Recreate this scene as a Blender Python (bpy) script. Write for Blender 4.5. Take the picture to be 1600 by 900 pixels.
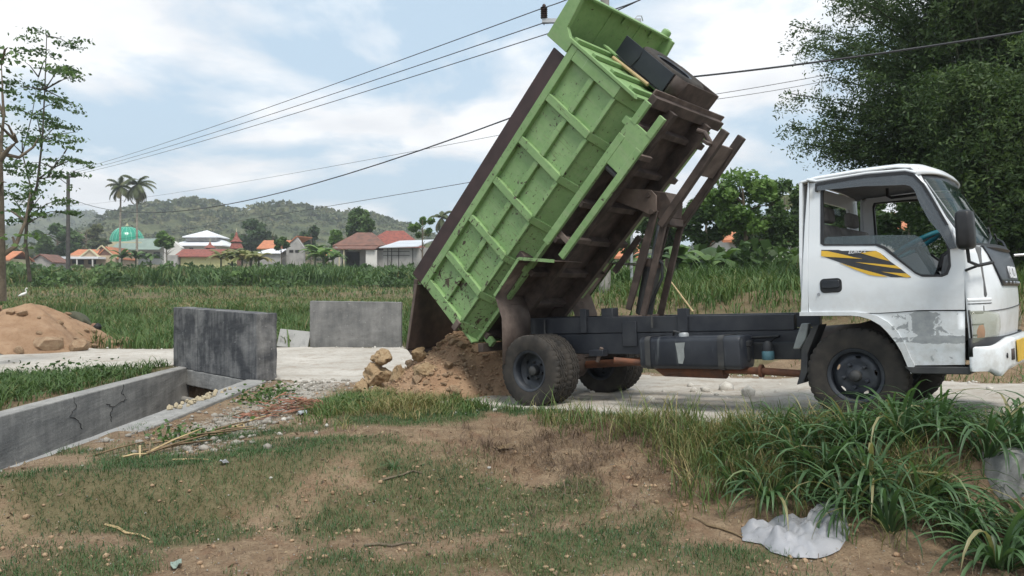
import bpy, bmesh, math, random
import numpy as np
from mathutils import Vector, Matrix, geometry, noise as mnoise

for o in list(bpy.data.objects):
    bpy.data.objects.remove(o)
scene = bpy.context.scene
COL = scene.collection
rng = np.random.default_rng(7)
random.seed(7)
R = math.radians

# ------------------------------------------------------------------ camera
CAMZ = 1.4
FPX = 1190.0
cam_d = bpy.data.cameras.new('camera')
cam_d.sensor_width = 36.0
cam_d.lens = 36.0 * FPX / 1600.0
cam_d.clip_start = 0.05
cam_d.clip_end = 6000.0
cam = bpy.data.objects.new('camera', cam_d)
cam.location = (0, 0, CAMZ)
cam.rotation_euler = (R(90.0), 0, 0)
COL.objects.link(cam)
scene.camera = cam

# ------------------------------------------------------------------ sky + sun
SUN_EL, SUN_AZ = 60.0, 160.0            # azimuth clockwise from +Y: behind the camera, a little right
world = bpy.data.worlds.new('World')
scene.world = world
world.use_nodes = True
wt = world.node_tree
wt.nodes.clear()
def wn(t, **k):
    n = wt.nodes.new(t)
    for a, b in k.items():
        setattr(n, a, b)
    return n
w_out = wn('ShaderNodeOutputWorld')
w_bg = wn('ShaderNodeBackground')
w_sky = wn('ShaderNodeTexSky')
w_sky.sky_type = 'NISHITA'
w_sky.sun_disc = False
w_sky.sun_elevation = R(SUN_EL)
w_sky.sun_rotation = R(SUN_AZ)
w_sky.air_density = 1.0
w_sky.dust_density = 2.0
w_sky.ozone_density = 1.0
w_tc = wn('ShaderNodeTexCoord')
# project the view direction on a cloud layer: dir.xy / (dir.z + k)
w_sep = wn('ShaderNodeSeparateXYZ')
w_add = wn('ShaderNodeMath', operation='ADD'); w_add.inputs[1].default_value = 0.22
w_abs = wn('ShaderNodeMath', operation='ABSOLUTE')
w_dx = wn('ShaderNodeMath', operation='DIVIDE')
w_dy = wn('ShaderNodeMath', operation='DIVIDE')
w_cmb = wn('ShaderNodeCombineXYZ')
L = wt.links.new
L(w_tc.outputs['Generated'], w_sep.inputs[0])
L(w_sep.outputs['Z'], w_abs.inputs[0]); L(w_abs.outputs[0], w_add.inputs[0])
L(w_sep.outputs['X'], w_dx.inputs[0]); L(w_add.outputs[0], w_dx.inputs[1])
L(w_sep.outputs['Y'], w_dy.inputs[0]); L(w_add.outputs[0], w_dy.inputs[1])
L(w_dx.outputs[0], w_cmb.inputs[0]); L(w_dy.outputs[0], w_cmb.inputs[1])
w_map = wn('ShaderNodeMapping'); w_map.inputs['Location'].default_value = (3.1, 1.35, 0.0)
L(w_cmb.outputs[0], w_map.inputs[0])
w_n1 = wn('ShaderNodeTexNoise'); w_n1.inputs['Scale'].default_value = 1.55; w_n1.inputs['Detail'].default_value = 7.0
w_n1.inputs['Roughness'].default_value = 0.55; w_n1.inputs['Distortion'].default_value = 0.25
L(w_map.outputs[0], w_n1.inputs['Vector'])
w_r1 = wn('ShaderNodeValToRGB')
w_r1.color_ramp.elements[0].position = 0.44; w_r1.color_ramp.elements[0].color = (0, 0, 0, 1)
w_r1.color_ramp.elements[1].position = 0.575; w_r1.color_ramp.elements[1].color = (1, 1, 1, 1)
L(w_n1.outputs['Fac'], w_r1.inputs[0])
# thick parts of the clouds are greyer
w_n2 = wn('ShaderNodeTexNoise'); w_n2.inputs['Scale'].default_value = 2.3; w_n2.inputs['Detail'].default_value = 6.0
L(w_map.outputs[0], w_n2.inputs['Vector'])
w_r2 = wn('ShaderNodeValToRGB')
w_r2.color_ramp.elements[0].position = 0.34; w_r2.color_ramp.elements[0].color = (7.8, 7.8, 7.8, 1)
w_r2.color_ramp.elements[1].position = 0.62; w_r2.color_ramp.elements[1].color = (5.9, 6.0, 6.2, 1)
L(w_n2.outputs['Fac'], w_r2.inputs[0])
w_pale = wn('ShaderNodeMixRGB'); w_pale.blend_type = 'MIX'; w_pale.inputs[0].default_value = 0.72
w_pale.inputs[2].default_value = (3.9, 5.05, 5.95, 1)
L(w_sky.outputs[0], w_pale.inputs[1])
w_mix = wn('ShaderNodeMixRGB'); w_mix.blend_type = 'MIX'
L(w_r1.outputs[0], w_mix.inputs[0]); L(w_pale.outputs[0], w_mix.inputs[1]); L(w_r2.outputs[0], w_mix.inputs[2])
L(w_mix.outputs[0], w_bg.inputs['Color'])
w_bg.inputs['Strength'].default_value = 0.12
L(w_bg.outputs[0], w_out.inputs['Surface'])

sun_d = bpy.data.lights.new('sun', 'SUN')
sun_d.energy = 2.6
sun_d.angle = R(18.0)
sun_d.color = (1.0, 0.95, 0.87)
sun = bpy.data.objects.new('sun', sun_d)
_az, _el = R(SUN_AZ), R(SUN_EL)
_sd = Vector((math.sin(_az) * math.cos(_el), math.cos(_az) * math.cos(_el), math.sin(_el)))
sun.rotation_euler = _sd.to_track_quat('Z', 'Y').to_euler()
sun.location = (0, 0, 60)
COL.objects.link(sun)

scene.view_settings.view_transform = 'Standard'
scene.view_settings.look = 'None'
scene.view_settings.exposure = 0.52
scene.view_settings.gamma = 1.0
scene.view_settings.use_curve_mapping = False
scene.cycles.use_denoising = True
scene.cycles.max_bounces = 8
scene.cycles.transparent_max_bounces = 16
scene.cycles.volume_bounces = 0

# ------------------------------------------------------------------ pixel helpers (photo pixels 1600 x 900)
def G(px, py, z=0.0):
    """point of height z that shows at a photo pixel below the horizon"""
    d = (CAMZ - z) * FPX / (py - 450.0)
    return Vector(((px - 800.0) * d / FPX, d, z))
def D(px, py, dep):
    """point at depth dep seen at a photo pixel"""
    return Vector(((px - 800.0) * dep / FPX, dep, CAMZ - (py - 450.0) * dep / FPX))

TYAW, TPIT = -0.69909, 0.05533
TPOS = Vector((3.36308, 6.89725, CAMZ - 1.12273))
TROT = Matrix.Rotation(TYAW, 3, 'Z') @ Matrix.Rotation(-TPIT, 3, 'Y')
TROTI = TROT.transposed()
TMAT = Matrix.Translation(TPOS) @ TROT.to_4x4()
def T(px, py, Y):
    """x, z in truck coordinates on its lengthwise plane y = Y"""
    d = TROTI @ Vector(((px - 800.0) / FPX, 1.0, -(py - 450.0) / FPX))
    o = TROTI @ (Vector((0, 0, CAMZ)) - TPOS)
    t = (Y - o.y) / d.y
    return (o.x + d.x * t, o.z + d.z * t)
WB, WR = 3.371, 0.398

# ------------------------------------------------------------------ materials
MATS = {}
class NT:
    def __init__(s, name):
        s.m = bpy.data.materials.new(name); s.m.use_nodes = True
        s.t = s.m.node_tree; s.t.nodes.clear()
        s.out = s.n('ShaderNodeOutputMaterial')
    def n(s, t, **k):
        x = s.t.nodes.new(t)
        for a, b in k.items(): setattr(x, a, b)
        return x
    def l(s, a, b): s.t.links.new(a, b)
    def coord(s, kind='Object'):
        return s.n('ShaderNodeTexCoord').outputs[kind]
    def pos(s): return s.n('ShaderNodeNewGeometry').outputs['Position']
    def noise(s, vec, scale, detail=5.0, rough=0.55, dist=0.0):
        x = s.n('ShaderNodeTexNoise'); x.inputs['Scale'].default_value = scale
        x.inputs['Detail'].default_value = detail; x.inputs['Roughness'].default_value = rough
        x.inputs['Distortion'].default_value = dist
        if vec is not None: s.l(vec, x.inputs['Vector'])
        return x.outputs['Fac']
    def voro(s, vec, scale, feature='F1', out='Distance', rnd=1.0):
        x = s.n('ShaderNodeTexVoronoi'); x.feature = feature; x.inputs['Scale'].default_value = scale
        x.inputs['Randomness'].default_value = rnd
        s.l(vec, x.inputs['Vector'])
        return x.outputs[out]
    def ramp(s, fac, stops):
        x = s.n('ShaderNodeValToRGB'); e = x.color_ramp.elements
        while len(e) < len(stops): e.new(0.5)
        for i, (p, c) in enumerate(stops):
            e[i].position = p
            e[i].color = (c, c, c, 1) if isinstance(c, (int, float)) else (*c, 1)
        s.l(fac, x.inputs[0])
        return x.outputs[0]
    def mix(s, fac, a, b, mode='MIX'):
        x = s.n('ShaderNodeMixRGB'); x.blend_type = mode
        for i, v in ((0, fac), (1, a), (2, b)):
            if isinstance(v, (int, float)): x.inputs[i].default_value = v if i == 0 else (v, v, v, 1)
            elif isinstance(v, tuple): x.inputs[i].default_value = (*v, 1)
            else: s.l(v, x.inputs[i])
        return x.outputs[0]
    def math(s, op, a, b=0.0):
        x = s.n('ShaderNodeMath', operation=op)
        for i, v in ((0, a), (1, b)):
            if isinstance(v, (int, float)): x.inputs[i].default_value = v
            else: s.l(v, x.inputs[i])
        return x.outputs[0]
    def attr(s, name):
        x = s.n('ShaderNodeAttribute'); x.attribute_name = name
        return x.outputs['Fac']
    def sep(s, v):
        x = s.n('ShaderNodeSeparateXYZ'); s.l(v, x.inputs[0]); return x.outputs
    def scale(s, v, sc):
        x = s.n('ShaderNodeMapping'); x.inputs['Scale'].default_value = sc; s.l(v, x.inputs[0]); return x.outputs[0]
    def bump(s, h, strength=0.3, dist=0.01):
        x = s.n('ShaderNodeBump'); x.inputs['Strength'].default_value = strength; x.inputs['Distance'].default_value = dist
        s.l(h, x.inputs['Height']); return x.outputs[0]
    def bsdf(s, color, rough=0.6, metal=0.0, normal=None, spec=0.5, **k):
        x = s.n('ShaderNodeBsdfPrincipled')
        def put(name, v):
            if isinstance(v, (int, float)): x.inputs[name].default_value = v
            elif isinstance(v, tuple): x.inputs[name].default_value = (*v, 1) if len(v) == 3 else v
            else: s.l(v, x.inputs[name])
        put('Base Color', color); put('Roughness', rough); put('Metallic', metal); put('Specular IOR Level', spec)
        for a, b in k.items(): put(a.replace('_', ' '), b)
        if normal is not None: s.l(normal, x.inputs['Normal'])
        s.b = x
        return x
    def done(s, shader=None):
        s.l((shader or s.b).outputs[0], s.out.inputs['Surface'])
        MATS[s.m.name] = s.m
        return s.m

def simple(name, col, col2=None, scale=12.0, rough=0.6, metal=0.0, bump=0.15, bd=0.004, spec=0.4, lo=0.4, hi=0.65, detail=6, coat=0.0):
    t = NT(name); v = t.coord()
    n = t.noise(v, scale, detail)
    c = t.mix(t.ramp(n, [(lo, 0.0), (hi, 1.0)]), col, col2 or tuple(x * 0.8 for x in col))
    n2 = t.noise(v, scale * 5, 4)
    t.bsdf(c, rough, metal, t.bump(n2, bump, bd), spec, Coat_Weight=coat)
    return t.done()

def make_paint_green():
    t = NT('green_paint'); v = t.coord()
    base = t.mix(t.ramp(t.noise(v, 2.6, 6), [(0.35, 0.0), (0.7, 1.0)]), (0.18, 0.30, 0.118), (0.235, 0.37, 0.158))
    base = t.mix(t.ramp(t.noise(t.scale(v, (1, 1, 1)), 16, 6, 0.7), [(0.46, 0.0), (0.72, 0.55)]), base, (0.14, 0.26, 0.10))
    # more flaking towards the tail of the bed (x = 0) and less at the front
    x = t.sep(v)[0]
    wear = t.n('ShaderNodeMapRange'); wear.inputs[1].default_value = 0.0; wear.inputs[2].default_value = 3.4
    wear.inputs[3].default_value = 0.065; wear.inputs[4].default_value = -0.012
    t.l(x, wear.inputs[0])
    ch = t.math('ADD', t.noise(t.scale(v, (1.0, 1.0, 1.5)), 21.0, 3, 0.62, 0.4), wear.outputs[0])
    chips = t.ramp(ch, [(0.655, 0.0), (0.672, 1.0)])
    ch2 = t.math('ADD', t.noise(v, 7.0, 8, 0.72, 0.7), wear.outputs[0])
    chips2 = t.ramp(ch2, [(0.645, 0.0), (0.668, 1.0)])
    chips = t.math('MULTIPLY', chips, t.ramp(t.noise(v, 1.7, 4), [(0.40, 0.15), (0.56, 1.0)]))
    chips = t.math('MAXIMUM', chips, chips2)
    rust = t.mix(t.noise(v, 30, 3), (0.020, 0.014, 0.011), (0.075, 0.045, 0.032))
    c = t.mix(chips, base, rust)
    # rust runs and scrapes along the height of the bed, gathered in places
    big = t.ramp(t.noise(v, 1.1, 3), [(0.48, 0.0), (0.62, 1.0)])
    run = t.ramp(t.noise(t.scale(v, (16, 16, 1.4)), 2.4, 5, 0.65), [(0.58, 0.0), (0.68, 0.8)])
    c = t.mix(t.math('MULTIPLY', big, run), c, (0.105, 0.085, 0.045))
    scr = t.ramp(t.noise(t.scale(v, (1.6, 1.6, 20)), 2.0, 4, 0.6), [(0.69, 0.0), (0.71, 0.9)])
    c = t.mix(scr, c, (0.30, 0.40, 0.25))
    # thin dust streaks along the height
    st = t.ramp(t.noise(t.scale(v, (9, 9, 1.0)), 3.0, 4), [(0.5, 0.0), (0.75, 0.30)])
    c = t.mix(st, c, (0.30, 0.33, 0.22))
    h = t.math('SUBTRACT', t.noise(v, 4.5, 3), t.math('MULTIPLY', chips, 0.25))
    t.bsdf(c, t.ramp(t.noise(v, 9, 4), [(0.3, 0.42), (0.7, 0.62)]), 0.0, t.bump(h, 0.28, 0.02), 0.4)
    return t.done()

def make_white_paint():
    t = NT('white_paint'); v = t.coord(); xyz = t.sep(v)
    base = t.mix(t.ramp(t.noise(v, 3.0, 5), [(0.35, 0.0), (0.7, 1.0)]), (0.66, 0.70, 0.73), (0.735, 0.765, 0.785))
    # grime low down and scratches
    gr = t.n('ShaderNodeMapRange'); gr.inputs[1].default_value = 0.40; gr.inputs[2].default_value = 1.25
    gr.inputs[3].default_value = 0.55; gr.inputs[4].default_value = 0.0
    t.l(xyz[2], gr.inputs[0])
    g = t.math('MULTIPLY', gr.outputs[0], t.ramp(t.noise(v, 11, 6, 0.65), [(0.4, 0.0), (0.62, 1.0)]))
    c = t.mix(g, base, (0.40, 0.385, 0.35))
    # peeled patch on the lower side: grey primer with hard edges
    def band(s, a, b, soft):
        up = t.n('ShaderNodeMapRange'); up.interpolation_type = 'SMOOTHSTEP'; up.inputs[1].default_value = a - soft; up.inputs[2].default_value = a + soft
        t.l(s, up.inputs[0])
        dn = t.n('ShaderNodeMapRange'); dn.interpolation_type = 'SMOOTHSTEP'; dn.inputs[1].default_value = b - soft; dn.inputs[2].default_value = b + soft
        dn.inputs[3].default_value = 1.0; dn.inputs[4].default_value = 0.0
        t.l(s, dn.inputs[0])
        return t.math('MULTIPLY', up.outputs[0], dn.outputs[0])
    near = t.math('LESS_THAN', xyz[1], -0.5)
    m1 = t.math('MULTIPLY', band(xyz[0], 0.28, 0.62, 0.10), band(xyz[2], 0.72, 0.92, 0.04))
    m2 = t.math('MULTIPLY', band(xyz[0], 0.30, 0.84, 0.04), band(xyz[2], 0.665, 0.715, 0.012))
    m3 = t.math('MULTIPLY', band(xyz[0], 0.5, 0.84, 0.05), band(xyz[2], 0.50, 0.92, 0.04))
    pn = t.noise(v, 13.0, 6, 0.6, 0.9)
    peel = t.math('ADD', t.math('MULTIPLY', m1, 0.50), t.math('ADD', t.math('MULTIPLY', m2, 0.50), t.math('MULTIPLY', m3, 0.42)))
    peel = t.math('MULTIPLY', peel, near)
    pm = t.ramp(t.math('MULTIPLY', peel, pn), [(0.245, 0.0), (0.262, 1.0)])
    prim = t.mix(t.noise(v, 26, 5), (0.20, 0.22, 0.24), (0.42, 0.44, 0.44))
    c = t.mix(pm, c, prim)
    # flakes on the roof
    top = t.math('GREATER_THAN', xyz[2], 2.03)
    fl = t.math('MULTIPLY', top, t.ramp(t.noise(v, 8.0, 6, 0.7), [(0.60, 0.0), (0.63, 1.0)]))
    c = t.mix(fl, c, (0.28, 0.27, 0.25))
    h = t.math('SUBTRACT', t.noise(v, 2.2, 2), t.math('MULTIPLY', pm, 0.2))
    t.bsdf(c, t.math('ADD', t.math('MULTIPLY', pm, 0.3), 0.28), 0.0, t.bump(h, 0.10, 0.02), 0.5, Coat_Weight=0.25)
    return t.done()

def make_concrete(name, dark=0.5, lo=0.36, hi=0.60, pale=(0.36, 0.355, 0.345), drk=(0.085, 0.09, 0.10), streak=True):
    t = NT(name); v = t.coord()
    n = t.noise(v, 2.2, 8, 0.6, 0.35)
    if streak:
        n = t.math('ADD', t.math('MULTIPLY', n, 0.7), t.math('MULTIPLY', t.noise(t.scale(v, (7, 7, 0.7)), 2.0, 5), 0.3))
    c = t.mix(t.ramp(n, [(lo, 1.0), (hi, 0.0)]), pale, drk)
    sp = t.ramp(t.noise(v, 15, 6, 0.7), [(0.63, 0.0), (0.68, 0.55)])
    c = t.mix(sp, c, (0.42, 0.42, 0.41))
    c = t.mix(t.ramp(t.noise(v, 60, 3), [(0.3, 0.25), (0.7, 0.0)]), c, (0.12, 0.12, 0.115))
    h = t.math('ADD', t.noise(v, 30, 6, 0.7), t.math('MULTIPLY', t.noise(v, 5, 3), 0.6))
    t.bsdf(c, 0.9, 0.0, t.bump(h, 0.5, 0.012), 0.25)
    return t.done()

def make_foliage(name, stops, trans=0.25, rough=0.55, spec=0.3):
    t = NT(name)
    c = t.ramp(t.attr('tint'), stops)
    b = t.bsdf(c, rough, 0.0, None, spec)
    tr = t.n('ShaderNodeBsdfTranslucent'); t.l(t.mix(1.0, c, (1.15, 1.25, 0.7), 'MULTIPLY'), tr.inputs[0])
    mx = t.n('ShaderNodeMixShader'); mx.inputs[0].default_value = trans
    t.l(b.outputs[0], mx.inputs[1]); t.l(tr.outputs[0], mx.inputs[2])
    return t.done(mx)

make_paint_green(); make_white_paint()
make_concrete('concrete_dark', lo=0.46, hi=0.64, pale=(0.225, 0.223, 0.22), drk=(0.052, 0.055, 0.062)); make_concrete('concrete_side', lo=0.34, hi=0.62, pale=(0.34, 0.335, 0.32), drk=(0.185, 0.185, 0.182))
make_concrete('concrete_grey', lo=0.34, hi=0.62, pale=(0.235, 0.232, 0.226), drk=(0.105, 0.107, 0.108))
make_concrete('concrete_pale', lo=0.25, hi=0.48, pale=(0.33, 0.33, 0.32), drk=(0.15, 0.15, 0.15), streak=False)
simple('brown_board', (0.052, 0.030, 0.029), (0.036, 0.022, 0.021), 5, 0.55, bump=0.1)
simple('gate_steel', (0.030, 0.020, 0.018), (0.052, 0.034, 0.028), 9, 0.6, 0.0, bump=0.3)
simple('rust_dark', (0.048, 0.036, 0.031), (0.095, 0.071, 0.060), 7, 0.7, bump=0.25)
simple('rust_brown', (0.095, 0.071, 0.060), (0.165, 0.128, 0.108), 6, 0.7, bump=0.25)
simple('rust_red', (0.16, 0.065, 0.035), (0.085, 0.045, 0.032), 9, 0.75, bump=0.3)
simple('chassis_black', (0.013, 0.016, 0.023), (0.034, 0.037, 0.043), 4, 0.5, bump=0.12, spec=0.5)
simple('black_dust', (0.030, 0.032, 0.036), (0.060, 0.060, 0.058), 6, 0.6, bump=0.2)
simple('black_plastic', (0.014, 0.015, 0.017), (0.022, 0.023, 0.025), 14, 0.45, bump=0.1)
simple('mask_black', (0.016, 0.020, 0.026), (0.024, 0.028, 0.034), 6, 0.35, bump=0.05)
simple('rubber', (0.026, 0.026, 0.027), (0.050, 0.048, 0.046), 9, 0.85, bump=0.25, spec=0.25)
simple('rubber_worn', (0.034, 0.032, 0.030), (0.062, 0.055, 0.048), 7, 0.9, bump=0.25, spec=0.2)
simple('rim_blue', (0.028, 0.033, 0.043), (0.054, 0.059, 0.067), 8, 0.5, 0.2, bump=0.15)
simple('steel_bright', (0.45, 0.47, 0.5), (0.34, 0.35, 0.37), 10, 0.3, 0.9, bump=0.05)
simple('yellow_decal', (0.68, 0.42, 0.035), (0.60, 0.38, 0.05), 20, 0.4, bump=0.03)
simple('dark_decal', (0.030, 0.032, 0.037), (0.042, 0.044, 0.048), 20, 0.4, bump=0.03)
simple('white_letter', (0.74, 0.76, 0.78), (0.66, 0.68, 0.70), 20, 0.4, bump=0.02)
simple('plate_yellow', (0.62, 0.40, 0.04), (0.50, 0.33, 0.05), 14, 0.45, bump=0.05)
simple('seat_grey', (0.13, 0.125, 0.12), (0.20, 0.19, 0.18), 9, 0.9, bump=0.3)
simple('cabin_trim', (0.16, 0.165, 0.17), (0.11, 0.115, 0.12), 5, 0.8, bump=0.1)
simple('teal_cover', (0.010, 0.14, 0.19), (0.02, 0.19, 0.24), 12, 0.5, bump=0.2)
simple('grey_primer', (0.30, 0.32, 0.31), (0.22, 0.235, 0.235), 10, 0.6, bump=0.1)
simple('filter_blue', (0.10, 0.22, 0.26), (0.07, 0.14, 0.17), 12, 0.5, bump=0.1)
simple('bamboo_dry', (0.46, 0.35, 0.19), (0.34, 0.25, 0.13), 9, 0.7, bump=0.2)
simple('dry_stalk', (0.21, 0.15, 0.085), (0.12, 0.085, 0.05), 7, 0.85, bump=0.2)
simple('red_wood', (0.30, 0.145, 0.095), (0.19, 0.095, 0.065), 9, 0.85, bump=0.3)
simple('white_plastic', (0.31, 0.315, 0.335), (0.23, 0.235, 0.25), 3.5, 0.45, bump=0.25, bd=0.01)
simple('pole_concrete', (0.27, 0.26, 0.24), (0.19, 0.185, 0.17), 3, 0.9, bump=0.3)
simple('pole_dark', (0.060, 0.056, 0.054), (0.095, 0.088, 0.082), 3, 0.8, bump=0.2)
simple('wire', (0.030, 0.032, 0.036), (0.05, 0.05, 0.055), 1, 0.6, bump=0.0)
simple('galvanised', (0.40, 0.42, 0.44), (0.30, 0.32, 0.33), 4, 0.5, 0.3, bump=0.1)
simple('insulator', (0.035, 0.022, 0.020), (0.05, 0.03, 0.027), 8, 0.25, bump=0.0)
simple('bark', (0.15, 0.12, 0.085), (0.085, 0.068, 0.05), 5, 0.95, bump=0.6, bd=0.02)
simple('bark_dark', (0.055, 0.047, 0.036), (0.09, 0.078, 0.06), 6, 0.95, bump=0.6, bd=0.02)
simple('bark_pale', (0.30, 0.27, 0.22), (0.20, 0.18, 0.145), 4, 0.95, bump=0.5, bd=0.02)
simple('culm', (0.055, 0.066, 0.028), (0.035, 0.042, 0.02), 4, 0.6, bump=0.1)
simple('wall_white', (0.62, 0.61, 0.58), (0.52, 0.51, 0.48), 0.5, 0.9, bump=0.1)
simple('wall_cream', (0.50, 0.46, 0.30), (0.44, 0.41, 0.27), 0.5, 0.9, bump=0.1)
simple('wall_tan', (0.43, 0.34, 0.24), (0.36, 0.28, 0.20), 0.6, 0.9, bump=0.1)
simple('wall_block', (0.36, 0.35, 0.335), (0.25, 0.245, 0.235), 0.9, 0.95, bump=0.3)
simple('wall_yellow', (0.58, 0.56, 0.27), (0.52, 0.50, 0.26), 0.5, 0.9, bump=0.1)
simple('tile_orange', (0.50, 0.20, 0.10), (0.37, 0.145, 0.08), 1.6, 0.85, bump=0.4, bd=0.05)
simple('tile_red', (0.27, 0.085, 0.062), (0.15, 0.055, 0.045), 2.4, 0.85, bump=0.4, bd=0.05)
simple('tile_brown', (0.19, 0.095, 0.070), (0.12, 0.070, 0.055), 1.4, 0.85, bump=0.4, bd=0.05)
simple('roof_white', (0.70, 0.72, 0.75), (0.60, 0.62, 0.66), 0.4, 0.5, bump=0.05)
simple('roof_metal', (0.56, 0.59, 0.62), (0.47, 0.50, 0.53), 0.7, 0.45, 0.2, bump=0.05)
simple('roof_greygreen', (0.21, 0.27, 0.23), (0.17, 0.22, 0.19), 0.7, 0.6, bump=0.05)
simple('dome_green', (0.006, 0.24, 0.15), (0.008, 0.29, 0.18), 0.8, 0.2, bump=0.0, spec=0.6)
simple('dome_rib', (0.10, 0.40, 0.28), (0.12, 0.44, 0.30), 0.8, 0.3, bump=0.0)
simple('dark_opening', (0.018, 0.017, 0.016), (0.03, 0.028, 0.026), 1.0, 0.9, bump=0.0)
simple('window_dark', (0.030, 0.034, 0.038), (0.05, 0.055, 0.06), 1.0, 0.2, bump=0.0)
simple('shirt_olive', (0.060, 0.062, 0.040), (0.082, 0.084, 0.055), 8, 0.9, bump=0.4)
simple('trousers_dark', (0.022, 0.024, 0.032), (0.035, 0.037, 0.045), 8, 0.9, bump=0.3)
simple('skin', (0.22, 0.12, 0.075), (0.19, 0.10, 0.063), 8, 0.6, bump=0.05)
simple('hair_black', (0.008, 0.008, 0.009), (0.015, 0.014, 0.014), 30, 0.6, bump=0.3)
simple('feather_white', (0.74, 0.74, 0.72), (0.66, 0.66, 0.63), 8, 0.8, bump=0.1)
simple('beak_dark', (0.12, 0.09, 0.03), (0.09, 0.07, 0.03), 8, 0.5, bump=0.0)
simple('bark_strip', (0.33, 0.16, 0.105), (0.22, 0.11, 0.075), 12, 0.85, bump=0.3)
simple('pebble', (0.42, 0.36, 0.25), (0.30, 0.25, 0.17), 16, 0.9, bump=0.4)
def rock_mat(name, a, b, c2):
    t = NT(name); v = t.coord()
    c = t.mix(t.ramp(t.noise(v, 3.5, 7, 0.6), [(0.36, 0.0), (0.66, 1.0)]), a, b)
    c = t.mix(t.ramp(t.noise(v, 13, 6, 0.7), [(0.55, 0.0), (0.72, 0.7)]), c, c2)
    h = t.math('ADD', t.noise(v, 9, 8, 0.7), t.math('MULTIPLY', t.noise(v, 40, 4, 0.7), 0.3))
    t.bsdf(c, 0.95, 0.0, t.bump(h, 0.9, 0.04), 0.2)
    return t.done()
rock_mat('rock_tan', (0.37, 0.25, 0.145), (0.48, 0.36, 0.22), (0.27, 0.165, 0.09))
rock_mat('heap_soil', (0.265, 0.165, 0.100), (0.35, 0.235, 0.15), (0.205, 0.122, 0.072))
rock_mat('clod', (0.33, 0.215, 0.135), (0.46, 0.335, 0.22), (0.25, 0.155, 0.095))
rock_mat('limestone', (0.50, 0.48, 0.44), (0.62, 0.60, 0.55), (0.36, 0.33, 0.28))
rock_mat('rubble_grey', (0.27, 0.25, 0.22), (0.36, 0.34, 0.30), (0.17, 0.15, 0.12))

def glass_mat(name, col, alpha, rough=0.05):
    t = NT(name)
    tr = t.n('ShaderNodeBsdfTransparent')
    b = t.bsdf(col, rough, 0.0, None, 0.5)
    mx = t.n('ShaderNodeMixShader'); mx.inputs[0].default_value = alpha
    t.l(tr.outputs[0], mx.inputs[1]); t.l(b.outputs[0], mx.inputs[2])
    return t.done(mx)
glass_mat('window_glass', (0.10, 0.13, 0.14), 0.42)
glass_mat('clear_glass', (0.03, 0.05, 0.05), 0.16)
glass_mat('screen_glass', (0.012, 0.035, 0.032), 0.50)
glass_mat('visor_smoke', (0.10, 0.115, 0.13), 0.72, 0.25)
glass_mat('lamp_glass', (0.40, 0.42, 0.33), 0.30)
simple('lamp_olive', (0.25, 0.26, 0.18), (0.20, 0.21, 0.15), 6, 0.35, bump=0.05)
simple('lamp_amber', (0.62, 0.17, 0.03), (0.55, 0.14, 0.03), 20, 0.3, bump=0.1)
simple('lamp_reflector', (0.85, 0.87, 0.88), (0.75, 0.77, 0.78), 8, 0.15, 0.9, bump=0.05)
make_foliage('grass_blade', [(0.0, (0.046, 0.086, 0.027)), (0.35, (0.068, 0.128, 0.037)), (0.6, (0.105, 0.160, 0.050)), (0.8, (0.18, 0.18, 0.070)), (1.0, (0.33, 0.26, 0.13))])
make_foliage('turf_blade', [(0.0, (0.034, 0.075, 0.030)), (0.5, (0.062, 0.125, 0.045)), (0.85, (0.11, 0.155, 0.06)), (1.0, (0.26, 0.21, 0.12))])
make_foliage('tussock_blade', [(0.0, (0.045, 0.090, 0.036)), (0.5, (0.075, 0.145, 0.060)), (0.93, (0.105, 0.18, 0.075)), (1.0, (0.27, 0.235, 0.12))], 0.3, 0.45, 0.45)
make_foliage('dry_grass', [(0.0, (0.105, 0.074, 0.058)), (0.5, (0.19, 0.138, 0.098)), (1.0, (0.36, 0.285, 0.18))], 0.15, 0.8, 0.2)
make_foliage('field_blade', [(0.0, (0.044, 0.092, 0.028)), (0.5, (0.085, 0.150, 0.044)), (0.8, (0.150, 0.175, 0.064)), (1.0, (0.24, 0.19, 0.10))])
make_foliage('leaf_tree', [(0.0, (0.036, 0.068, 0.022)), (0.5, (0.068, 0.124, 0.038)), (1.0, (0.125, 0.20, 0.062))])
make_foliage('leaf_dark', [(0.0, (0.028, 0.052, 0.021)), (0.5, (0.050, 0.090, 0.032)), (1.0, (0.088, 0.138, 0.048))])
make_foliage('leaf_bamboo', [(0.0, (0.030, 0.056, 0.021)), (0.5, (0.060, 0.104, 0.034)), (1.0, (0.112, 0.165, 0.055))], 0.28)
make_foliage('leaf_light', [(0.0, (0.055, 0.11, 0.022)), (0.5, (0.10, 0.185, 0.04)), (1.0, (0.17, 0.26, 0.075))])
make_foliage('leaf_yellow', [(0.0, (0.10, 0.125, 0.035)), (0.5, (0.19, 0.20, 0.07)), (1.0, (0.32, 0.27, 0.13))])
make_foliage('leaf_palm', [(0.0, (0.050, 0.070, 0.028)), (0.6, (0.095, 0.115, 0.048)), (1.0, (0.20, 0.17, 0.085))])
make_foliage('leaf_hill', [(0.0, (0.042, 0.064, 0.026)), (0.5, (0.082, 0.105, 0.042)), (0.8, (0.135, 0.145, 0.062)), (1.0, (0.20, 0.185, 0.095))])

# ------------------------------------------------------------------ mesh helpers
def link(o, parent=None):
    COL.objects.link(o)
    if parent is not None: o.parent = parent
    return o
def tag(o, label=None, cat=None, group=None, kind=None):
    if label: o['label'] = label
    if cat: o['category'] = cat
    if group: o['group'] = group
    if kind: o['kind'] = kind
    return o
def empty(name, loc=(0, 0, 0), rz=0.0, label=None, cat=None, group=None):
    o = bpy.data.objects.new(name, None); o.empty_display_size = 0.2
    COL.objects.link(o); o.location = loc; o.rotation_euler = (0, 0, rz)
    return tag(o, label, cat, group)

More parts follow.
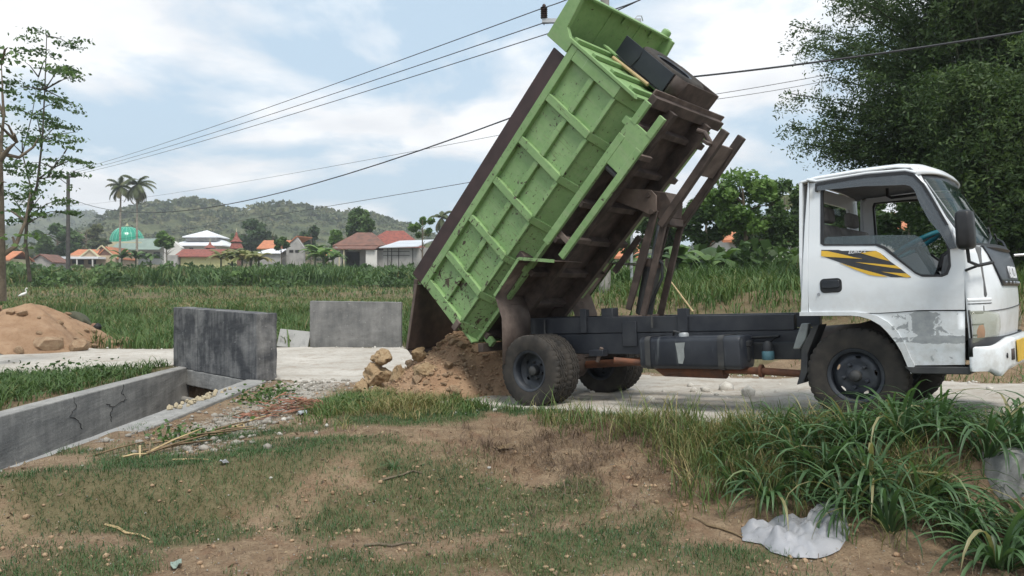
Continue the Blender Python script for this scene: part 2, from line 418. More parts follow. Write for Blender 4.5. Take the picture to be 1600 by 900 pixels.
class MB:
    def __init__(s): s.v = []; s.f = []
    def add(s, vs, fs):
        n = len(s.v); s.v += [tuple(p) for p in vs]; s.f += [tuple(i + n for i in q) for q in fs]; return s
    def box(s, x0, x1, y0, y1, z0, z1):
        return s.add([(x0, y0, z0), (x1, y0, z0), (x1, y1, z0), (x0, y1, z0), (x0, y0, z1), (x1, y0, z1), (x1, y1, z1), (x0, y1, z1)],
                     [(0, 3, 2, 1), (4, 5, 6, 7), (0, 1, 5, 4), (1, 2, 6, 5), (2, 3, 7, 6), (3, 0, 4, 7)])
    def prism(s, pts, y0, y1):
        """polygon of (x, z) swept from y0 to y1"""
        n = len(pts)
        vs = [(p[0], y0, p[1]) for p in pts] + [(p[0], y1, p[1]) for p in pts]
        return s.add(vs, [tuple(range(n)), tuple(range(2 * n - 1, n - 1, -1))] + [(i, (i + 1) % n, n + (i + 1) % n, n + i) for i in range(n)])
    def beam(s, p, q, w, h, up=(0, 0, 1), w2=None, h2=None):
        p, q = Vector(p), Vector(q); d = (q - p).normalized(); u = Vector(up)
        r = d.cross(u)
        if r.length < 1e-4: r = d.cross(Vector((1, 0, 0)))
        r.normalize(); u = r.cross(d).normalized()
        w2 = w if w2 is None else w2; h2 = h if h2 is None else h2
        vs = []
        for c, a, b in ((p, w, h), (q, w2, h2)):
            vs += [c - r * a / 2 - u * b / 2, c + r * a / 2 - u * b / 2, c + r * a / 2 + u * b / 2, c - r * a / 2 + u * b / 2]
        return s.add(vs, [(0, 1, 2, 3), (7, 6, 5, 4), (0, 4, 5, 1), (1, 5, 6, 2), (2, 6, 7, 3), (3, 7, 4, 0)])
    def tube(s, pts, r, n=10, cap=True):
        pts = [Vector(p) for p in pts]
        rs = r if isinstance(r, (list, tuple)) else [r] * len(pts)
        b = len(s.v); prev = None
        for i, p in enumerate(pts):
            d = (pts[min(i + 1, len(pts) - 1)] - pts[max(i - 1, 0)]).normalized()
            if prev is None:
                a = d.cross(Vector((0, 0, 1)))
                if a.length < 1e-3: a = d.cross(Vector((1, 0, 0)))
            else:
                a = prev - d * prev.dot(d)
            a.normalize(); prev = a; c = d.cross(a)
            for k in range(n):
                t = 2 * math.pi * k / n
                s.v.append(tuple(p + (a * math.cos(t) + c * math.sin(t)) * rs[i]))
        m = len(pts)
        for i in range(m - 1):
            for k in range(n):
                k2 = (k + 1) % n
                s.f.append((b + i * n + k, b + i * n + k2, b + (i + 1) * n + k2, b + (i + 1) * n + k))
        if cap:
            s.f.append(tuple(b + k for k in range(n - 1, -1, -1))); s.f.append(tuple(b + (m - 1) * n + k for k in range(n)))
        return s
    def lathe(s, prof, n=48, c=(0, 0, 0), axis='Y', close=False):
        b = len(s.v); m = len(prof)
        for k in range(n):
            t = 2 * math.pi * k / n; ct, st = math.cos(t), math.sin(t)
            for r, y in prof:
                if axis == 'Y': s.v.append((c[0] + r * ct, c[1] + y, c[2] + r * st))
                elif axis == 'Z': s.v.append((c[0] + r * ct, c[1] + r * st, c[2] + y))
                else: s.v.append((c[0] + y, c[1] + r * ct, c[2] + r * st))
        for k in range(n):
            k2 = (k + 1) % n
            for i in range(m if close else m - 1):
                j = (i + 1) % m
                s.f.append((b + k * m + i, b + k2 * m + i, b + k2 * m + j, b + k * m + j))
        return s
    def loft(s, secs, closed=False, cap=False):
        b = len(s.v); m = len(secs[0])
        for q in secs: s.v += [tuple(p) for p in q]
        for i in range(len(secs) - 1):
            for k in range(m if closed else m - 1):
                k2 = (k + 1) % m
                s.f.append((b + i * m + k, b + i * m + k2, b + (i + 1) * m + k2, b + (i + 1) * m + k))
        if cap:
            s.f.append(tuple(b + k for k in range(m))); s.f.append(tuple(b + (len(secs) - 1) * m + k for k in range(m - 1, -1, -1)))
        return s
    def build(s, name, mat, parent=None, bevel=0.0, smooth=35.0, thick=0.0, seg=2):
        me = bpy.data.meshes.new(name); me.from_pydata(s.v, [], s.f)
        bm = bmesh.new(); bm.from_mesh(me)
        bmesh.ops.remove_doubles(bm, verts=bm.verts, dist=1e-6)
        bmesh.ops.recalc_face_normals(bm, faces=bm.faces)
        bm.to_mesh(me); bm.free()
        if smooth:
            me.polygons.foreach_set('use_smooth', [True] * len(me.polygons))
            me.set_sharp_from_angle(angle=R(smooth))
        if mat: me.materials.append(MATS[mat] if isinstance(mat, str) else mat)
        o = bpy.data.objects.new(name, me); link(o, parent)
        if thick:
            m = o.modifiers.new('solid', 'SOLIDIFY'); m.thickness = thick; m.offset = 0
        if bevel:
            m = o.modifiers.new('bevel', 'BEVEL'); m.width = bevel; m.segments = seg; m.limit_method = 'ANGLE'; m.angle_limit = R(40)
        return o

def in_poly(x, y, P):
    c = False; n = len(P); j = n - 1
    for i in range(n):
        if (P[i][1] > y) != (P[j][1] > y) and x < (P[j][0] - P[i][0]) * (y - P[i][1]) / (P[j][1] - P[i][1]) + P[i][0]: c = not c
        j = i
    return c
def seg_pts(P, step):
    out = []
    for i in range(len(P)):
        a, b = P[i], P[(i + 1) % len(P)]
        n = max(1, int(math.hypot(b[0] - a[0], b[1] - a[1]) / step))
        out += [(a[0] + (b[0] - a[0]) * k / n, a[1] + (b[1] - a[1]) * k / n) for k in range(n)]
    return out
def panel(outer, holes, yf, thick, step=0.08):
    """sheet with real holes: outline in (x, z), y from yf(x, z), given a thickness towards +y"""
    loops = [seg_pts(outer, step)] + [seg_pts(h, step) for h in holes]
    V = []; E = []
    for lp in loops:
        b = len(V); n = len(lp); V += [Vector(p) for p in lp]; E += [(b + i, b + (i + 1) % n) for i in range(n)]
    xs = [p[0] for p in outer]; zs = [p[1] for p in outer]
    x = min(xs) + step / 2
    while x < max(xs):
        z = min(zs) + step / 2
        while z < max(zs):
            if in_poly(x, z, outer) and not any(in_poly(x, z, h) for h in holes):
                if min((Vector((x, z)) - q).length for q in V[:sum(len(l) for l in loops)]) > step * 0.45: V.append(Vector((x, z)))
            z += step
        x += step
    r = geometry.delaunay_2d_cdt(V, E, [], 0, 1e-6)
    v2, f2 = r[0], r[2]
    fs = []
    for f in f2:
        cx = sum(v2[i][0] for i in f) / 3; cz = sum(v2[i][1] for i in f) / 3
        if in_poly(cx, cz, outer) and not any(in_poly(cx, cz, h) for h in holes): fs.append(tuple(f))
    m = MB(); n = len(v2)
    m.v = [(p[0], yf(p[0], p[1]), p[1]) for p in v2] + [(p[0], yf(p[0], p[1]) + thick, p[1]) for p in v2]
    m.f = [f for f in fs] + [tuple(n + i for i in reversed(f)) for f in fs]
    cnt = {}
    for f in fs:
        for a, b in ((f[0], f[1]), (f[1], f[2]), (f[2], f[0])):
            cnt.setdefault((min(a, b), max(a, b)), []).append((a, b))
    for k, e in cnt.items():
        if len(e) == 1:
            a, b = e[0]; m.f.append((b, a, n + a, n + b))
    return m

def mesh_np(name, V, F, mat, parent=None, tint=None, smooth=False, quads=True):
    """fast mesh from numpy arrays; F is (n, 4) or (n, 3)"""
    V = np.asarray(V, np.float32); F = np.asarray(F, np.int32)
    me = bpy.data.meshes.new(name); k = F.shape[1]
    me.vertices.add(len(V)); me.vertices.foreach_set('co', V.ravel())
    me.loops.add(F.size); me.loops.foreach_set('vertex_index', F.ravel())
    me.polygons.add(len(F)); me.polygons.foreach_set('loop_start', np.arange(0, F.size, k, dtype=np.int32))
    me.polygons.foreach_set('loop_total', np.full(len(F), k, np.int32))
    if smooth: me.polygons.foreach_set('use_smooth', np.ones(len(F), bool))
    me.update(calc_edges=True)
    if tint is not None:
        a = me.attributes.new('tint', 'FLOAT', 'POINT'); a.data.foreach_set('value', np.asarray(tint, np.float32))
    me.materials.append(MATS[mat])
    o = bpy.data.objects.new(name, me)
    return link(o, parent)

def blades(P, h, w, lean, az=None, curve=1.0, seg=4, droop=0.0, taper=1.0):
    """vertices, faces of grass blades at P (n,3); h, w, lean arrays"""
    n = len(P)
    az = rng.uniform(0, 2 * np.pi, n) if az is None else az
    h = np.broadcast_to(h, n); w = np.broadcast_to(w, n); lean = np.broadcast_to(lean, n)
    dx, dy = np.cos(az), np.sin(az)
    roll = az + np.pi / 2 + rng.normal(0, 0.5, n)
    sx, sy = np.cos(roll), np.sin(roll)
    V = np.zeros((n, seg + 1, 2, 3), np.float32)
    for i in range(seg + 1):
        t = i / seg
        out = h * lean * (t ** (1.0 + curve))
        z = h * (t - droop * lean * t ** 3)
        ww = w * (1 - t ** 2.2) * 0.5 * (0.65 + 0.7 * min(1, 3 * t)) if taper else w * 0.5
        if i == seg: ww = w * 0.02
        c = np.stack([P[:, 0] + dx * out, P[:, 1] + dy * out, P[:, 2] + z], 1)
        V[:, i, 0] = c - np.stack([sx * ww, sy * ww, 0 * ww], 1)
        V[:, i, 1] = c + np.stack([sx * ww, sy * ww, 0 * ww], 1)
    m = (seg + 1) * 2
    base = (np.arange(n) * m)[:, None, None]
    q = np.array([[2 * i, 2 * i + 1, 2 * i + 3, 2 * i + 2] for i in range(seg)])[None]
    F = (base + q).reshape(-1, 4)
    return V.reshape(-1, 3), F, m

def leaves(P, size, nrm=None, aspect=0.5, tint=None, hang=0.0):
    """diamond leaves (two folded halves) at P"""
    n = len(P); size = np.broadcast_to(size, n)[:, None]
    d = rng.normal(size=(n, 3)); d[:, 2] = d[:, 2] * 0.6 - hang
    d /= np.linalg.norm(d, axis=1)[:, None]
    a = rng.normal(size=(n, 3)); s = np.cross(d, a); s /= np.linalg.norm(s, axis=1)[:, None] + 1e-9
    u = np.cross(s, d)
    V = np.zeros((n, 4, 3), np.float32)
    V[:, 0] = P - d * size * 0.5
    V[:, 1] = P + s * size * aspect * 0.5 + u * size * 0.10
    V[:, 2] = P + d * size * 0.5
    V[:, 3] = P - s * size * aspect * 0.5 + u * size * 0.10
    F = np.arange(n * 4).reshape(n, 4)
    return V.reshape(-1, 3), F
def vnoise(x, y, sc, seed=0.0):
    """cheap smooth numpy value noise in -1..1"""
    x = np.asarray(x) * sc + seed * 17.3; y = np.asarray(y) * sc + seed * 9.1
    xi, yi = np.floor(x).astype(np.int64), np.floor(y).astype(np.int64); fx, fy = x - xi, y - yi
    fx = fx * fx * (3 - 2 * fx); fy = fy * fy * (3 - 2 * fy)
    def hsh(a, b):
        t = (a * 374761393 + b * 668265263) & 0x7fffffff
        t = ((t ^ (t >> 13)) * 1274126177) & 0x7fffffff
        return ((t ^ (t >> 16)) & 0xffff) / 32767.5 - 1.0
    a, b, c, d = hsh(xi, yi), hsh(xi + 1, yi), hsh(xi, yi + 1), hsh(xi + 1, yi + 1)
    return (a + (b - a) * fx) + ((c + (d - c) * fx) - (a + (b - a) * fx)) * fy
def fbm(x, y, sc, oct=4, seed=0.0):
    r = 0; a = 1.0; t = 0
    for i in range(oct):
        r = r + a * vnoise(x, y, sc * 2 ** i, seed + i); t += a; a *= 0.5
    return r / t
def sstep(a, b, x):
    t = np.clip((np.asarray(x, float) - a) / (b - a), 0, 1); return t * t * (3 - 2 * t)
def lumpy(name, mat, parent, loc, size, seed, sub=2, rough=0.28, flat=0.8, rz=0.0):
    bm = bmesh.new(); bmesh.ops.create_icosphere(bm, subdivisions=sub, radius=1.0)
    for v in bm.verts:
        p = v.co.copy()
        k = 1 + rough * mnoise.noise(p * 1.2 + Vector((seed, 0, 0))) * 1.5 + rough * 0.6 * mnoise.noise(p * 2.9 + Vector((0, seed, 0)))
        # planar facets as on broken stone
        for j in range(4):
            a = Vector((math.sin(seed * 3.1 + j * 2.2), math.cos(seed * 1.7 + j * 1.3), math.sin(seed + j * 0.9))).normalized()
            dd = p.dot(a) * k
            if dd > 0.66: k *= 0.66 / dd * 0.8 + 0.2
        if sub >= 3: k *= 1 + 0.10 * mnoise.noise(p * 5.5 + Vector((seed, seed, 0))) + 0.05 * mnoise.noise(p * 11 + Vector((0, 0, seed)))
        v.co = p * k
    me = bpy.data.meshes.new(name); bm.to_mesh(me); bm.free()
    me.polygons.foreach_set('use_smooth', [True] * len(me.polygons)); me.set_sharp_from_angle(angle=R(38))
    me.materials.append(MATS[mat])
    o = bpy.data.objects.new(name, me); link(o, parent)
    o.location = loc; o.scale = (size[0], size[1], size[2]); o.rotation_euler = (0, 0, rz)
    return o
# ================================================================== SETTING: ground, road
HX, HY = math.cos(TYAW), math.sin(TYAW)          # truck / road heading on the ground
def road_plane(x, y):
    u = (x - TPOS.x) * HX + (y - TPOS.y) * HY
    z = TPOS.z + math.tan(TPIT) * u
    zz = np.where(u < -3.7, np.maximum(0.0, 0.0727 - 0.0727 * sstep(-3.7, -8.0, u)) * 0 + (0.0727 * (1 - sstep(-3.7, -7.0, u))), z)
    return np.where(u > 5.0, TPOS.z + math.tan(TPIT) * (5.0 + (u - 5.0) * 0.4), zz)
CREST = [(-30, 4.4), (-9, 4.7), (-4, 5.0), (-2.6, 5.75), (-1.6, 6.15), (-0.8, 7.1), (0.0, 7.75), (1.5, 6.75), (2.75, 5.75), (3.8, 5.45), (5, 4.9), (7, 3.9), (12, 1.0), (30, -12)]
def sdist_line(x, y, P):
    """distance to an open polyline, positive on its right-hand side (towards the camera)"""
    best = np.full(np.shape(x), 1e9); sg = np.ones(np.shape(x))
    for (ax, ay), (bx, by) in zip(P[:-1], P[1:]):
        dx, dy = bx - ax, by - ay; L2 = dx * dx + dy * dy
        t = np.clip(((x - ax) * dx + (y - ay) * dy) / L2, 0, 1)
        ex, ey = x - (ax + t * dx), y - (ay + t * dy); d = np.hypot(ex, ey)
        cr = dx * (y - ay) - dy * (x - ax)
        m = d < best
        best = np.where(m, d, best); sg = np.where(m, np.where(cr < 0, 1.0, -1.0), sg)
    return best * sg
NEAR_EDGE = [(30, -12.4), (12, 1.4), (7, 4.3), (5, 5.25), (3.8, 5.8), (2.8, 6.05), (0.05, 8.2), (-0.75, 9.1), (-2.3, 11.15), (-3.45, 11.35), (-3.7, 11.7), (-6.0, 13.9), (-6.6, 12.9), (-7.6, 11.9), (-14, 11.9), (-45, 15)]
FAR_EDGE = [(-45, 24), (-14, 18.2), (-8, 17.4), (-4.9, 17.9), (-2.5, 17.9), (-2.2, 16.6), (2.0, 11.75), (9, 5.9), (30, -11.5)]
ROADP = NEAR_EDGE + FAR_EDGE
def poly_sd(x, y, P):
    """signed distance to polygon, positive inside"""
    x = np.asarray(x, float); y = np.asarray(y, float)
    best = np.full(x.shape, 1e9); ins = np.zeros(x.shape, bool); n = len(P)
    for i in range(n):
        ax, ay = P[i]; bx, by = P[(i + 1) % n]; dx, dy = bx - ax, by - ay
        t = np.clip(((x - ax) * dx + (y - ay) * dy) / (dx * dx + dy * dy), 0, 1)
        best = np.minimum(best, np.hypot(x - ax - t * dx, y - ay - t * dy))
        if ay != by:
            ins ^= ((ay > y) != (by > y)) & (x < (bx - ax) * (y - ay) / (by - ay) + ax)
    return np.where(ins, best, -best)
# concrete channel that runs under the road (plan)
CH_L0, CH_L1 = (-5.45, 5.0), (-5.62, 13.3)       # inner face of its far wall
CH_R0, CH_R1 = (-3.93, 5.0), (-3.98, 11.4)       # inner face of its near wall
def base_z(x, y):
    x = np.asarray(x, float); y = np.asarray(y, float)
    up = road_plane(x, y)
    # field beyond the road on the left: terraces climbing to the village
    Lz = np.interp(y, [17, 19, 24, 30, 30.6, 45, 46, 60, 61, 80, 100, 130, 200, 320, 500], [0, -0.12, -0.05, 0.15, 0.42, 0.75, 1.05, 1.35, 1.62, 2.3, 3.2, 4.6, 7.5, 13, 22])
    Lz = Lz + fbm(x, y, 0.25, 3, 2) * 0.07
    far = -sdist_line(x, y, FAR_EDGE[::-1][:3] + [(-2.2, 16.6), (-10, 25.5), (-40, 60)])
    df = sdist_line(x, y, [(30, -11.5), (9, 5.9), (2.0, 11.75), (-2.2, 16.6), (-12, 28)])
    Rz = up * 0.6 + 1.25 * sstep(0.6, 5.2, df) + 0.022 * np.clip(df - 5, 0, 120) + fbm(x, y, 0.8, 4, 5) * 0.12 * sstep(0.3, 2.0, df)
    wr = sstep(-2.6, 0.6, x - 0.03 * (y - 16))
    back = Lz * (1 - wr) + Rz * wr
    inroad = poly_sd(x, y, ROADP)
    beyond = sstep(0.0, 0.9, -inroad) * ((y > 12.2) | (df > 0))
    beyond = np.where((x < -6) & (y < 15.5), 0, beyond)
    z = up * (1 - beyond) + back * beyond
    # bank down to the low ground where the camera stands
    d = sdist_line(x, y, CREST)
    W = np.interp(x, [-9, -2.6, -1.2, 0, 1.5, 3], [0.42, 0.45, 1.0, 1.7, 1.5, 1.15])
    d = d + fbm(x, y, 1.1, 3, 8) * 0.22
    low = -0.23 + fbm(x, y, 0.6, 3, 3) * 0.05
    t = sstep(0.0, 1.0, d / W)
    z = z * (1 - t) + low * t
    z = z + (fbm(x, y, 2.2, 4, 1) * 0.028 + fbm(x, y, 9, 2, 4) * 0.007) * (1 - sstep(-0.1, 0.4, inroad)) * (y < 25)
    # rubble slope beside the channel
    z = z - 0.10 * np.exp(-((x + 3.0) / 0.5) ** 2) * sstep(11, 9.5, y) * sstep(5.5, 6.5, y)
    z = z - 0.07 * sstep(-6.5, -5.9, x) * (x < -5.6) * (y < 13.0) * (y > -5)
    # ruts on the road
    z = z + sstep(0.1, 0.6, inroad) * fbm(x, y, 1.5, 3, 6) * 0.008
    # the channel itself
    xi0 = np.interp(y, [5.0, 13.3], [CH_L0[0], CH_L1[0]]); xi1 = np.interp(y, [5.0, 11.4], [CH_R0[0], CH_R1[0]])
    front = np.interp(x, [-6.0, -3.8], [13.50, 11.35])            # headwall line
    inside = (x > xi0 - 0.12) & (x < xi1 + 0.14) & (y < front + 0.15) & (y > -8)
    return np.where(inside, -1.05, z)
def zat(x, y):
    return float(base_z(np.array([x]), np.array([y]))[0])

def axis_pts(dense, lim, step, grow):
    a = list(np.arange(dense[0], dense[1], step))
    s = step
    while a[-1] < lim[1]: s *= grow; a.append(a[-1] + s)
    s = step
    while a[0] > lim[0]: s *= grow; a.insert(0, a[0] - s)
    return np.array(a)
gx = axis_pts((-7.5, 7.0), (-700, 700), 0.065, 1.10)
gy = axis_pts((3.2, 13.8), (-30, 900), 0.065, 1.06)
GX, GY = np.meshgrid(gx, gy)
GZ = base_z(GX, GY)
nx, ny = len(gx), len(gy)
idx = np.arange(nx * ny).reshape(ny, nx)
GF = np.stack([idx[:-1, :-1], idx[:-1, 1:], idx[1:, 1:], idx[1:, :-1]], -1).reshape(-1, 4)

# where short grass covers the soil: patches seen on the foreground (centre, radii) plus noise
PATCH = [(650, 800, 1.0, 0.75), (400, 765, 1.2, 0.35), (330, 785, 0.8, 0.3), (180, 805, 1.0, 0.3), (60, 880, 0.8, 0.45), (150, 880, 0.5, 0.3), (820, 865, 0.6, 0.5), (560, 700, 0.9, 0.5), (430, 690, 0.9, 0.4),
         (640, 680, 0.8, 0.6), (1000, 820, 0.5, 0.4), (1060, 870, 0.5, 0.4), (860, 660, 0.8, 0.7), (980, 672, 0.8, 0.6), (560, 640, 0.8, 0.7), (720, 645, 0.7, 0.6), (900, 780, 0.35, 0.3), (530, 870, 0.4, 0.3), (700, 880, 0.5, 0.3), (300, 830, 0.5, 0.2), (480, 740, 0.8, 0.3)]
PG = [(G(px, py, -0.2 if py > 690 else -0.08), rx, ry) for px, py, rx, ry in PATCH]
def turf(x, y):
    m = np.zeros(np.shape(x))
    for p, rx, ry in PG:
        m = np.maximum(m, 1.25 - ((x - p.x) / rx) ** 2 - ((y - p.y) / ry) ** 2 * 0.8)
    return np.clip(m, 0, 1) * 0.75 + fbm(x, y, 1.7, 5, 11) * 1.0 + 0.10
sd_road = poly_sd(GX, GY, ROADP)
far_grass = ((GY > 16.5) | ((GX < -5.8) & (GY > 4)) | (-sd_road > 0.4) & (GY > 12) & (GX > -2)).astype(float)
t_at = np.clip(np.maximum(turf(GX, GY) * (GY < 12.5), far_grass * (0.75 + fbm(GX, GY, 0.5, 3, 3) * 0.4)), 0, 1)
bank_bare = np.exp(-((sdist_line(GX, GY, FAR_EDGE[::-1][:3]) + 2.0) / 1.2) ** 2)

def make_ground_mat():
    t = NT('ground_soil'); v = t.pos()
    n1 = t.noise(v, 1.3, 8, 0.6); n2 = t.noise(v, 9.0, 6, 0.65); n3 = t.noise(v, 58, 5, 0.75)
    c = t.mix(t.ramp(n1, [(0.34, 0.0), (0.66, 1.0)]), (0.160, 0.108, 0.069), (0.255, 0.186, 0.122))
    c = t.mix(t.ramp(n2, [(0.45, 0.0), (0.70, 0.75)]), c, (0.33, 0.25, 0.165))
    c = t.mix(t.ramp(t.noise(v, 4.0, 5, 0.6), [(0.54, 0.0), (0.70, 0.7)]), c, (0.185, 0.105, 0.066))
    # pale flecks: dead straw and grit
    c = t.mix(t.ramp(t.noise(t.scale(v, (1, 2.6, 1)), 42, 3, 0.6), [(0.64, 0.0), (0.70, 0.75)]), c, (0.42, 0.36, 0.25))
    c = t.mix(t.ramp(n3, [(0.32, 0.85), (0.49, 0.0)]), c, (0.070, 0.046, 0.031))
    g = t.mix(n2, (0.050, 0.070, 0.028), (0.105, 0.105, 0.050))
    gm = t.ramp(t.math('ADD', t.attr('turf'), t.math('MULTIPLY', t.math('SUBTRACT', n2, 0.5), 0.9)), [(0.34, 0.0), (0.75, 0.62)])
    c = t.mix(gm, c, g)
    # crumbs of white stone and grey rubble beside the road and the channel
    rub = t.ramp(t.math('MULTIPLY', t.attr('rubble'), t.noise(v, 24, 5, 0.7)), [(0.36, 0.0), (0.44, 1.0)])
    c = t.mix(rub, c, t.mix(n3, (0.24, 0.22, 0.19), (0.44, 0.42, 0.38)))
    h = t.math('ADD', t.math('ADD', t.math('MULTIPLY', n2, 1.0), t.math('MULTIPLY', n3, 0.5)), t.math('MULTIPLY', t.noise(v, 120, 2, 0.6), 0.18))
    t.bsdf(c, 0.95, 0.0, t.bump(h, 0.9, 0.03), 0.15)
    return t.done()
make_ground_mat()
ground = mesh_np('ground', np.stack([GX, GY, GZ], -1).reshape(-1, 3), GF, 'ground_soil', smooth=True)
def put_attr(o, name, val):
    a = o.data.attributes.new(name, 'FLOAT', 'POINT'); a.data.foreach_set('value', np.asarray(val, np.float32).ravel())
put_attr(ground, 'turf', t_at)
rub = np.clip(1.0 - np.abs(sd_road) / 0.55, 0, 1) * (GY < 19) * 0.75
rub = np.maximum(rub, np.exp(-((GX + 2.9) / 0.75) ** 2) * sstep(5.6, 7.5, GY) * sstep(13, 11, GY))
rub = np.maximum(rub, bank_bare * 0.62 * (GX > -1) * (GY > 9))
put_attr(ground, 'rubble', rub)
tag(ground, 'sloping ground of brown soil and patchy grass around the road', None, kind='structure')

def make_road_mat():
    t = NT('road_limestone'); v = t.pos()
    n1 = t.noise(v, 0.9, 7, 0.6); n2 = t.noise(v, 14, 6, 0.7); n3 = t.noise(v, 60, 4, 0.7)
    c = t.mix(t.ramp(n1, [(0.35, 0.0), (0.65, 1.0)]), (0.37, 0.345, 0.305), (0.50, 0.475, 0.43))
    c = t.mix(t.ramp(n2, [(0.52, 0.0), (0.68, 0.75)]), c, (0.29, 0.25, 0.21))
    c = t.mix(t.ramp(n3, [(0.60, 0.0), (0.68, 0.6)]), c, (0.64, 0.62, 0.58))
    # scattered earth crumbs along the wheel tracks
    c = t.mix(t.ramp(t.noise(t.scale(v, (1.0, 1.0, 1.0)), 3.2, 7, 0.72), [(0.50, 0.0), (0.66, 0.75)]), c, (0.285, 0.235, 0.185))
    h = t.math('ADD', n2, t.math('MULTIPLY', n3, 0.6))
    t.bsdf(c, 0.95, 0.0, t.bump(h, 0.7, 0.02), 0.15)
    return t.done()
make_road_mat()
rx = np.arange(-22, 11.5, 0.11); ry = np.arange(-0.6, 21.5, 0.11)
RX, RY = np.meshgrid(rx, ry)
RS = poly_sd(RX, RY, ROADP) + fbm(RX, RY, 1.3, 4, 21) * 0.28 + fbm(RX, RY, 7, 2, 22) * 0.06
RZ = base_z(RX, RY) + 0.012 * sstep(-0.25, 0.25, RS) + np.where(RS < -0.25, -0.4, np.where(RS < 0, -0.03 + 0.12 * RS, 0.0)) + fbm(RX, RY, 6, 2, 9) * 0.004
keep = RS > -0.45
ridx = np.arange(RX.size).reshape(RX.shape)
kf = keep[:-1, :-1] & keep[1:, :-1] & keep[:-1, 1:] & keep[1:, 1:]
# the sheet stops at the channel
RF = np.stack([ridx[:-1, :-1], ridx[:-1, 1:], ridx[1:, 1:], ridx[1:, :-1]], -1)[kf & (RZ[:-1, :-1] > -0.9) & (RZ[1:, 1:] > -0.9) & (RZ[1:, :-1] > -0.9) & (RZ[:-1, 1:] > -0.9)]
used = np.unique(RF); remap = np.zeros(RX.size, np.int64); remap[used] = np.arange(len(used))
road = mesh_np('road', np.stack([RX, RY, RZ], -1).reshape(-1, 3)[used], remap[RF], 'road_limestone', smooth=True)
tag(road, 'white crushed limestone road', None, kind='structure')

# loose stones on and beside the road (too many to count)
def stones(name, pts, smin, smax, mat, label, parent=None):
    bm = bmesh.new(); bmesh.ops.create_icosphere(bm, subdivisions=1, radius=1.0)
    v0 = np.array([v.co[:] for v in bm.verts]); f0 = np.array([[q.index for q in f.verts] for f in bm.faces]); bm.free()
    n = len(pts); s = smin * (smax / smin) ** (rng.random(n) ** 2.2)
    V = np.zeros((n, len(v0), 3)); sq = rng.uniform(0.55, 1.0, (n, 1, 3)); sq[:, :, 2] *= 0.75
    jit = rng.uniform(0.72, 1.15, (n, len(v0), 1))
    a = rng.uniform(0, 6.28, n); ca, sa = np.cos(a), np.sin(a)
    loc = v0[None] * jit * sq * s[:, None, None]
    V[:, :, 0] = loc[:, :, 0] * ca[:, None] - loc[:, :, 1] * sa[:, None]
    V[:, :, 1] = loc[:, :, 0] * sa[:, None] + loc[:, :, 1] * ca[:, None]
    V[:, :, 2] = loc[:, :, 2] + s[:, None] * 0.28
    V += np.asarray(pts)[:, None, :]
    F = (f0[None] + (np.arange(n) * len(v0))[:, None, None]).reshape(-1, 3)
    o = mesh_np(name, V.reshape(-1, 3), F, mat, parent)
    if parent is None: tag(o, label, 'stones', kind='stuff')
    else: tag(o, kind='stuff')
    return o
def scatter(n, x0, x1, y0, y1, dens):
    x = rng.uniform(x0, x1, n); y = rng.uniform(y0, y1, n)
    k = rng.random(n) < dens(x, y); x, y = x[k], y[k]
    return np.stack([x, y, base_z(x, y)], 1)
P1 = scatter(26000, -13, 7, 4.5, 18.5, lambda x, y: np.clip(1 - np.abs(poly_sd(x, y, ROADP) + 0.1) / 0.6, 0.02, 1) * 0.40)
P1 = P1[P1[:, 2] > -0.6]
stones('loose_stones', P1, 0.008, 0.045, 'limestone', 'loose white limestone chips along the edges of the road')
P2 = scatter(5000, -3.65, -1.4, 6.3, 11.6, lambda x, y: np.exp(-((x + 2.9) / 0.6) ** 2) * 0.6)
stones('rubble_chips', P2, 0.008, 0.06, 'rubble_grey', 'grey rubble chips on the slope beside the concrete channel')
P3 = scatter(16000, -5, 5.5, 3.3, 8.0, lambda x, y: 0.30 * (base_z(x, y) < 0.0))
P3 = P3[P3[:, 2] > -0.6]
stones('soil_crumbs', P3, 0.005, 0.030, 'clod', 'small crumbs of earth on the bare foreground soil')
P5 = scatter(46000, -5, 5.5, 3.2, 7.5, lambda x, y: np.clip(0.28 + fbm(x, y, 0.9, 3, 55) * 0.5, 0.03, 0.6) * (base_z(x, y) < 0.02)); P5 = P5[P5[:, 2] > -0.6]
stones('soil_grit', P5, 0.002, 0.010, 'rubble_grey', 'fine pale grit strewn over the foreground soil')
P4 = scatter(2600, 1.0, 9, 8, 22, lambda x, y: np.exp(-((sdist_line(x, y, FAR_EDGE[::-1][:3]) + 2.0) / 1.1) ** 2) * 0.30)
stones('bank_stones', P4, 0.015, 0.13, 'limestone', 'pale stones lying on the bare bank behind the truck')

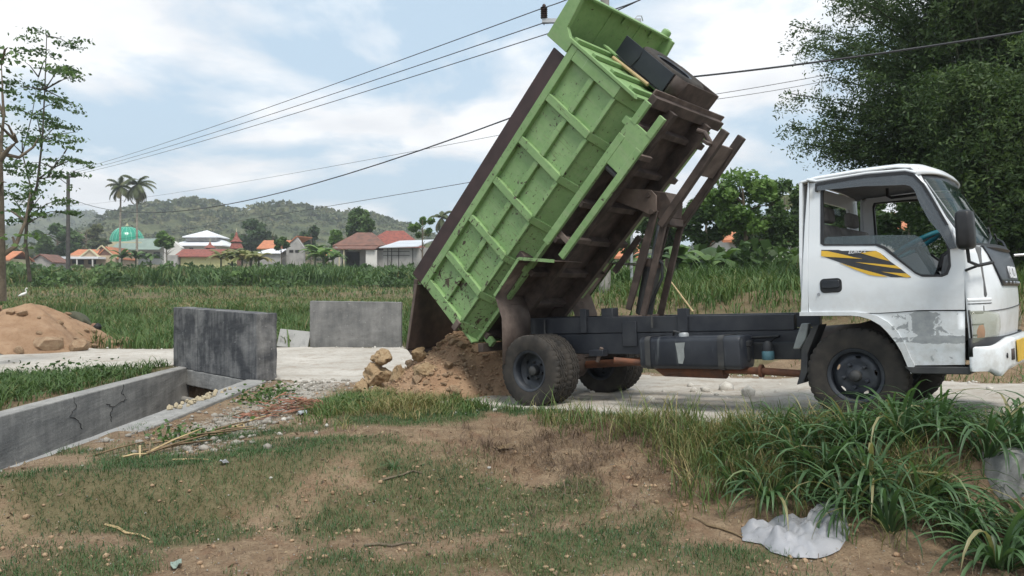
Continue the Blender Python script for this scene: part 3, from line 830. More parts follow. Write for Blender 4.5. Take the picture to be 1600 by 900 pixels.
# ================================================================== concrete: parapets, channel
_ctex = bpy.data.textures.new('concrete_clouds', 'CLOUDS'); _ctex.noise_scale = 0.16; _ctex.noise_depth = 4
def rough_up(o, k=0.022, lv=5):
    m = o.modifiers.new('sub', 'SUBSURF'); m.subdivision_type = 'SIMPLE'; m.levels = lv; m.render_levels = lv
    d = o.modifiers.new('wear', 'DISPLACE'); d.texture = _ctex; d.strength = k; d.mid_level = 0.5; d.texture_coords = 'LOCAL'
def slab(name, A, B, z0, z1, th, mat, label=None, cat=None, parent=None, bevel=0.012, ends=None):
    """upright wall with its visible face on the line A-B; thickness goes away to the left of A->B"""
    A, B = Vector(A), Vector(B); d = (B - A).normalized(); nrm = Vector((-d.y, d.x))
    c0, c1 = A + nrm * th, B + nrm * th
    za0, za1 = z1 if isinstance(z1, tuple) else (z1, z1)
    m = MB(); o = Vector((A.x, A.y, 0))
    q = [A, B, c1, c0]; tz = [za0, za1, za1, za0]
    vs = [(p.x - A.x, p.y - A.y, z0) for p in q] + [(p.x - A.x, p.y - A.y, tz[i]) for i, p in enumerate(q)]
    m.add(vs, [(3, 2, 1, 0), (4, 5, 6, 7), (0, 1, 5, 4), (1, 2, 6, 5), (2, 3, 7, 6), (3, 0, 4, 7)])
    ob = m.build(name, mat, parent, bevel=bevel, smooth=0)
    ob.location = (A.x, A.y, 0)
    rough_up(ob)
    return tag(ob, label, cat)
W1A, W1B = (-6.02, 13.54), (-3.80, 11.33)
w1 = slab('parapet_wall', W1A, W1B, 0.0, (1.06, 1.02), 0.33, 'concrete_dark', 'dark stained concrete parapet wall standing over the channel mouth', 'wall')
W2A, W2B = (-4.82, 18.15), (-2.66, 18.25)
w2 = slab('parapet_wall', W2A, W2B, -0.2, (1.09, 1.06), 0.32, 'concrete_grey', 'lighter grey concrete parapet wall on far side of the road behind the tailgate', 'wall')
# head wall below the parapet, with the dark culvert mouth and a pipe
hd = Vector((W1B[0] - W1A[0], W1B[1] - W1A[1])).normalized(); hn = Vector((-hd.y, hd.x))
def hp(s, off=0.0):
    return (W1A[0] + hd.x * s + hn.x * off, W1A[1] + hd.y * s + hn.y * off)
chan = empty('drainage_channel', (-4.7, 9.0, 0), 0, 'long concrete drainage channel with cracked walls running under the road', 'channel')
def chbox(name, pts, z0, z1, mat, bevel=0.015):
    m = MB(); n = len(pts)
    z1 = z1 if isinstance(z1, (list, tuple)) else [z1] * n
    m.add([(p[0] + 4.7, p[1] - 9.0, z0) for p in pts] + [(p[0] + 4.7, p[1] - 9.0, z1[i]) for i, p in enumerate(pts)],
          [tuple(range(n - 1, -1, -1)), tuple(range(n, 2 * n))] + [(i, (i + 1) % n, n + (i + 1) % n, n + i) for i in range(n)])
    o = m.build(name, mat, chan, bevel=bevel, smooth=0)
    if 'wall' in name: rough_up(o, 0.016, 5)
    return o
chbox('channel_floor', [(-5.55, -6), (-3.9, -6), (-3.9, 11.3), (-5.55, 13.2)], -1.12, -1.0, 'concrete_dark')
fw = chbox('side_wall', [(CH_L0[0], -6), (CH_L0[0], 5.0), CH_L1, (CH_L1[0] - 0.24, CH_L1[1] + 0.2), (CH_L0[0] - 0.24, 5.0), (CH_L0[0] - 0.24, -6)], -1.1, [0.0, 0.01, 0.03, 0.03, 0.01, 0.0], 'concrete_side')
chbox('side_wall', [(CH_R0[0], -6), (CH_R0[0] + 0.34, -6), (CH_R0[0] + 0.34, 5.0), (CH_R1[0] + 0.35, CH_R1[1] - 0.12), (CH_R1[0], CH_R1[1] - 0.0), (CH_R0[0], 5.0)], -1.1, [0.0, 0.0, 0.0, 0.03, 0.03, 0.0], 'concrete_side')
chbox('head_wall', [hp(0.42, 0.0), hp(2.98, 0.0), hp(2.98, 0.3), hp(0.42, 0.3)], -0.27, -0.004, 'concrete_side')
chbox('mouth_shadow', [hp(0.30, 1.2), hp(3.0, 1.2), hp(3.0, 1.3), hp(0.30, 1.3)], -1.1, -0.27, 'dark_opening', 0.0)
chbox('culvert_roof', [hp(0.30, 0.3), hp(3.0, 0.3), hp(3.0, 1.3), hp(0.30, 1.3)], -0.28, -0.20, 'concrete_dark', 0.0)
pm = MB(); a = hp(0.45, -0.10); b = hp(2.9, -0.10)
pm.tube([(a[0] + 4.7, a[1] - 9.0, -0.50), (b[0] + 4.7, b[1] - 9.0, -0.47)], 0.055, 14)
pm.build('pipe', 'pole_concrete', chan)
# cracks in the far channel wall
for pts in ([(115, 0.02), (118, -0.12), (110, -0.2), (122, -0.30), (128, -0.42)], [(193, 0.0), (190, -0.09), (196, -0.16), (193, -0.24)], [(168, -0.20), (178, -0.26), (172, -0.33), (174, -0.46)], [(178, -0.26), (188, -0.22), (198, -0.21)]):
    m = MB(); q = []
    for px, z in pts:
        # where the pixel column meets the wall's inner face
        k = (px - 800.0) / FPX; yy = (CH_L0[0] - 5.0 * (CH_L1[0] - CH_L0[0]) / 8.3) / (k - (CH_L1[0] - CH_L0[0]) / 8.3)
        q.append((CH_L0[0] + (yy - 5.0) * (CH_L1[0] - CH_L0[0]) / 8.3 + 0.002 + 4.7, yy - 9.0, z))
    
    q2 = []
    for a_, b_ in zip(q[:-1], q[1:]):
        for f_ in (0, .25, .5, .75): q2.append((a_[0] + (b_[0] - a_[0]) * f_ + 0.003, a_[1] + (b_[1] - a_[1]) * f_ + random.gauss(0, 0.018), a_[2] + (b_[2] - a_[2]) * f_ + random.gauss(0, 0.006)))
    q2.append(q[-1])
    m.tube(q2, [random.uniform(0.002, 0.0055) for _ in q2], 4)
    m.build('crack', 'dark_opening', chan)
# pebbles spilled on the near channel wall
for k in range(46):
    t = rng.random(); yy = 8.6 + 1.9 * t
    lumpy('pebble', 'pebble', chan, (CH_R0[0] + 0.03 + 0.14 * rng.random() - 0.01 + 4.7, yy - 9.0, 0.022 + 0.03 * rng.random()), (0.020 + 0.018 * rng.random(),) * 3, k * 1.7, sub=1)
# leaning slab beside the far parapet
m = MB(); m.box(-0.36, 0.36, -0.05, 0.05, 0, 0.46)
o = m.build('concrete_slab', 'concrete_pale', None, bevel=0.012, smooth=0)
p = G(462, 541, 0.0); o.location = (p.x, p.y - 0.3, -0.03); o.rotation_euler = (R(-28), R(6), R(4))
tag(o, 'small broken concrete slab leaning by the lighter parapet wall', 'slab')
# grey concrete block half hidden in the tall grass at the right edge
pp = Vector((3.50, 5.05, 0))
bk = MB()
prof = [(-0.42, 0.0), (-0.40, 0.20), (-0.34, 0.31), (-0.26, 0.36), (0.55, 0.36), (0.55, 0.0)]
bk.prism(prof, 0.0, 0.45)
o = bk.build('concrete_block', 'concrete_pale', None, bevel=0.03, smooth=40)
o.location = (pp.x + 0.12, pp.y, -0.06); o.rotation_euler = (0, 0, R(4))
tag(o, 'grey concrete block half hidden in tall grass at the right edge', 'block')

# ================================================================== earth heaps and boulders
def heap(name, label, cx, cy, rx, ry, h, rz, seed, mat, z0=None, skew=0.0, n=70):
    V = []; F = []
    zb = zat(cx, cy) if z0 is None else z0
    for i in range(n + 1):
        for j in range(n + 1):
            a, b = -1 + 2 * i / n, -1 + 2 * j / n
            V.append((a, b))
    A = np.array(V); r = np.hypot(A[:, 0], A[:, 1])
    th = np.arctan2(A[:, 1], A[:, 0])
    rr = r / (1 + 0.16 * np.sin(3 * th + seed) + 0.10 * np.sin(5 * th + 2 * seed))
    pr = np.clip(1 - rr, 0, 1)
    z = h * np.where(pr > 0, (1 - (1 - np.minimum(pr * 1.12, 1)) ** 1.25), 0) * 0.98
    x, y = A[:, 0] * rx * 1.25, A[:, 1] * ry * 1.25
    z = z + (fbm(x + seed, y, 1.6, 4, seed) * 0.10 + fbm(x, y + seed, 7.0, 3, seed) * 0.035 + fbm(x, y, 19, 2, seed) * 0.012) * np.minimum(1, pr * 4)
    x = x + skew * z
    z = np.where(pr <= 0, -0.12, z)
    c, s = math.cos(rz), math.sin(rz)
    gxw, gyw = cx + x * c - y * s, cy + x * s + y * c
    gz = base_z(gxw, gyw)
    ZZ = np.maximum(gz, -0.3) - zb + z
    I = np.arange((n + 1) ** 2).reshape(n + 1, n + 1)
    FF = np.stack([I[:-1, :-1], I[1:, :-1], I[1:, 1:], I[:-1, 1:]], -1).reshape(-1, 4)
    keepv = pr.reshape(n + 1, n + 1) > -0.0
    kf = (keepv[:-1, :-1] | keepv[1:, :-1] | keepv[1:, 1:] | keepv[:-1, 1:]).ravel()
    pr2 = pr.reshape(n + 1, n + 1); kf = ((pr2[:-1, :-1] + pr2[1:, :-1] + pr2[1:, 1:] + pr2[:-1, 1:]) > 0).ravel()
    FF = FF[kf]; u = np.unique(FF); rm = np.zeros(len(A), int); rm[u] = np.arange(len(u))
    o = mesh_np(name, np.stack([gxw - cx, gyw - cy, ZZ], 1)[u], rm[FF], mat, smooth=True)
    o.location = (cx, cy, zb)
    tag(o, label, 'heap')
    def surf(wx, wy):
        dx, dy = wx - cx, wy - cy
        lx, ly = dx * c + dy * s, -dx * s + dy * c
        # nearest grid vertex is enough
        k = np.argmin((x - lx) ** 2 + (y - ly) ** 2)
        return float(zb + ZZ[k]), float(pr[k])
    return o, surf
hp1, hs1 = heap('earth_heap', 'fresh tan earth heap spilling from the raised bed of the truck', -0.58, 10.15, 0.95, 0.95, 0.74, 0.3, 3.0, 'heap_soil')
hp2, hs2 = heap('earth_heap', 'big brown earth heap across the road at the left edge', -11.25, 17.6, 1.50, 1.4, 1.04, 0.0, 5.2, 'heap_soil')
def clods(hobj, surf, n, cx, cy, rx, ry, smin, smax, seed, fmin=0.02):
    k = 0; tries = 0
    protos = []
    for q in range(6):
        b = lumpy('clod', 'clod', hobj, (0, 0, 0), (1, 1, 1), seed + q * 3.3, sub=1, rough=0.35)
        protos.append(b)
    first = [True] * 6
    while k < n and tries < n * 8:
        tries += 1
        wx, wy = cx + rng.uniform(-rx, rx), cy + rng.uniform(-ry, ry)
        z, pr = surf(wx, wy)
        if pr <= fmin: continue
        s = smin * (smax / smin) ** (rng.random() ** 1.6)
        if rng.random() < pr * 0.7: continue
        q = k % 6
        if first[q]: o = protos[q]; first[q] = False
        else: o = protos[q].copy(); link(o, hobj)
        o.location = (wx - hobj.location.x, wy - hobj.location.y, z - hobj.location.z + s * 0.25)
        o.scale = (s * rng.uniform(0.8, 1.3), s * rng.uniform(0.7, 1.1), s * rng.uniform(0.55, 0.85)); o.rotation_euler = (rng.uniform(-.4, .4), rng.uniform(-.4, .4), rng.uniform(0, 6.28))
        k += 1
clods(hp1, hs1, 260, -0.85, 9.8, 1.5, 1.3, 0.028, 0.10, 4.0)
clods(hp2, hs2, 60, -10.6, 17.2, 2.9, 2.0, 0.04, 0.13, 9.0)
PS = []
for _ in range(4200):
    wx, wy = -0.75 + rng.normal(0, 0.62), 9.85 + rng.normal(0, 0.55)
    z, pr = hs1(wx, wy)
    if pr <= 0 and rng.random() < 0.5: z = zat(wx, wy); PS.append((wx + 0.58, wy - 10.15, z - hp1.location.z)); continue
    if pr > 0: PS.append((wx + 0.58, wy - 10.15, z - hp1.location.z))
stones('earth_crumbs', PS, 0.008, 0.030, 'clod', None, hp1)
BL = [(598, 557, 0.155, 0.19, 0.115, 10.35, 'pointed tan boulder balanced on top of a larger boulder left of the earth heap'),
      (592, 588, 0.25, 0.20, 0.17, 10.30, 'largest tan boulder at the left foot of the earth heap'),
      (565, 606, 0.125, 0.11, 0.115, 10.15, 'tan boulder just left of the largest boulder'),
      (572, 623, 0.14, 0.12, 0.115, 9.55, 'pale boulder in the grass below the largest boulder'),
      (549, 637, 0.08, 0.07, 0.075, 9.15, 'small pale stone lowest in the grass before the boulders'),
      (586, 604, 0.08, 0.08, 0.07, 9.85, 'small tan stone in front of the largest boulder'),
      (655, 552, 0.14, 0.10, 0.10, 9.75, 'blocky tan boulder high on the earth heap below the tailgate'),
      (668, 582, 0.16, 0.11, 0.10, 9.35, 'long tan boulder in the middle of the earth heap'),
      (626, 586, 0.11, 0.10, 0.13, 9.75, 'upright tan boulder between the largest boulder and the earth heap')]
for i, (px, py, sx, sy, sz, dep, lab) in enumerate(BL):
    p = D(px, py, dep)
    o = lumpy('boulder', 'rock_tan', None, p, (sx, sy, sz), 2.1 + i * 1.9, sub=4, rough=0.42, rz=i * 1.3)
    tag(o, lab, 'boulder', 'boulders beside the fresh earth heap')
    g = zat(p.x, p.y)
    zs = max(g, hs1(p.x, p.y)[0] if hs1(p.x, p.y)[1] > 0 else g)
    if i != 0: o.location.z = min(p.z, zs + sz * 0.75) if i in (3, 4, 5) else p.z
for i, (px, py, s, lab) in enumerate([(73, 543, 0.30, 'long brown boulder at the foot of the big heap'), (122, 541, 0.20, 'tan boulder at the right foot of the big heap'), (177, 532, 0.14, 'brown stone in the pebbly tail of the big heap'), (196, 530, 0.15, 'outermost brown stone right of the big heap')]):
    p = G(px, py + 8, 0.0)
    o = lumpy('boulder', 'clod', None, (p.x, p.y, s * 0.5), (s * 1.35, s, s * 0.85), 31 + i * 2.3, sub=2, rz=i)
    tag(o, lab, 'boulder', 'boulders at the foot of the big heap')
# ================================================================== THE DUMP TRUCK
truck = empty('dump_truck', (0, 0, 0), 0, 'white cab dump truck with its green bed tipped up, dropping earth behind', 'truck')
truck.matrix_world = TMAT
def Yc(z):
    return -0.86 + 0.075 * max(0.0, (z - 1.40) / 0.65) - 0.015 * max(0.0, 1 - abs(z - 1.1) / 0.4) + 0.02 * max(0.0, (0.75 - z) / 0.3)
def TC(px, py):
    Y = -0.86
    for _ in range(6):
        x, z = T(px, py, Y); Y = Yc(z)
    return (x, z)
def crop(pts, ox, oy, sc):
    return [TC(ox + a / sc, oy + b / sc) for a, b in pts]

# ---- wheels
def tyre_mesh(R0=WR, w=0.205, n=160):
    prof = [(0.224, -w * 0.40), (0.232, -w * 0.47), (0.27, -w * 0.50), (0.315, -w * 0.515), (0.355, -w * 0.50), (0.378, -w * 0.47),
            (R0 - 0.006, -w * 0.42), (R0, -w * 0.39), (R0, -w * 0.235), (R0 - 0.012, -w * 0.225), (R0 - 0.012, -w * 0.17), (R0, -w * 0.16), (R0, -w * 0.035), (R0 - 0.012, -w * 0.025)]
    prof = prof + [(r, -y) for r, y in reversed(prof)]
    m = MB(); mm = len(prof)
    for k in range(n):
        t = 2 * math.pi * k / n; zz = 0.010 * (1 if (k // 3) % 2 else -1)
        gap = (k % 4) == 3
        for i, (r, y) in enumerate(prof):
            j = min(i, mm - 1 - i)
            if 9 <= j <= 13 or j == 8: y = y + zz * (0.7 if j != 8 else 0.5)
            if j in (5, 6, 7) and gap: r -= 0.010
            if j == 8 and gap: r -= 0.006
            m.v.append((r * math.cos(t), y, r * math.sin(t)))
    for k in range(n):
        k2 = (k + 1) % n
        for i in range(mm - 1):
            m.f.append((k * mm + i, k2 * mm + i, k2 * mm + i + 1, k * mm + i + 1))
    return m
def rim_disc(depth, hole_r, n_holes, hole_w, hole_h, prof):
    out = [(0.200 * math.cos(t), 0.200 * math.sin(t)) for t in np.linspace(0, 2 * math.pi, 48, endpoint=False)]
    holes = []
    for k in range(n_holes):
        a = math.pi / 2 + 2 * math.pi * k / n_holes
        h = []
        for q in range(12):
            b = 2 * math.pi * q / 12
            tx, ty = hole_w * math.cos(b), hole_h * math.sin(b)
            h.append(((hole_r + ty) * math.cos(a) - tx * math.sin(a), (hole_r + ty) * math.sin(a) + tx * math.cos(a)))
        holes.append(h)
    rs, ys = [p[0] for p in prof], [p[1] for p in prof]
    return panel(out, holes, lambda x, z: float(np.interp(math.hypot(x, z), rs, ys)), 0.008, 0.022)
_tyre = {}
def wheel(loc, kind, side, rot=0.0, parent=None, name='wheel', mat='rubber'):
    """side -1: outer face towards -y"""
    w = MB().lathe([(0.198, -0.085), (0.205, -0.090), (0.224, -0.096), (0.228, -0.090), (0.222, -0.075), (0.205, -0.05), (0.198, 0.0), (0.205, 0.05), (0.222, 0.075), (0.228, 0.090), (0.224, 0.096), (0.205, 0.090)], 56)
    wo = w.build(name, 'rim_blue', parent or truck, smooth=50)
    wo.location = loc; wo.rotation_euler = (0, rot, math.pi if side > 0 else 0)
    if 't' not in _tyre:
        _tyre['t'] = tyre_mesh().build('tyre', mat, wo, smooth=32); t = _tyre['t']
    else:
        t = _tyre['t'].copy(); link(t, wo)
    t.matrix_parent_inverse = Matrix.Identity(4)
    if mat != 'rubber':
        t.data = t.data.copy(); t.data.materials[0] = MATS[mat]
    if kind == 'front':
        prof = [(0.0, -0.075), (0.06, -0.075), (0.075, -0.062), (0.10, -0.060), (0.135, -0.066), (0.165, -0.060), (0.19, -0.030), (0.2, -0.028)]
        rim_disc(0, 0.155, 5, 0.026, 0.011, prof).build('rim', 'rim_blue', wo, smooth=40)
        MB().lathe([(0.001, -0.128), (0.022, -0.126), (0.040, -0.116), (0.046, -0.10), (0.048, -0.07)], 28).build('hub', 'black_dust', wo)
        for k in range(5):
            a = math.pi / 2 + math.pi / 5 + 2 * math.pi * k / 5
            MB().lathe([(0.001, -0.100), (0.012, -0.098), (0.016, -0.086), (0.017, -0.062)], 10, (0.098 * math.cos(a), 0, 0.098 * math.sin(a))).build('wheel_nut', 'rim_blue', wo)
    else:
        prof = [(0.0, 0.035), (0.085, 0.035), (0.11, 0.045), (0.15, 0.050), (0.185, 0.030), (0.2, 0.015)]
        rim_disc(0, 0.155, 5, 0.024, 0.012, prof).build('rim', 'rim_blue', wo, smooth=40)
        MB().lathe([(0.001, -0.050), (0.035, -0.048), (0.052, -0.035), (0.056, 0.0), (0.060, 0.04)], 24).build('hub', 'black_dust', wo)
        for k in range(6):
            a = 2 * math.pi * k / 6
            MB().lathe([(0.001, 0.0), (0.012, 0.002), (0.016, 0.01), (0.016, 0.045)], 8, (0.092 * math.cos(a), 0, 0.092 * math.sin(a))).build('wheel_nut', 'black_dust', wo)
    return wo
wheel((0, -0.680, WR - 0.004), 'front', -1, 0.15, mat='rubber_worn')
wheel((0, 0.680, WR - 0.004), 'front', 1, 0.4)
for s in (-1, 1):
    wheel((-WB, s * 0.815, WR - 0.004), 'rear', s, 0.3)
    wheel((-WB, s * 0.583, WR - 0.004), 'rear', -s, 0.9)

# ---- frame
for s in (-1, 1):
    y0, y1 = s * 0.385, s * 0.31
    ya, yb = min(y0, y1), max(y0, y1)
    m = MB(); yo = s * 0.385
    # lower rail (deeper) with a step, and the sub frame bolted on top
    m.prism([(-4.15, 0.60), (-3.95, 0.55), (-2.95, 0.55), (-0.55, 0.535), (-0.55, 0.765), (-4.15, 0.775)], min(yo, yo - s * 0.06), max(yo, yo - s * 0.06))
    rail = m.build('chassis_rail', 'chassis_black', truck, bevel=0.006)
    m2 = MB(); yq = yo + s * 0.004
    m2.prism([(-4.15, 0.782), (-0.62, 0.772), (-0.62, 0.918), (-3.9, 0.975), (-4.15, 0.975)], min(yq, yq - s * 0.075), max(yq, yq - s * 0.075))
    sub = m2.build('sub_frame', 'chassis_black', truck, bevel=0.006)
    m4 = MB(); m4.box(-0.56, 0.95, min(yo, yo - s * 0.06), max(yo, yo - s * 0.06), 0.50, 0.66)
    m4.build('front_rail', 'chassis_black', truck, bevel=0.005)
    if s < 0:
        Y = -0.395
        for (xa, xb, za, zb, wide) in ((907, 918, 483, 520, 1), (1059, 1076, 482, 518, 1), (972, 996, 503, 541, 0)):
            xl, z1 = T(xa, za, Y); xr, z0 = T(xb, zb, Y)
            mm = MB(); mm.box(xl, xr, Y - 0.018 if wide else Y - 0.010, Y - 0.003 if wide else Y - 0.001, z0, z1)
            if wide: mm.box(xl + 0.01, xr - 0.01, Y - 0.003, Y + 0.07, z1 - 0.09, z1 - 0.006)
            mm.build('frame_bracket', 'chassis_black', truck, bevel=0.004)
        for xp, ya_, yb_ in ((853, 500, 545), (1020, 492, 512)):
            xx, z1 = T(xp, ya_, Y); _, z0 = T(xp, yb_, Y)
            MB().tube([(xx, Y - 0.03, z0), (xx, Y - 0.03, z1)], 0.011, 8).build('u_bolt', 'black_dust', truck)
for x in (-4.05, -2.45, -1.7, -0.75, 0.7):
    MB().box(x - 0.04, x + 0.04, -0.32, 0.32, 0.58, 0.74).build('cross_member', 'chassis_black', truck, bevel=0.005)
# rear under-run bar and tail lamps at the rear of the frame
MB().box(-4.20, -4.12, -0.82, 0.82, 0.60, 0.70).build('rear_bar', 'rust_dark', truck, bevel=0.006)
MB().box(-4.235, -4.20, -0.78, -0.52, 0.62, 0.70).build('tail_lamp', 'black_plastic', truck, bevel=0.005)
# rear axle, springs
m = MB(); m.tube([(-WB, -0.75, WR), (-WB, 0.75, WR)], 0.062, 16)
ax = m.build('rear_axle', 'rust_dark', truck)
MB().lathe([(0.001, -0.12), (0.08, -0.11), (0.14, -0.06), (0.155, 0.0), (0.14, 0.06), (0.08, 0.12), (0.001, 0.14)], 24, (-WB, 0, WR), 'X').build('differential', 'rust_dark', ax)
for s in (-1, 1):
    sp = None
    for k in range(5):
        hl = 0.62 - 0.09 * k; z = WR + 0.115 - 0.016 * k; pts = []
        for i in range(13):
            u = -1 + 2 * i / 12; pts.append((-WB + u * hl, s * 0.44, z + 0.055 * u * u * (hl / 0.62) ** 2))
        m = MB()
        m.loft([[(p[0], p[1] - 0.033, p[2] - 0.006), (p[0], p[1] + 0.033, p[2] - 0.006), (p[0], p[1] + 0.033, p[2] + 0.006), (p[0], p[1] - 0.033, p[2] + 0.006)] for p in pts], True, True)
        o = m.build('leaf_spring' if k == 0 else 'spring_leaf', 'rust_dark', truck if k == 0 else sp)
        if k == 0: sp = o
    MB().box(-WB + 0.52, -WB + 0.70, s * 0.44 - 0.05, s * 0.44 + 0.05, WR + 0.13, WR + 0.20).build('spring_hanger', 'chassis_black', truck, bevel=0.008)
MB().tube([(-2.78, -0.44, 0.47), (-2.70, -0.46, 0.62)], 0.022, 8).build('shackle', 'rust_brown', truck)
MB().tube([(-WB + 0.15, 0, WR), (-1.5, 0, 0.50)], 0.045, 14).build('drive_shaft', 'rust_red', truck)
MB().tube([(-1.5, 0, 0.50), (-0.35, 0, 0.56)], 0.045, 14).build('drive_shaft', 'rust_dark', truck)
m = MB(); m.lathe([(0.001, -0.45), (0.10, -0.42), (0.17, -0.30), (0.19, 0.1), (0.23, 0.25), (0.24, 0.55), (0.001, 0.55)], 18, (-0.25, 0, 0.62), 'X')
m.build('gearbox', 'rust_dark', truck)
# front axle beam
MB().beam((0, -0.62, 0.36), (0, 0.62, 0.36), 0.09, 0.10).build('front_axle', 'black_dust', truck, bevel=0.01)
# exhaust along the underside
xa, za = T(1030, 578, -0.5); xb, zb = T(1120, 580, -0.5)
m = MB(); m.tube([(-2.02, -0.5, 0.44), (-1.9, -0.52, 0.415), (-1.25, -0.52, 0.405)], [0.04, 0.085, 0.085], 16)
ex = m.build('exhaust_muffler', 'rust_red', truck, smooth=60)
MB().tube([(-1.28, -0.52, 0.405), (-1.22, -0.52, 0.405), (-0.92, -0.52, 0.40), (-0.45, -0.50, 0.375), (0.1, -0.45, 0.37)], 0.034, 12).build('exhaust_pipe', 'rust_red', ex)
MB().lathe([(0.035, -0.012), (0.062, -0.012), (0.062, 0.012), (0.035, 0.012)], 16, (-0.90, -0.52, 0.40), 'X', True).build('flange', 'rust_red', ex)
MB().tube([(-2.02, -0.5, 0.44), (-2.25, -0.50, 0.47), (-2.45, -0.62, 0.50)], 0.034, 12).build('tail_pipe', 'rust_red', ex)
# fuel tank
(tx0, tz1), (tx1, tz0) = T(998, 527, -0.72), T(1160, 578, -0.72)
def tank_sec(x, k):
    y0, y1 = -0.74, -0.40; z0, z1 = tz0, tz1; r = 0.05
    cy, cz = (y0 + y1) / 2, (z0 + z1) / 2; hy, hz = (y1 - y0) / 2 * k, (z1 - z0) / 2 * k
    out = []
    for (sx, sz, a0) in ((1, 1, 0), (-1, 1, 90), (-1, -1, 180), (1, -1, 270)):
        for q in range(6):
            a = R(a0 + 90 * q / 5); out.append((x, cy + sx * (hy - r) + r * math.cos(a), cz + sz * (hz - r) + r * math.sin(a)))
    return out
m = MB(); m.loft([tank_sec(tx0, 0.82), tank_sec(tx0 + 0.012, 0.95), tank_sec(tx0 + 0.04, 1.0), tank_sec(tx1 - 0.04, 1.0), tank_sec(tx1 - 0.012, 0.95), tank_sec(tx1, 0.82)], True, True)
t = NT('tank_paint'); v = t.coord()
c = t.mix(t.ramp(t.noise(v, 3.0, 6), [(0.35, 0.0), (0.7, 1.0)]), (0.012, 0.015, 0.023), (0.034, 0.038, 0.046))
dr = t.ramp(t.noise(t.scale(v, (7, 0.6, 0.6)), 2.2, 5, 0.6), [(0.57, 0.0), (0.66, 0.75)])
c = t.mix(dr, c, (0.105, 0.115, 0.12))
t.bsdf(c, 0.42, 0.0, t.bump(t.noise(v, 5, 4), 0.25, 0.02), 0.5); t.done()
tank = m.build('fuel_tank', 'tank_paint', truck, smooth=40)
for xf in (0.10, 0.82):
    x = tx0 + (tx1 - tx0) * xf
    m = MB(); m.loft([[(x + dx, q[1] * 1.0 + (0.006 if q[1] > -0.57 else -0.006), q[2] + (0.006 if q[2] > (tz0 + tz1) / 2 else -0.006)) for q in tank_sec(0, 1.0)] for dx in (-0.03, 0.03)], True, False)
    m.build('tank_strap', 'black_dust', tank, smooth=60)
x = T(1068, 524, -0.66)[0]
MB().lathe([(0.05, 0.0), (0.05, 0.03), (0.042, 0.045), (0.001, 0.05)], 20, (x, -0.655, tz1 - 0.01), 'Z').build('filler_cap', 'galvanised', tank)
MB().tube([(x - 0.14, -0.60, tz1 + 0.015), (x - 0.10, -0.66, tz1 + 0.05), (x - 0.03, -0.67, tz1 + 0.035)], 0.012, 8).build('fuel_hose', 'black_dust', tank)
# primer stain running down the tank below its cap
m = MB(); ys = -0.7425
m.prism([(x - 0.05, tz1 - 0.06), (x + 0.055, tz1 - 0.055), (x + 0.04, tz1 - 0.12), (x + 0.042, tz1 - 0.20), (x + 0.02, tz1 - 0.262), (x - 0.025, tz1 - 0.258), (x - 0.035, tz1 - 0.16)], ys - 0.002, ys)
m.build('paint_stain', 'grey_primer', tank, smooth=0)
# oil filter cup and air tank beside it
xf, zf = T(1165, 545, -0.55)
MB().lathe([(0.001, -0.15), (0.03, -0.15), (0.05, -0.13), (0.055, 0.0), (0.065, 0.01), (0.065, 0.05), (0.02, 0.07), (0.001, 0.07)], 18, (xf, -0.55, zf + 0.02), 'Z').build('fuel_filter', 'black_plastic', truck)
xf, zf = T(1200, 553, -0.5)
fo = MB().lathe([(0.001, -0.055), (0.05, -0.055), (0.056, -0.045), (0.056, 0.02), (0.05, 0.03)], 18, (xf, -0.5, zf), 'Z').build('oil_filter', 'filter_blue', truck)
MB().lathe([(0.052, 0.025), (0.05, 0.06), (0.04, 0.10), (0.02, 0.12), (0.001, 0.122)], 16, (xf, -0.5, zf), 'Z').build('filter_head', 'black_dust', fo)
MB().tube([(xf, -0.5, zf + 0.1), (xf + 0.1, -0.46, zf + 0.16), (xf - 0.2, -0.46, zf + 0.15), (xf - 0.35, -0.45, zf + 0.12)], 0.014, 8).build('hose', 'black_plastic', truck)
MB().box(xf - 0.32, xf + 0.28, -0.42, -0.30, 0.50, 0.66).build('battery_box', 'black_dust', truck, bevel=0.01)
# grey brackets, inner mud guard behind the front wheel
q = [T(a, b, -0.62) for a, b in ((1254, 505), (1266, 505), (1262, 530), (1252, 545), (1241, 545), (1246, 528))]
MB().prism(q, -0.66, -0.58).build('stay_bracket', 'grey_primer', truck, bevel=0.01)
q = [T(a, b, -0.74) for a, b in ((1281, 507), (1272, 508), (1253, 545), (1252, 580), (1246, 601), (1256, 598), (1263, 580), (1263, 552))]
m = MB(); m.prism(q, -0.76, -0.55)
m.build('front_mud_flap', 'black_dust', truck, bevel=0.005)

# ---- cab shell, right (near) side
# window opening of the door, photo pixels
WIN = [(1282, 300), (1285, 292.5), (1350, 285), (1415, 281), (1426, 283), (1437, 291), (1450, 312), (1470, 351), (1484, 386), (1486, 416), (1481, 429), (1472, 432.5), (1441, 432.5), (1430, 427.5), (1381, 389.5), (1368, 383.8), (1287, 384), (1282, 381)]
winp = [TC(a, b) for a, b in WIN]
DOOR_UP = [(1265.5, 286), (1355, 275.5), (1415, 271), (1430, 275), (1446, 289), (1462, 316), (1483, 351), (1500, 385), (1507.5, 389), (1507.5, 484), (1436, 484.5), (1400, 487.5), (1372, 489), (1264, 489)]
doorp = [TC(a, b) for a, b in DOOR_UP]
DOOR_LO = [(1437, 486.2), (1507.5, 486.2), (1507.5, 570), (1420, 571), (1413, 551), (1404, 533), (1394, 518), (1380, 505), (1366, 497), (1352, 492), (1336, 490.5), (1374, 490.2), (1402, 488.6)]
lop = [TC(a, b) for a, b in DOOR_LO]
yf = lambda x, z: Yc(z)
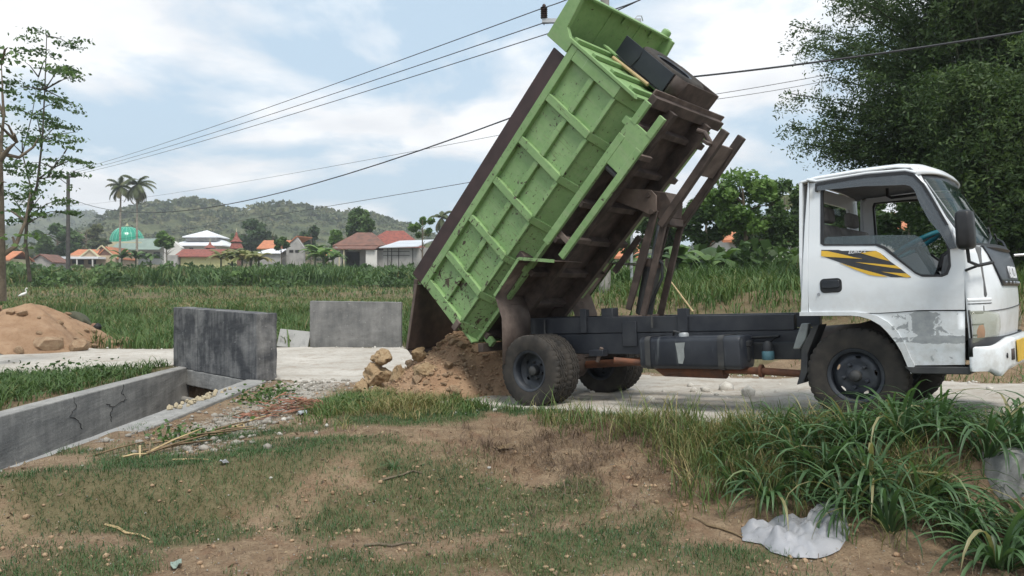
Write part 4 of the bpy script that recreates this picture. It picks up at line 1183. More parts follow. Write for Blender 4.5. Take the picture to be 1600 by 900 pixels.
def crease(x, z): return Yc(z) + 0.006 * (1 if z < 0.92 else 0) - 0.010 * math.exp(-((z - 0.655) / 0.018) ** 2)
def mirror(o, name=None):
    """the same part on the far side of the cab"""
    me = o.data.copy(); me.transform(Matrix.Scale(-1, 4, (0, 1, 0))); me.flip_normals()
    c = bpy.data.objects.new(o.name.split('.')[0], me); link(c, o.parent)
    for md in o.modifiers:
        n = c.modifiers.new(md.name, md.type)
        for k in ('width', 'segments', 'limit_method', 'angle_limit', 'thickness', 'offset'):
            if hasattr(md, k): setattr(n, k, getattr(md, k))
    return c
door = panel(doorp, [winp], yf, 0.035, 0.06).build('door', 'white_paint', truck, bevel=0.006)
door['label'] = 'white driver door with black and yellow stripes'
lo = panel(lop, [], crease, 0.03, 0.05).build('lower_panel', 'white_paint', door, bevel=0.006)
lo['label'] = 'peeling lower door panel with grey patches'
fdoor = mirror(door); flo = mirror(lo); flo.parent = fdoor
# rubber frame round the window, half-lowered glass, smoked rain visor
def ring(outer, inner, y0, th):
    return panel(outer, [inner], lambda x, z: Yc(z) + y0, th, 0.05)
def shrink(P, k):
    cx = sum(p[0] for p in P) / len(P); cz = sum(p[1] for p in P) / len(P)
    return [(p[0] + (cx - p[0]) / max(1e-6, math.hypot(cx - p[0], cz - p[1])) * k, p[1] + (cz - p[1]) / max(1e-6, math.hypot(cx - p[0], cz - p[1])) * k) for p in P]
ring(winp, shrink(winp, 0.022), -0.004, 0.03).build('window_seal', 'black_plastic', door)
mirror(ring(winp, shrink(winp, 0.022), -0.004, 0.03).build('window_seal', 'black_plastic', fdoor))
for o in [x for x in fdoor.children if x.name.startswith('window_seal')][:1]: bpy.data.objects.remove(o)
GL = [(1284, 381), (1285, 374), (1292, 370), (1355, 367.5), (1428, 367), (1438, 371), (1447, 384), (1463, 419), (1458, 431), (1441, 431.5), (1431, 426), (1382, 389), (1368, 383)]
panel([TC(a, b) for a, b in GL], [], lambda x, z: Yc(z) + 0.016, 0.004, 0.2).build('window_glass', 'window_glass', door, smooth=0)
VO = [(1275.5, 298.5), (1276, 287), (1355, 273.5), (1415, 269), (1430, 273), (1444.5, 288), (1461, 315), (1482, 351), (1496, 388), (1485, 390), (1471, 366), (1453, 345), (1438, 318), (1430, 298), (1423, 291), (1415, 289.5), (1351, 291.5), (1284, 298)]
panel([TC(a, b) for a, b in VO], [], lambda x, z: Yc(z) - 0.028, 0.004, 0.06).build('rain_visor', 'visor_smoke', door)
VT = [(1275.5, 287.2), (1355, 273.2), (1415, 268.7), (1430, 272.7), (1445, 288), (1461.5, 315), (1482.5, 351), (1478.5, 352), (1457.5, 316), (1441.5, 290.5), (1428, 276.5), (1415, 273), (1355, 277.8), (1278.5, 290.5), (1278, 300), (1275, 300)]
panel([TC(a, b) for a, b in VT], [], lambda x, z: Yc(z) - 0.031, 0.034, 0.06).build('visor_edge', 'black_plastic', door)
# stripes
ST = [('dark_stripe', 'dark_decal', [(125, 192), (375, 192), (430, 206), (930, 206), (1040, 272), (1140, 362), (1300, 477), (1444, 588), (1440, 600), (1150, 592), (1000, 552), (560, 434), (160, 292), (125, 280)], 0.0022),
      ('yellow_stripe', 'yellow_decal', [(125, 206), (220, 210), (480, 268), (600, 300), (740, 324), (500, 312), (160, 291), (125, 281)], 0.0040),
      ('yellow_stripe', 'yellow_decal', [(700, 238), (830, 218), (930, 208), (1000, 242), (1060, 300), (1135, 360), (1000, 325)], 0.0040),
      ('yellow_stripe', 'yellow_decal', [(620, 372), (900, 393), (1230, 424), (1300, 473), (1100, 447), (800, 402)], 0.0040),
      ('yellow_stripe', 'yellow_decal', [(1010, 512), (1150, 525), (1380, 540), (1444, 592), (1380, 600), (1200, 552)], 0.0040),
      ('yellow_stripe', 'yellow_decal', [(400, 382), (560, 434), (1000, 552), (1100, 587), (960, 580), (830, 560), (620, 482)], 0.0040)]
for n_, m_, P_, off in ST:
    panel(crop(P_, 1270, 370, 9.41), [], lambda x, z, off=off: Yc(z) - off, off - 0.0004, 0.07).build(n_, m_, door, smooth=0)
def text_mesh(txt, size, mat, name, parent, mw, shear=0.0, extrude=0.002, space=1.0):
    cu = bpy.data.curves.new(name, 'FONT'); cu.body = txt; cu.size = size; cu.extrude = extrude; cu.align_x = 'CENTER'; cu.align_y = 'CENTER'; cu.shear = shear; cu.space_character = space
    cu.offset = size * 0.012
    ob = bpy.data.objects.new(name, cu); COL.objects.link(ob)
    dg = bpy.context.evaluated_depsgraph_get(); dg.update()
    me = bpy.data.meshes.new_from_object(ob.evaluated_get(dg))
    bpy.data.objects.remove(ob)
    me.materials.clear(); me.materials.append(MATS[mat])
    o = bpy.data.objects.new(name, me); link(o, parent); o.matrix_local = mw
    return o
ex_, ez_ = TC(1270 + 650 / 9.41, 370 + 219 / 9.41)
text_mesh('EURO 2', 0.040, 'white_letter', 'lettering', door, Matrix.Translation((ex_ + 0.0, Yc(ez_) - 0.0055, ez_)) @ Matrix.Rotation(R(90), 4, 'X'), 0.35)
# handle recess, lock
hx0, hz1 = TC(1281, 436); hx1, hz0 = TC(1316, 456.5)
def rrect(x0, x1, z0, z1, r, n=6):
    out = []
    for cx, cz, a0 in ((x1 - r, z1 - r, 0), (x0 + r, z1 - r, 90), (x0 + r, z0 + r, 180), (x1 - r, z0 + r, 270)):
        out += [(cx + r * math.cos(R(a0 + 90 * k / n)), cz + r * math.sin(R(a0 + 90 * k / n))) for k in range(n + 1)]
    return out
yh = Yc((hz0 + hz1) / 2)
ho = MB().prism(rrect(hx0, hx1, hz0, hz1, 0.035), yh - 0.006, yh + 0.004).build('handle', 'black_plastic', door, bevel=0.003)
MB().prism(rrect(hx0 + 0.015, hx1 - 0.015, hz0 + 0.038, hz1 - 0.016, 0.015), yh - 0.016, yh - 0.007).build('grip', 'mask_black', ho, bevel=0.004)
lx, lz = TC(1279.5, 459.5)
MB().lathe([(0.001, -0.008), (0.010, -0.008), (0.012, -0.002)], 14, (lx, Yc(lz), lz)).build('lock', 'steel_bright', door)

# fixed rear pillar, wheel-arch flange, quarter panel ahead of the door
REARP = [TC(a, b) for a, b in ((1250.5, 490), (1253, 440), (1257, 350), (1262, 284), (1264.5, 286), (1263, 440), (1263, 490))]
side = MB()
def strip(P): return panel(P, [], yf, 0.03, 0.1)
pil = strip(REARP).build('rear_pillar', 'white_paint', truck, bevel=0.006); mirror(pil)
ARCH = [(1250, 487.5), (1336, 487.5), (1356, 489.5), (1372, 494), (1388, 503), (1402, 517), (1413, 534), (1424, 560), (1430, 571), (1424, 584), (1418, 571), (1409, 550), (1400, 535), (1388, 520), (1376, 508), (1360, 499), (1345, 494.5), (1330, 493), (1250, 493.5)]
ar = panel([TC(a, b) for a, b in ARCH], [], lambda x, z: Yc(z) - 0.012, 0.06, 0.06).build('wheel_arch', 'white_paint', truck, bevel=0.006); mirror(ar)
# black wheel well behind
m = MB(); pts = [TC(a, b) for a, b in ((1250, 493), (1336, 493), (1362, 499), (1386, 518), (1404, 541), (1420, 575))]
m.loft([[(p[0], Yc(p[1]) + 0.02, p[1]) for p in pts], [(p[0], -0.42, p[1]) for p in pts]])
well = m.build('wheel_well', 'black_plastic', truck, thick=0.012); mirror(well)
# step sill under the door
sx0, sz1 = TC(1418, 572.5); sx1, sz0 = TC(1508, 585)
sill = MB().prism([(sx0 - 0.02, sz1), (sx1 + 0.04, sz1), (sx1 + 0.04, sz0), (sx0 + 0.03, sz0)], -0.855, -0.60).build('step_sill', 'black_dust', truck, bevel=0.006); mirror(sill)

# cab front: loft of plan curves at several heights (x ahead, y across)
def plan(xc, xs, ys, n=13, corner=3.4):
    """half curve from the side (xs, -ys) round the corner to the centre (xc, 0) and across"""
    pts = []
    for k in range(2 * n - 1):
        t = -1 + k / (n - 1)
        y = ys * math.copysign(1 - (1 - abs(t)) ** 1.7, t)
        f = 1 - abs(y / ys) ** corner
        pts.append((xs + (xc - xs) * max(0.0, f) ** 0.62, y))
    return pts
XD = TC(1508.5, 470)[0]
LV = [(0.60, 1.000, XD + 0.008, 0.848), (0.70, 1.014, XD + 0.006, 0.856), (0.83, 1.030, XD + 0.004, 0.864), (0.96, 1.040, XD + 0.002, 0.870), (1.12, 1.036, XD + 0.002, 0.871), (1.24, 1.018, XD + 0.004, 0.865), (1.33, 0.995, XD + 0.004, 0.860), (1.395, 0.965, XD + 0.0, 0.858)]
nose = MB().loft([[(x, y, z) for x, y in plan(xc, xs, ys)] for z, xc, xs, ys in LV]).build('nose_panel', 'white_paint', truck, smooth=180, thick=0.012)
# dark garnish over the upper nose
def lvat(z):
    zs = [l[0] for l in LV]
    return [float(np.interp(z, zs, [l[i] for l in LV])) for i in (1, 2, 3)]
def nose_pt(t, z, off=0.0, n=13):
    xc, xs, ys = lvat(z)
    y = ys * math.copysign(1 - (1 - abs(t)) ** 1.7, t); f = 1 - abs(y / ys) ** 3.4
    x = xs + (xc - xs) * max(0.0, f) ** 0.62
    return (x + off, y * (1 + off * 0.6), z)
mk = MB(); cols = []
for k in range(33):
    t = -0.56 + 1.12 * k / 32
    e = abs(t) / 0.56
    zl = 1.085 + 0.30 * max(0.0, (e - 0.62) / 0.38) ** 1.15
    cols.append([nose_pt(t, zl + (1.398 - zl) * j / 6, 0.012) for j in range(7)])
mk.loft(cols)
mask = mk.build('front_mask', 'mask_black', truck, smooth=50, thick=0.008)
ctr = nose_pt(0, 1.19, 0.022)
sl = math.atan2(nose_pt(0, 1.14)[0] - nose_pt(0, 1.24)[0], 0.10)
text_mesh('ISUZU', 0.135, 'white_letter', 'lettering', mask, Matrix.Translation((ctr[0] + 0.004, 0, 1.19)) @ Matrix.Rotation(R(90), 4, 'Z') @ Matrix.Rotation(R(90) - sl, 4, 'X'), 0.0, 0.003, 1.1)
for y in (-0.36, -0.18, 0.0, 0.18, 0.36):
    xx = np.interp(abs(y), [0, 0.2, 0.4], [1.056, 1.053, 1.045])
    MB().lathe([(0.001, 0.012), (0.009, 0.010), (0.011, 0.0)], 10, (xx, y, 1.112), 'X').build('fixing_bolt', 'steel_bright', mask)
# ribs and slots on the corner panel
for z, t0, t1, h in ((0.985, -0.985, -0.60, 0.016), (0.957, -0.985, -0.60, 0.004)):
    m = MB(); m.loft([[nose_pt(t0 + (t1 - t0) * k / 10, z + dz, dx) for dz, dx in ((-h, 0.001), (-h * 0.5, 0.009), (h * 0.5, 0.009), (h, 0.001))] for k in range(11)])
    m.build('panel_rib', 'white_paint' if h > 0.01 else 'black_plastic', nose, smooth=50)
m = MB(); m.loft([[nose_pt(-0.99 + 0.10 * k, 0.898 + 0.022 * (k / 11) ** 2 - dz, 0.0095) for dz in (0, 0.005)] for k in range(20)])
m.build('seam', 'black_plastic', nose, thick=0.004)
# head lamps
for s in (-1, 1):
    m = MB(); secs = []
    for k in range(12):
        t = 0.99 - 0.50 * k / 11
        zt = 0.905 - 0.03 * (k / 11) ** 3; zb = 0.66 + 0.028 * (k / 11) ** 1.5
        secs.append([nose_pt(s * t, zb + (zt - zb) * j / 6, 0.016 + 0.014 * math.sin(math.pi * j / 6)) for j in range(7)])
    m.loft(secs)
    lamp = m.build('headlight', 'lamp_glass', truck, smooth=60, thick=0.004)
    lamp['label'] = 'headlight with amber turn lamp'
    m = MB(); m.loft([[nose_pt(s * (0.985 - 0.49 * k / 11), 0.668 + 0.225 * j / 6, 0.002) for j in range(7)] for k in range(12)])
    m.build('lamp_housing', 'lamp_olive', lamp, smooth=60)
    m = MB(); m.loft([[nose_pt(s * (0.965 - 0.15 * k / 5), 0.69 + 0.195 * j / 4, 0.0045) for j in range(5)] for k in range(6)])
    m.build('reflector', 'lamp_reflector', lamp, smooth=60)
    for zc in (0.80, 0.885, 0.72):
        m = MB(); m.loft([[nose_pt(s * (0.94 - 0.20 * k / 5), zc + dz, 0.007) for dz in (-0.006, 0.006)] for k in range(6)])
        m.build('reflector_line', 'black_plastic', lamp)
    c = nose_pt(s * 0.80, 0.745, 0.004)
    bm_ = MB().lathe([(0.001, 0.010), (0.022, 0.008), (0.042, 0.0)], 18, (0, 0, 0), 'X').build('turn_lamp', 'lamp_amber', lamp)
    bm_.location = (c[0], c[1], c[2]); bm_.scale = (1, 1.0, 1.75); bm_.rotation_euler = (0, 0, s * 0.75)
    m = MB(); m.loft([[nose_pt(s * (1.0 - 0.02 * k), 0.655 + 0.255 * j, 0.010) for j in range(2)] for k in range(3)])
    m.build('lamp_gasket', 'black_plastic', lamp, thick=0.004)
# black gap and bumper
def bump_pt(t, z, dx=0.0):
    xc, xs, ys = 1.090 + dx, XD + 0.0, 0.862
    y = ys * math.copysign(1 - (1 - abs(t)) ** 1.7, t); f = 1 - abs(y / ys) ** 4.2
    return (xs + (xc - xs) * max(0.0, f) ** 0.60, y, z)
m = MB(); m.loft([[bump_pt(t, z, -0.05) for t in np.linspace(-1, 1, 41)] for z in (0.56, 0.70)])
m.build('grille_gap', 'black_plastic', truck, smooth=50, thick=0.01)
secs = []
for t in np.linspace(-1, 1, 61):
    lift = 0.055 * sstep(0.75, 0.35, abs(t))
    z1 = 0.632 + float(lift); z0 = 0.452 - 0.045 * float(np.exp(-((abs(t) - 0.62) / 0.09) ** 2)) + 0.012 * float(sstep(0.5, 0.2, abs(t)))
    secs.append([bump_pt(t, z0, -0.05), bump_pt(t, z0, -0.012), bump_pt(t, z0 + 0.03, 0.0), bump_pt(t, z1 - 0.03, 0.004), bump_pt(t, z1 - 0.008, -0.004), bump_pt(t, z1, -0.02), bump_pt(t, z1, -0.07)])
bumper = MB().loft(secs).build('bumper', 'white_paint', truck, smooth=75, thick=0.006)
for s in (-1, 1):
    c = bump_pt(s * 0.52, 0.555)
    MB().lathe([(0.001, 0.006), (0.018, 0.006), (0.022, 0.0)], 14, (c[0] + 0.003, c[1], c[2]), 'X').build('plug', 'black_plastic', bumper)
    m = MB(); m.loft([[bump_pt(s * tt, z, 0.006) for z in (0.515, 0.60)] for tt in (0.36, 0.40, 0.44)])
    m.build('fog_slot', 'rust_dark', bumper, thick=0.004)
pl = MB().box(1.096, 1.104, -0.42, 0.04, 0.49, 0.66).build('number_plate', 'plate_yellow', bumper, bevel=0.003)
# windscreen, roof, pillars
ROOFX = TC(1440, 262)[0]
WS = [(1.398, 0.962, XD - 0.045, 0.835), (1.60, 0.858, XD - 0.165, 0.815), (1.80, 0.752, XD - 0.275, 0.793), (1.995, 0.652, ROOFX - 0.085, 0.770)]
def ws_pt(k, t, ins=0.0):
    z, xc, xs, ys = WS[k]; ys -= ins
    y = ys * math.copysign(1 - (1 - abs(t)) ** 1.5, t); f = 1 - abs(y / ys) ** 2.6
    return (xs + ins * 0.4 + (xc - xs - ins * 0.4) * max(0.0, f) ** 0.75, y, z)
m = MB(); m.loft([[ws_pt(k, t) for t in np.linspace(-0.985, 0.985, 27)] for k in range(4)])
ws = m.build('windscreen', 'screen_glass', truck, smooth=60)
for s in (-1, 1):
    m = MB(); m.loft([[ws_pt(k, s * t, -0.004) for t in (1.0, 0.90, 0.78)] for k in range(4)])
    m.build('screen_pillar', 'white_paint', truck, smooth=50, thick=0.02)
    m = MB(); m.loft([[ws_pt(k, s * t, -0.007) for t in (0.78, 0.73)] for k in range(4)])
    m.build('screen_seal', 'black_plastic', ws, smooth=50, thick=0.014)
    # filler between door frame and pillar
    q0 = [TC(a, b) for a, b in ((1430, 272), (1446, 286), (1462, 312), (1483, 348), (1500, 383), (1508, 388))]
    m = MB(); m.loft([[(p[0], s * -Yc(p[1]), p[1]) for p in q0], [(lambda z: (float(np.interp(z, [w[0] for w in WS], [w[2] for w in WS])) + 0.008, s * (float(np.interp(z, [w[0] for w in WS], [w[3] for w in WS])) + 0.003), z))(p[1]) for p in q0]])
    m.build('door_pillar', 'white_paint', truck, smooth=50, thick=0.02)
m = MB(); m.loft([[(lambda p: (p[0] + 0.004, p[1], p[2] + dz))(ws_pt(3, t)) for t in np.linspace(-0.95, 0.95, 25)] for dz in (-0.05, 0.004)])
m.build('sun_strip', 'mask_black', ws, thick=0.004)
roof_secs = []
for x, zc, ze, yw in ((-0.375, 2.075, 2.040, 0.782), (-0.355, 2.105, 2.055, 0.786), (-0.25, 2.130, 2.068, 0.790), (0.1, 2.142, 2.078, 0.790), (0.40, 2.132, 2.072, 0.786), (0.55, 2.105, 2.052, 0.780), (0.63, 2.068, 2.020, 0.772), (0.665, 2.020, 1.985, 0.765)):
    sec = []
    for k in range(25):
        u = -1 + k / 12.0
        y = yw * math.copysign(1 - (1 - abs(u)) ** 1.6, u); f = (1 - abs(y / yw) ** 4.0)
        xx = x - (0.0 if x < 0.5 else 0.13 * abs(y / yw) ** 3.0 * (x - 0.5) / 0.165)
        sec.append((xx, y, ze + (zc - ze) * max(0, f) ** 0.7))
    roof_secs.append(sec)
roof = MB().loft(roof_secs).build('roof', 'white_paint', truck, smooth=60, thick=0.016)
# gutter
for s in (-1, 1):
    m = MB(); m.tube([(p[0], s * 0.797, p[1]) for p in [TC(a, b) for a, b in ((1262, 281), (1276, 283.5), (1355, 271), (1415, 266), (1432, 270))]], 0.012, 8)
    m.build('gutter', 'white_paint', roof)
# back wall with its window
XB = TC(1251, 480)[0]
bw = panel([(-0.84, 0.93), (0.84, 0.93), (0.86, 1.40), (0.79, 2.05), (-0.79, 2.05), (-0.86, 1.40)], [rrect(-0.52, 0.52, 1.52, 1.93, 0.05)], lambda x, z: 0.0, 0.025, 0.2)
bw.v = [(XB + 0.0 + (y if True else 0) + 0.075 * max(0, (z - 1.0)) / 1.05 * 0.25, x, z) for x, y, z in bw.v]
back = bw.build('back_wall', 'white_paint', truck, smooth=0)
m = MB(); m.box(XB + 0.045, XB + 0.050, -0.51, 0.51, 1.53, 1.92)
m.build('rear_glass', 'clear_glass', back, smooth=0)
# inside: floor, engine hump, dash, seats, wheel, far door trim
MB().box(XB + 0.05, 0.95, -0.78, 0.78, 0.90, 0.94).build('cab_floor', 'cabin_trim', truck)
dash = MB().prism([(0.62, 0.98), (0.70, 1.33), (0.78, 1.395), (0.94, 1.395), (0.97, 1.0)], -0.77, 0.77).build('dashboard', 'cabin_trim', truck, bevel=0.02)
MB().prism([(0.60, 1.22), (0.64, 1.36), (0.76, 1.42), (0.80, 1.30)], -0.58, -0.18).build('instrument_hood', 'black_plastic', dash, bevel=0.02)
for yc, w in ((-0.42, 0.46), (0.32, 0.80)):
    so = MB().box(XB + 0.16, XB + 0.68, yc - w / 2, yc + w / 2, 1.02, 1.20).build('seat', 'seat_grey', truck, bevel=0.04, seg=3)
    q = MB().prism([(XB + 0.10, 1.16), (XB + 0.24, 1.16), (XB + 0.17, 1.70), (XB + 0.07, 1.70)], yc - w / 2, yc + w / 2).build('backrest', 'seat_grey', so, bevel=0.04, seg=3)
    MB().prism([(XB + 0.08, 1.72), (XB + 0.16, 1.72), (XB + 0.15, 1.86), (XB + 0.08, 1.86)], yc - 0.13, yc + 0.13).build('headrest', 'seat_grey', so, bevel=0.03, seg=3)
# steering wheel with its teal cover
scx, scz = T(1432, 383, -0.42)
sw = empty('steering', (0, 0, 0)); bpy.data.objects.remove(sw)
swm = MB(); n1, n2 = 40, 10
for i in range(n1):
    a = 2 * math.pi * i / n1
    for j in range(n2):
        b = 2 * math.pi * j / n2
        swm.v.append(((0.205 + 0.019 * math.cos(b)) * math.cos(a), (0.205 + 0.019 * math.cos(b)) * math.sin(a), 0.019 * math.sin(b)))
for i in range(n1):
    for j in range(n2):
        swm.f.append((i * n2 + j, ((i + 1) % n1) * n2 + j, ((i + 1) % n1) * n2 + (j + 1) % n2, i * n2 + (j + 1) % n2))
steer = swm.build('steering_wheel', 'teal_cover', truck, smooth=80)
steer.location = (scx, -0.42, scz); steer.rotation_euler = (0, R(-27), 0)
m = MB(); m.tube([(0, 0, -0.35), (0, 0, -0.02)], 0.03, 10)
m.build('column', 'black_plastic', steer)
m = MB(); m.beam((-0.19, 0, 0), (0.19, 0, 0), 0.04, 0.012); m.beam((0, -0.19, 0.0), (0, 0.0, 0.0), 0.04, 0.011); m.lathe([(0.001, 0.02), (0.05, 0.018), (0.06, -0.02)], 16, (0, 0, 0), 'Z')
m.build('spokes', 'black_plastic', steer)
# grab handle hanging from the roof lining
gx, gz = T(1411, 303, 0.1)
MB().tube([(gx - 0.13, 0.1, gz + 0.07), (gx - 0.13, 0.1, gz), (gx - 0.10, 0.1, gz - 0.02), (gx + 0.10, 0.1, gz - 0.02), (gx + 0.13, 0.1, gz), (gx + 0.12, 0.1, gz + 0.06)], 0.014, 8).build('grab_handle', 'black_plastic', truck)
m = MB(); m.loft([[(p[0], p[1] * 0.97, p[2] - 0.03) for p in sec] for sec in roof_secs[1:6]])
m.build('headlining', 'cabin_trim', truck, smooth=60)
# mirror on its bracket
mx, mz = T(1509, 358, -1.0)
mo = MB().loft([[(mx + dx * k, -1.0 + dy * k * 1.0, mz + z) for dx, dy in ((-0.045, -0.085), (0.03, -0.085), (0.055, -0.05), (0.055, 0.05), (0.03, 0.085), (-0.045, 0.085), (-0.06, 0.05), (-0.06, -0.05))] for z, k in ((-0.15, 0.55), (-0.14, 0.85), (-0.11, 1.0), (0.09, 1.0), (0.125, 0.9), (0.14, 0.55))], True, True).build('mirror', 'black_plastic', truck, bevel=0.008, smooth=60)
ba = T(1500, 385, -0.86)
MB().tube([(mx - 0.0, -0.99, mz - 0.13), (mx + 0.005, -0.98, mz - 0.24), (mx + 0.05, -0.90, mz - 0.27), (mx + 0.13, -0.80, mz - 0.25)], 0.013, 8).build('mirror_arm', 'black_plastic', mo)
MB().tube([(mx - 0.05, -0.95, mz + 0.05), (mx - 0.09, -0.845, mz + 0.06)], 0.010, 8).build('mirror_stay', 'black_plastic', mo)
MB().tube([(mx + 0.05, -0.90, mz - 0.27), (mx - 0.04, -0.872, mz - 0.30)], 0.010, 8).build('mirror_stay', 'black_plastic', mo)
fm = MB().tube([(1.0, 0.60, 1.36), (1.22, 0.72, 1.365)], 0.012, 8).build('mirror_rod', 'steel_bright', truck)
# wipers, aerial, washer cowl
def wiper(t0, t1):
    a = Vector(ws_pt(0, t0)) + Vector((0.03, 0, 0.01)); b = (Vector(ws_pt(1, t1)) * 0.55 + Vector(ws_pt(0, t1)) * 0.45) + Vector((0.022, 0, 0.012))
    wo = MB().tube([a, (a + b) / 2 + Vector((0.015, 0, 0.01)), b], 0.008, 6).build('wiper', 'black_plastic', ws)
    MB().beam(b + Vector((0, -0.03, 0.02)) * 6 * (t1 - t0), b - Vector((0, -0.03, 0.02)) * 5 * (t1 - t0), 0.012, 0.018).build('wiper_blade', 'black_plastic', ws)
wiper(-0.45, -0.10); wiper(0.25, 0.52)
m = MB(); m.loft([[(lambda p: (p[0] + dx, p[1], p[2] + dz))(ws_pt(0, t)) for t in np.linspace(-0.93, 0.93, 25)] for dx, dz in ((-0.02, 0.03), (0.03, 0.022), (0.055, -0.01), (0.03, -0.03))])
m.build('cowl', 'black_plastic', truck, smooth=50)
a0, a1 = T(1446, 281, -0.80), T(1502, 358, -0.84)
MB().tube([(a0[0], -0.82, a0[1]), (a1[0], -0.86, a1[1])], 0.0045, 6).build('aerial', 'galvanised', truck)

# ---- tipped bed: its own axes u (along), y, w (square to the floor)
BANG = R(44.0)
BX, BZ = T(725, 530, -0.97)
bed_main = MB()
HB = 0.97
bed_main.box(0.0, 3.36, -0.745, 0.745, 0.0, 0.02)                     # floor
for s in (-1, 1):
    a, b = (s * 0.74, 0.0), (s * (HB - 0.055), 0.18)
    # lower slanted skirt and upright side sheet
    bed_main.add([(0, a[0], 0.001), (3.36, a[0], 0.001), (3.36, b[0], b[1]), (0, b[0], b[1])], [(0, 1, 2, 3)])
    bed_main.box(0.0, 3.36, min(s * (HB - 0.055), s * (HB - 0.06)), max(s * (HB - 0.055), s * (HB - 0.06)), 0.17, 0.99)
bed = bed_main.build('dump_bed', 'green_paint', truck, thick=0.0, smooth=0)
bed['label'] = 'raised green tipper bed with chipped paint'
bed.matrix_local = Matrix.Translation((BX, 0, BZ)) @ Matrix.Rotation(-BANG, 4, 'Y')
def bx(name, mat, *a, bevel=0.006, **k):
    return MB().box(*a).build(name, mat, bed, bevel=bevel, smooth=0)
RIBU = [0.0, 0.555, 1.11, 1.665, 2.22, 2.775, 3.36]
for s in (-1, 1):
    yo = s * HB; yi = s * (HB - 0.055)
    y0, y1 = min(yo, yi), max(yo, yi)
    for i, u in enumerate(RIBU):
        w = 0.085 if 0 < i < 6 else 0.13
        u0, u1 = (u - w / 2, u + w / 2) if 0 < i < 6 else ((u, u + w) if i == 0 else (u - w, u))
        bx('rib', 'green_paint', u0, u1, y0, y1, 0.185, 0.90)
        # lower gusset on the slanted skirt
        m = MB(); d = s * 0.05
        pr = [(s * (HB - 0.003), 0.180), (s * 0.755, -0.012), (s * 0.73, 0.012), (s * (HB - 0.06), 0.185)]
        m.add([(u0, p[0], p[1]) for p in pr] + [(u1, p[0], p[1]) for p in pr], [(0, 1, 2, 3), (7, 6, 5, 4)] + [(k, (k + 1) % 4, 4 + (k + 1) % 4, 4 + k) for k in range(4)])
        m.build('gusset', 'green_paint', bed, bevel=0.005, smooth=0)
        if i < 6:
            v0 = u1 + 0.0; v1 = (RIBU[i + 1] - (0.085 / 2 if i + 1 < 6 else 0.13))
            ym0, ym1 = (yo + 0.010 if s < 0 else yi), (yi if s < 0 else yo - 0.010)
            bx('stiffener', 'green_paint', v0 + 0.002, v1 - 0.002, ym0, ym1, 0.515, 0.585)
            m = MB(); m.box(v0 + 0.002, v1 - 0.002, ym0 + (0.0), ym1, 0.168, 0.215); m.build('stiffener', 'green_paint', bed, bevel=0.005, smooth=0)
    bx('top_rail', 'green_paint', -0.01, 3.362, y0 - 0.003, y1 + 0.003, 0.90, 0.995)
    bx('side_board', 'brown_board', -0.05, 3.20, min(s * (HB - 0.035), s * (HB - 0.065)), max(s * (HB - 0.035), s * (HB - 0.065)), 0.998, 1.21, bevel=0.003)
    bx('bottom_rail', 'green_paint', 0.0, 3.30, min(s * 0.76, s * 0.69), max(s * 0.76, s * 0.69), -0.045, -0.002)
    # sills and side guard under the floor
    bx('sill', 'rust_dark', 0.05, 3.40, min(s * 0.43, s * 0.35), max(s * 0.43, s * 0.35), -0.185, -0.005)
for u in (0.12, 0.62, 1.12, 1.62, 2.12, 2.62, 3.12):
    bx('floor_bearer', 'rust_dark', u - 0.035, u + 0.035, -0.735, 0.735, -0.105, -0.003)
bx('floor_sheet', 'rust_dark', 0.002, 3.355, -0.68, 0.68, -0.012, -0.0015, bevel=0)
# front sheet, posts and rails of the head board
head = bx('head_board', 'green_paint', 3.36, 3.385, -0.95, 0.95, 0.0, 1.20)
for s in (-1, 1):
    y0, y1 = min(s * 0.985, s * 0.93), max(s * 0.985, s * 0.93)
    m = MB(); q = [(3.255, 0.996), (3.255, 1.34), (3.80, 1.345), (3.80, 1.20), (3.46, 1.16), (3.40, 1.06), (3.40, 0.0), (3.365, -0.03), (3.365, 0.996)]
    m.prism(q, y0, y1 - 0.0)
    o = m.build('canopy_side', 'green_paint', bed, bevel=0.006, smooth=0)
for w_ in (0.12, 0.42, 0.72, 1.02):
    m = MB(); m.box(3.386, 3.43, -0.92, 0.92, w_ - 0.03, w_ + 0.03); m.build('head_rail', 'green_paint', bed, bevel=0.006, smooth=0)
bx('canopy', 'green_paint', 3.25, 3.80, -0.928, 0.928, 1.325, 1.345)
bx('canopy_lip', 'green_paint', 3.785, 3.81, -0.985, 0.985, 1.26, 1.346)
for y in (-0.25, 0.35):
    bx('canopy_bead', 'green_paint', 3.27, 3.78, y - 0.008, y + 0.008, 1.315, 1.326, bevel=0.002)
for y in (0.02, 0.62):
    bx('canopy_tab', 'green_paint', 3.70, 3.784, y - 0.04, y + 0.04, 1.300, 1.312, bevel=0.002)
m = MB(); m.lathe([(0.001, -0.05), (0.055, -0.05), (0.06, -0.03), (0.06, 0.06), (0.05, 0.085), (0.02, 0.095), (0.001, 0.096)], 18, (3.78, 0.94, 1.36), 'X')
m.build('marker_lamp', 'green_paint', bed)
MB().tube([(3.80, 0.2, 1.345), (3.85, 0.23, 1.36), (3.87, 0.30, 1.36), (3.83, 0.36, 1.345)], 0.006, 6).build('wire_loop', 'galvanised', bed)
# front cross plate under the head board
bx('front_cross_beam', 'rust_dark', 3.36, 3.47, -0.745, 0.78, -0.10, -0.015)
m = MB(); m.box(3.36, 3.52, -0.72, 0.86, -0.016, 0.004); m.build('front_shelf', 'rust_brown', bed, bevel=0.004)
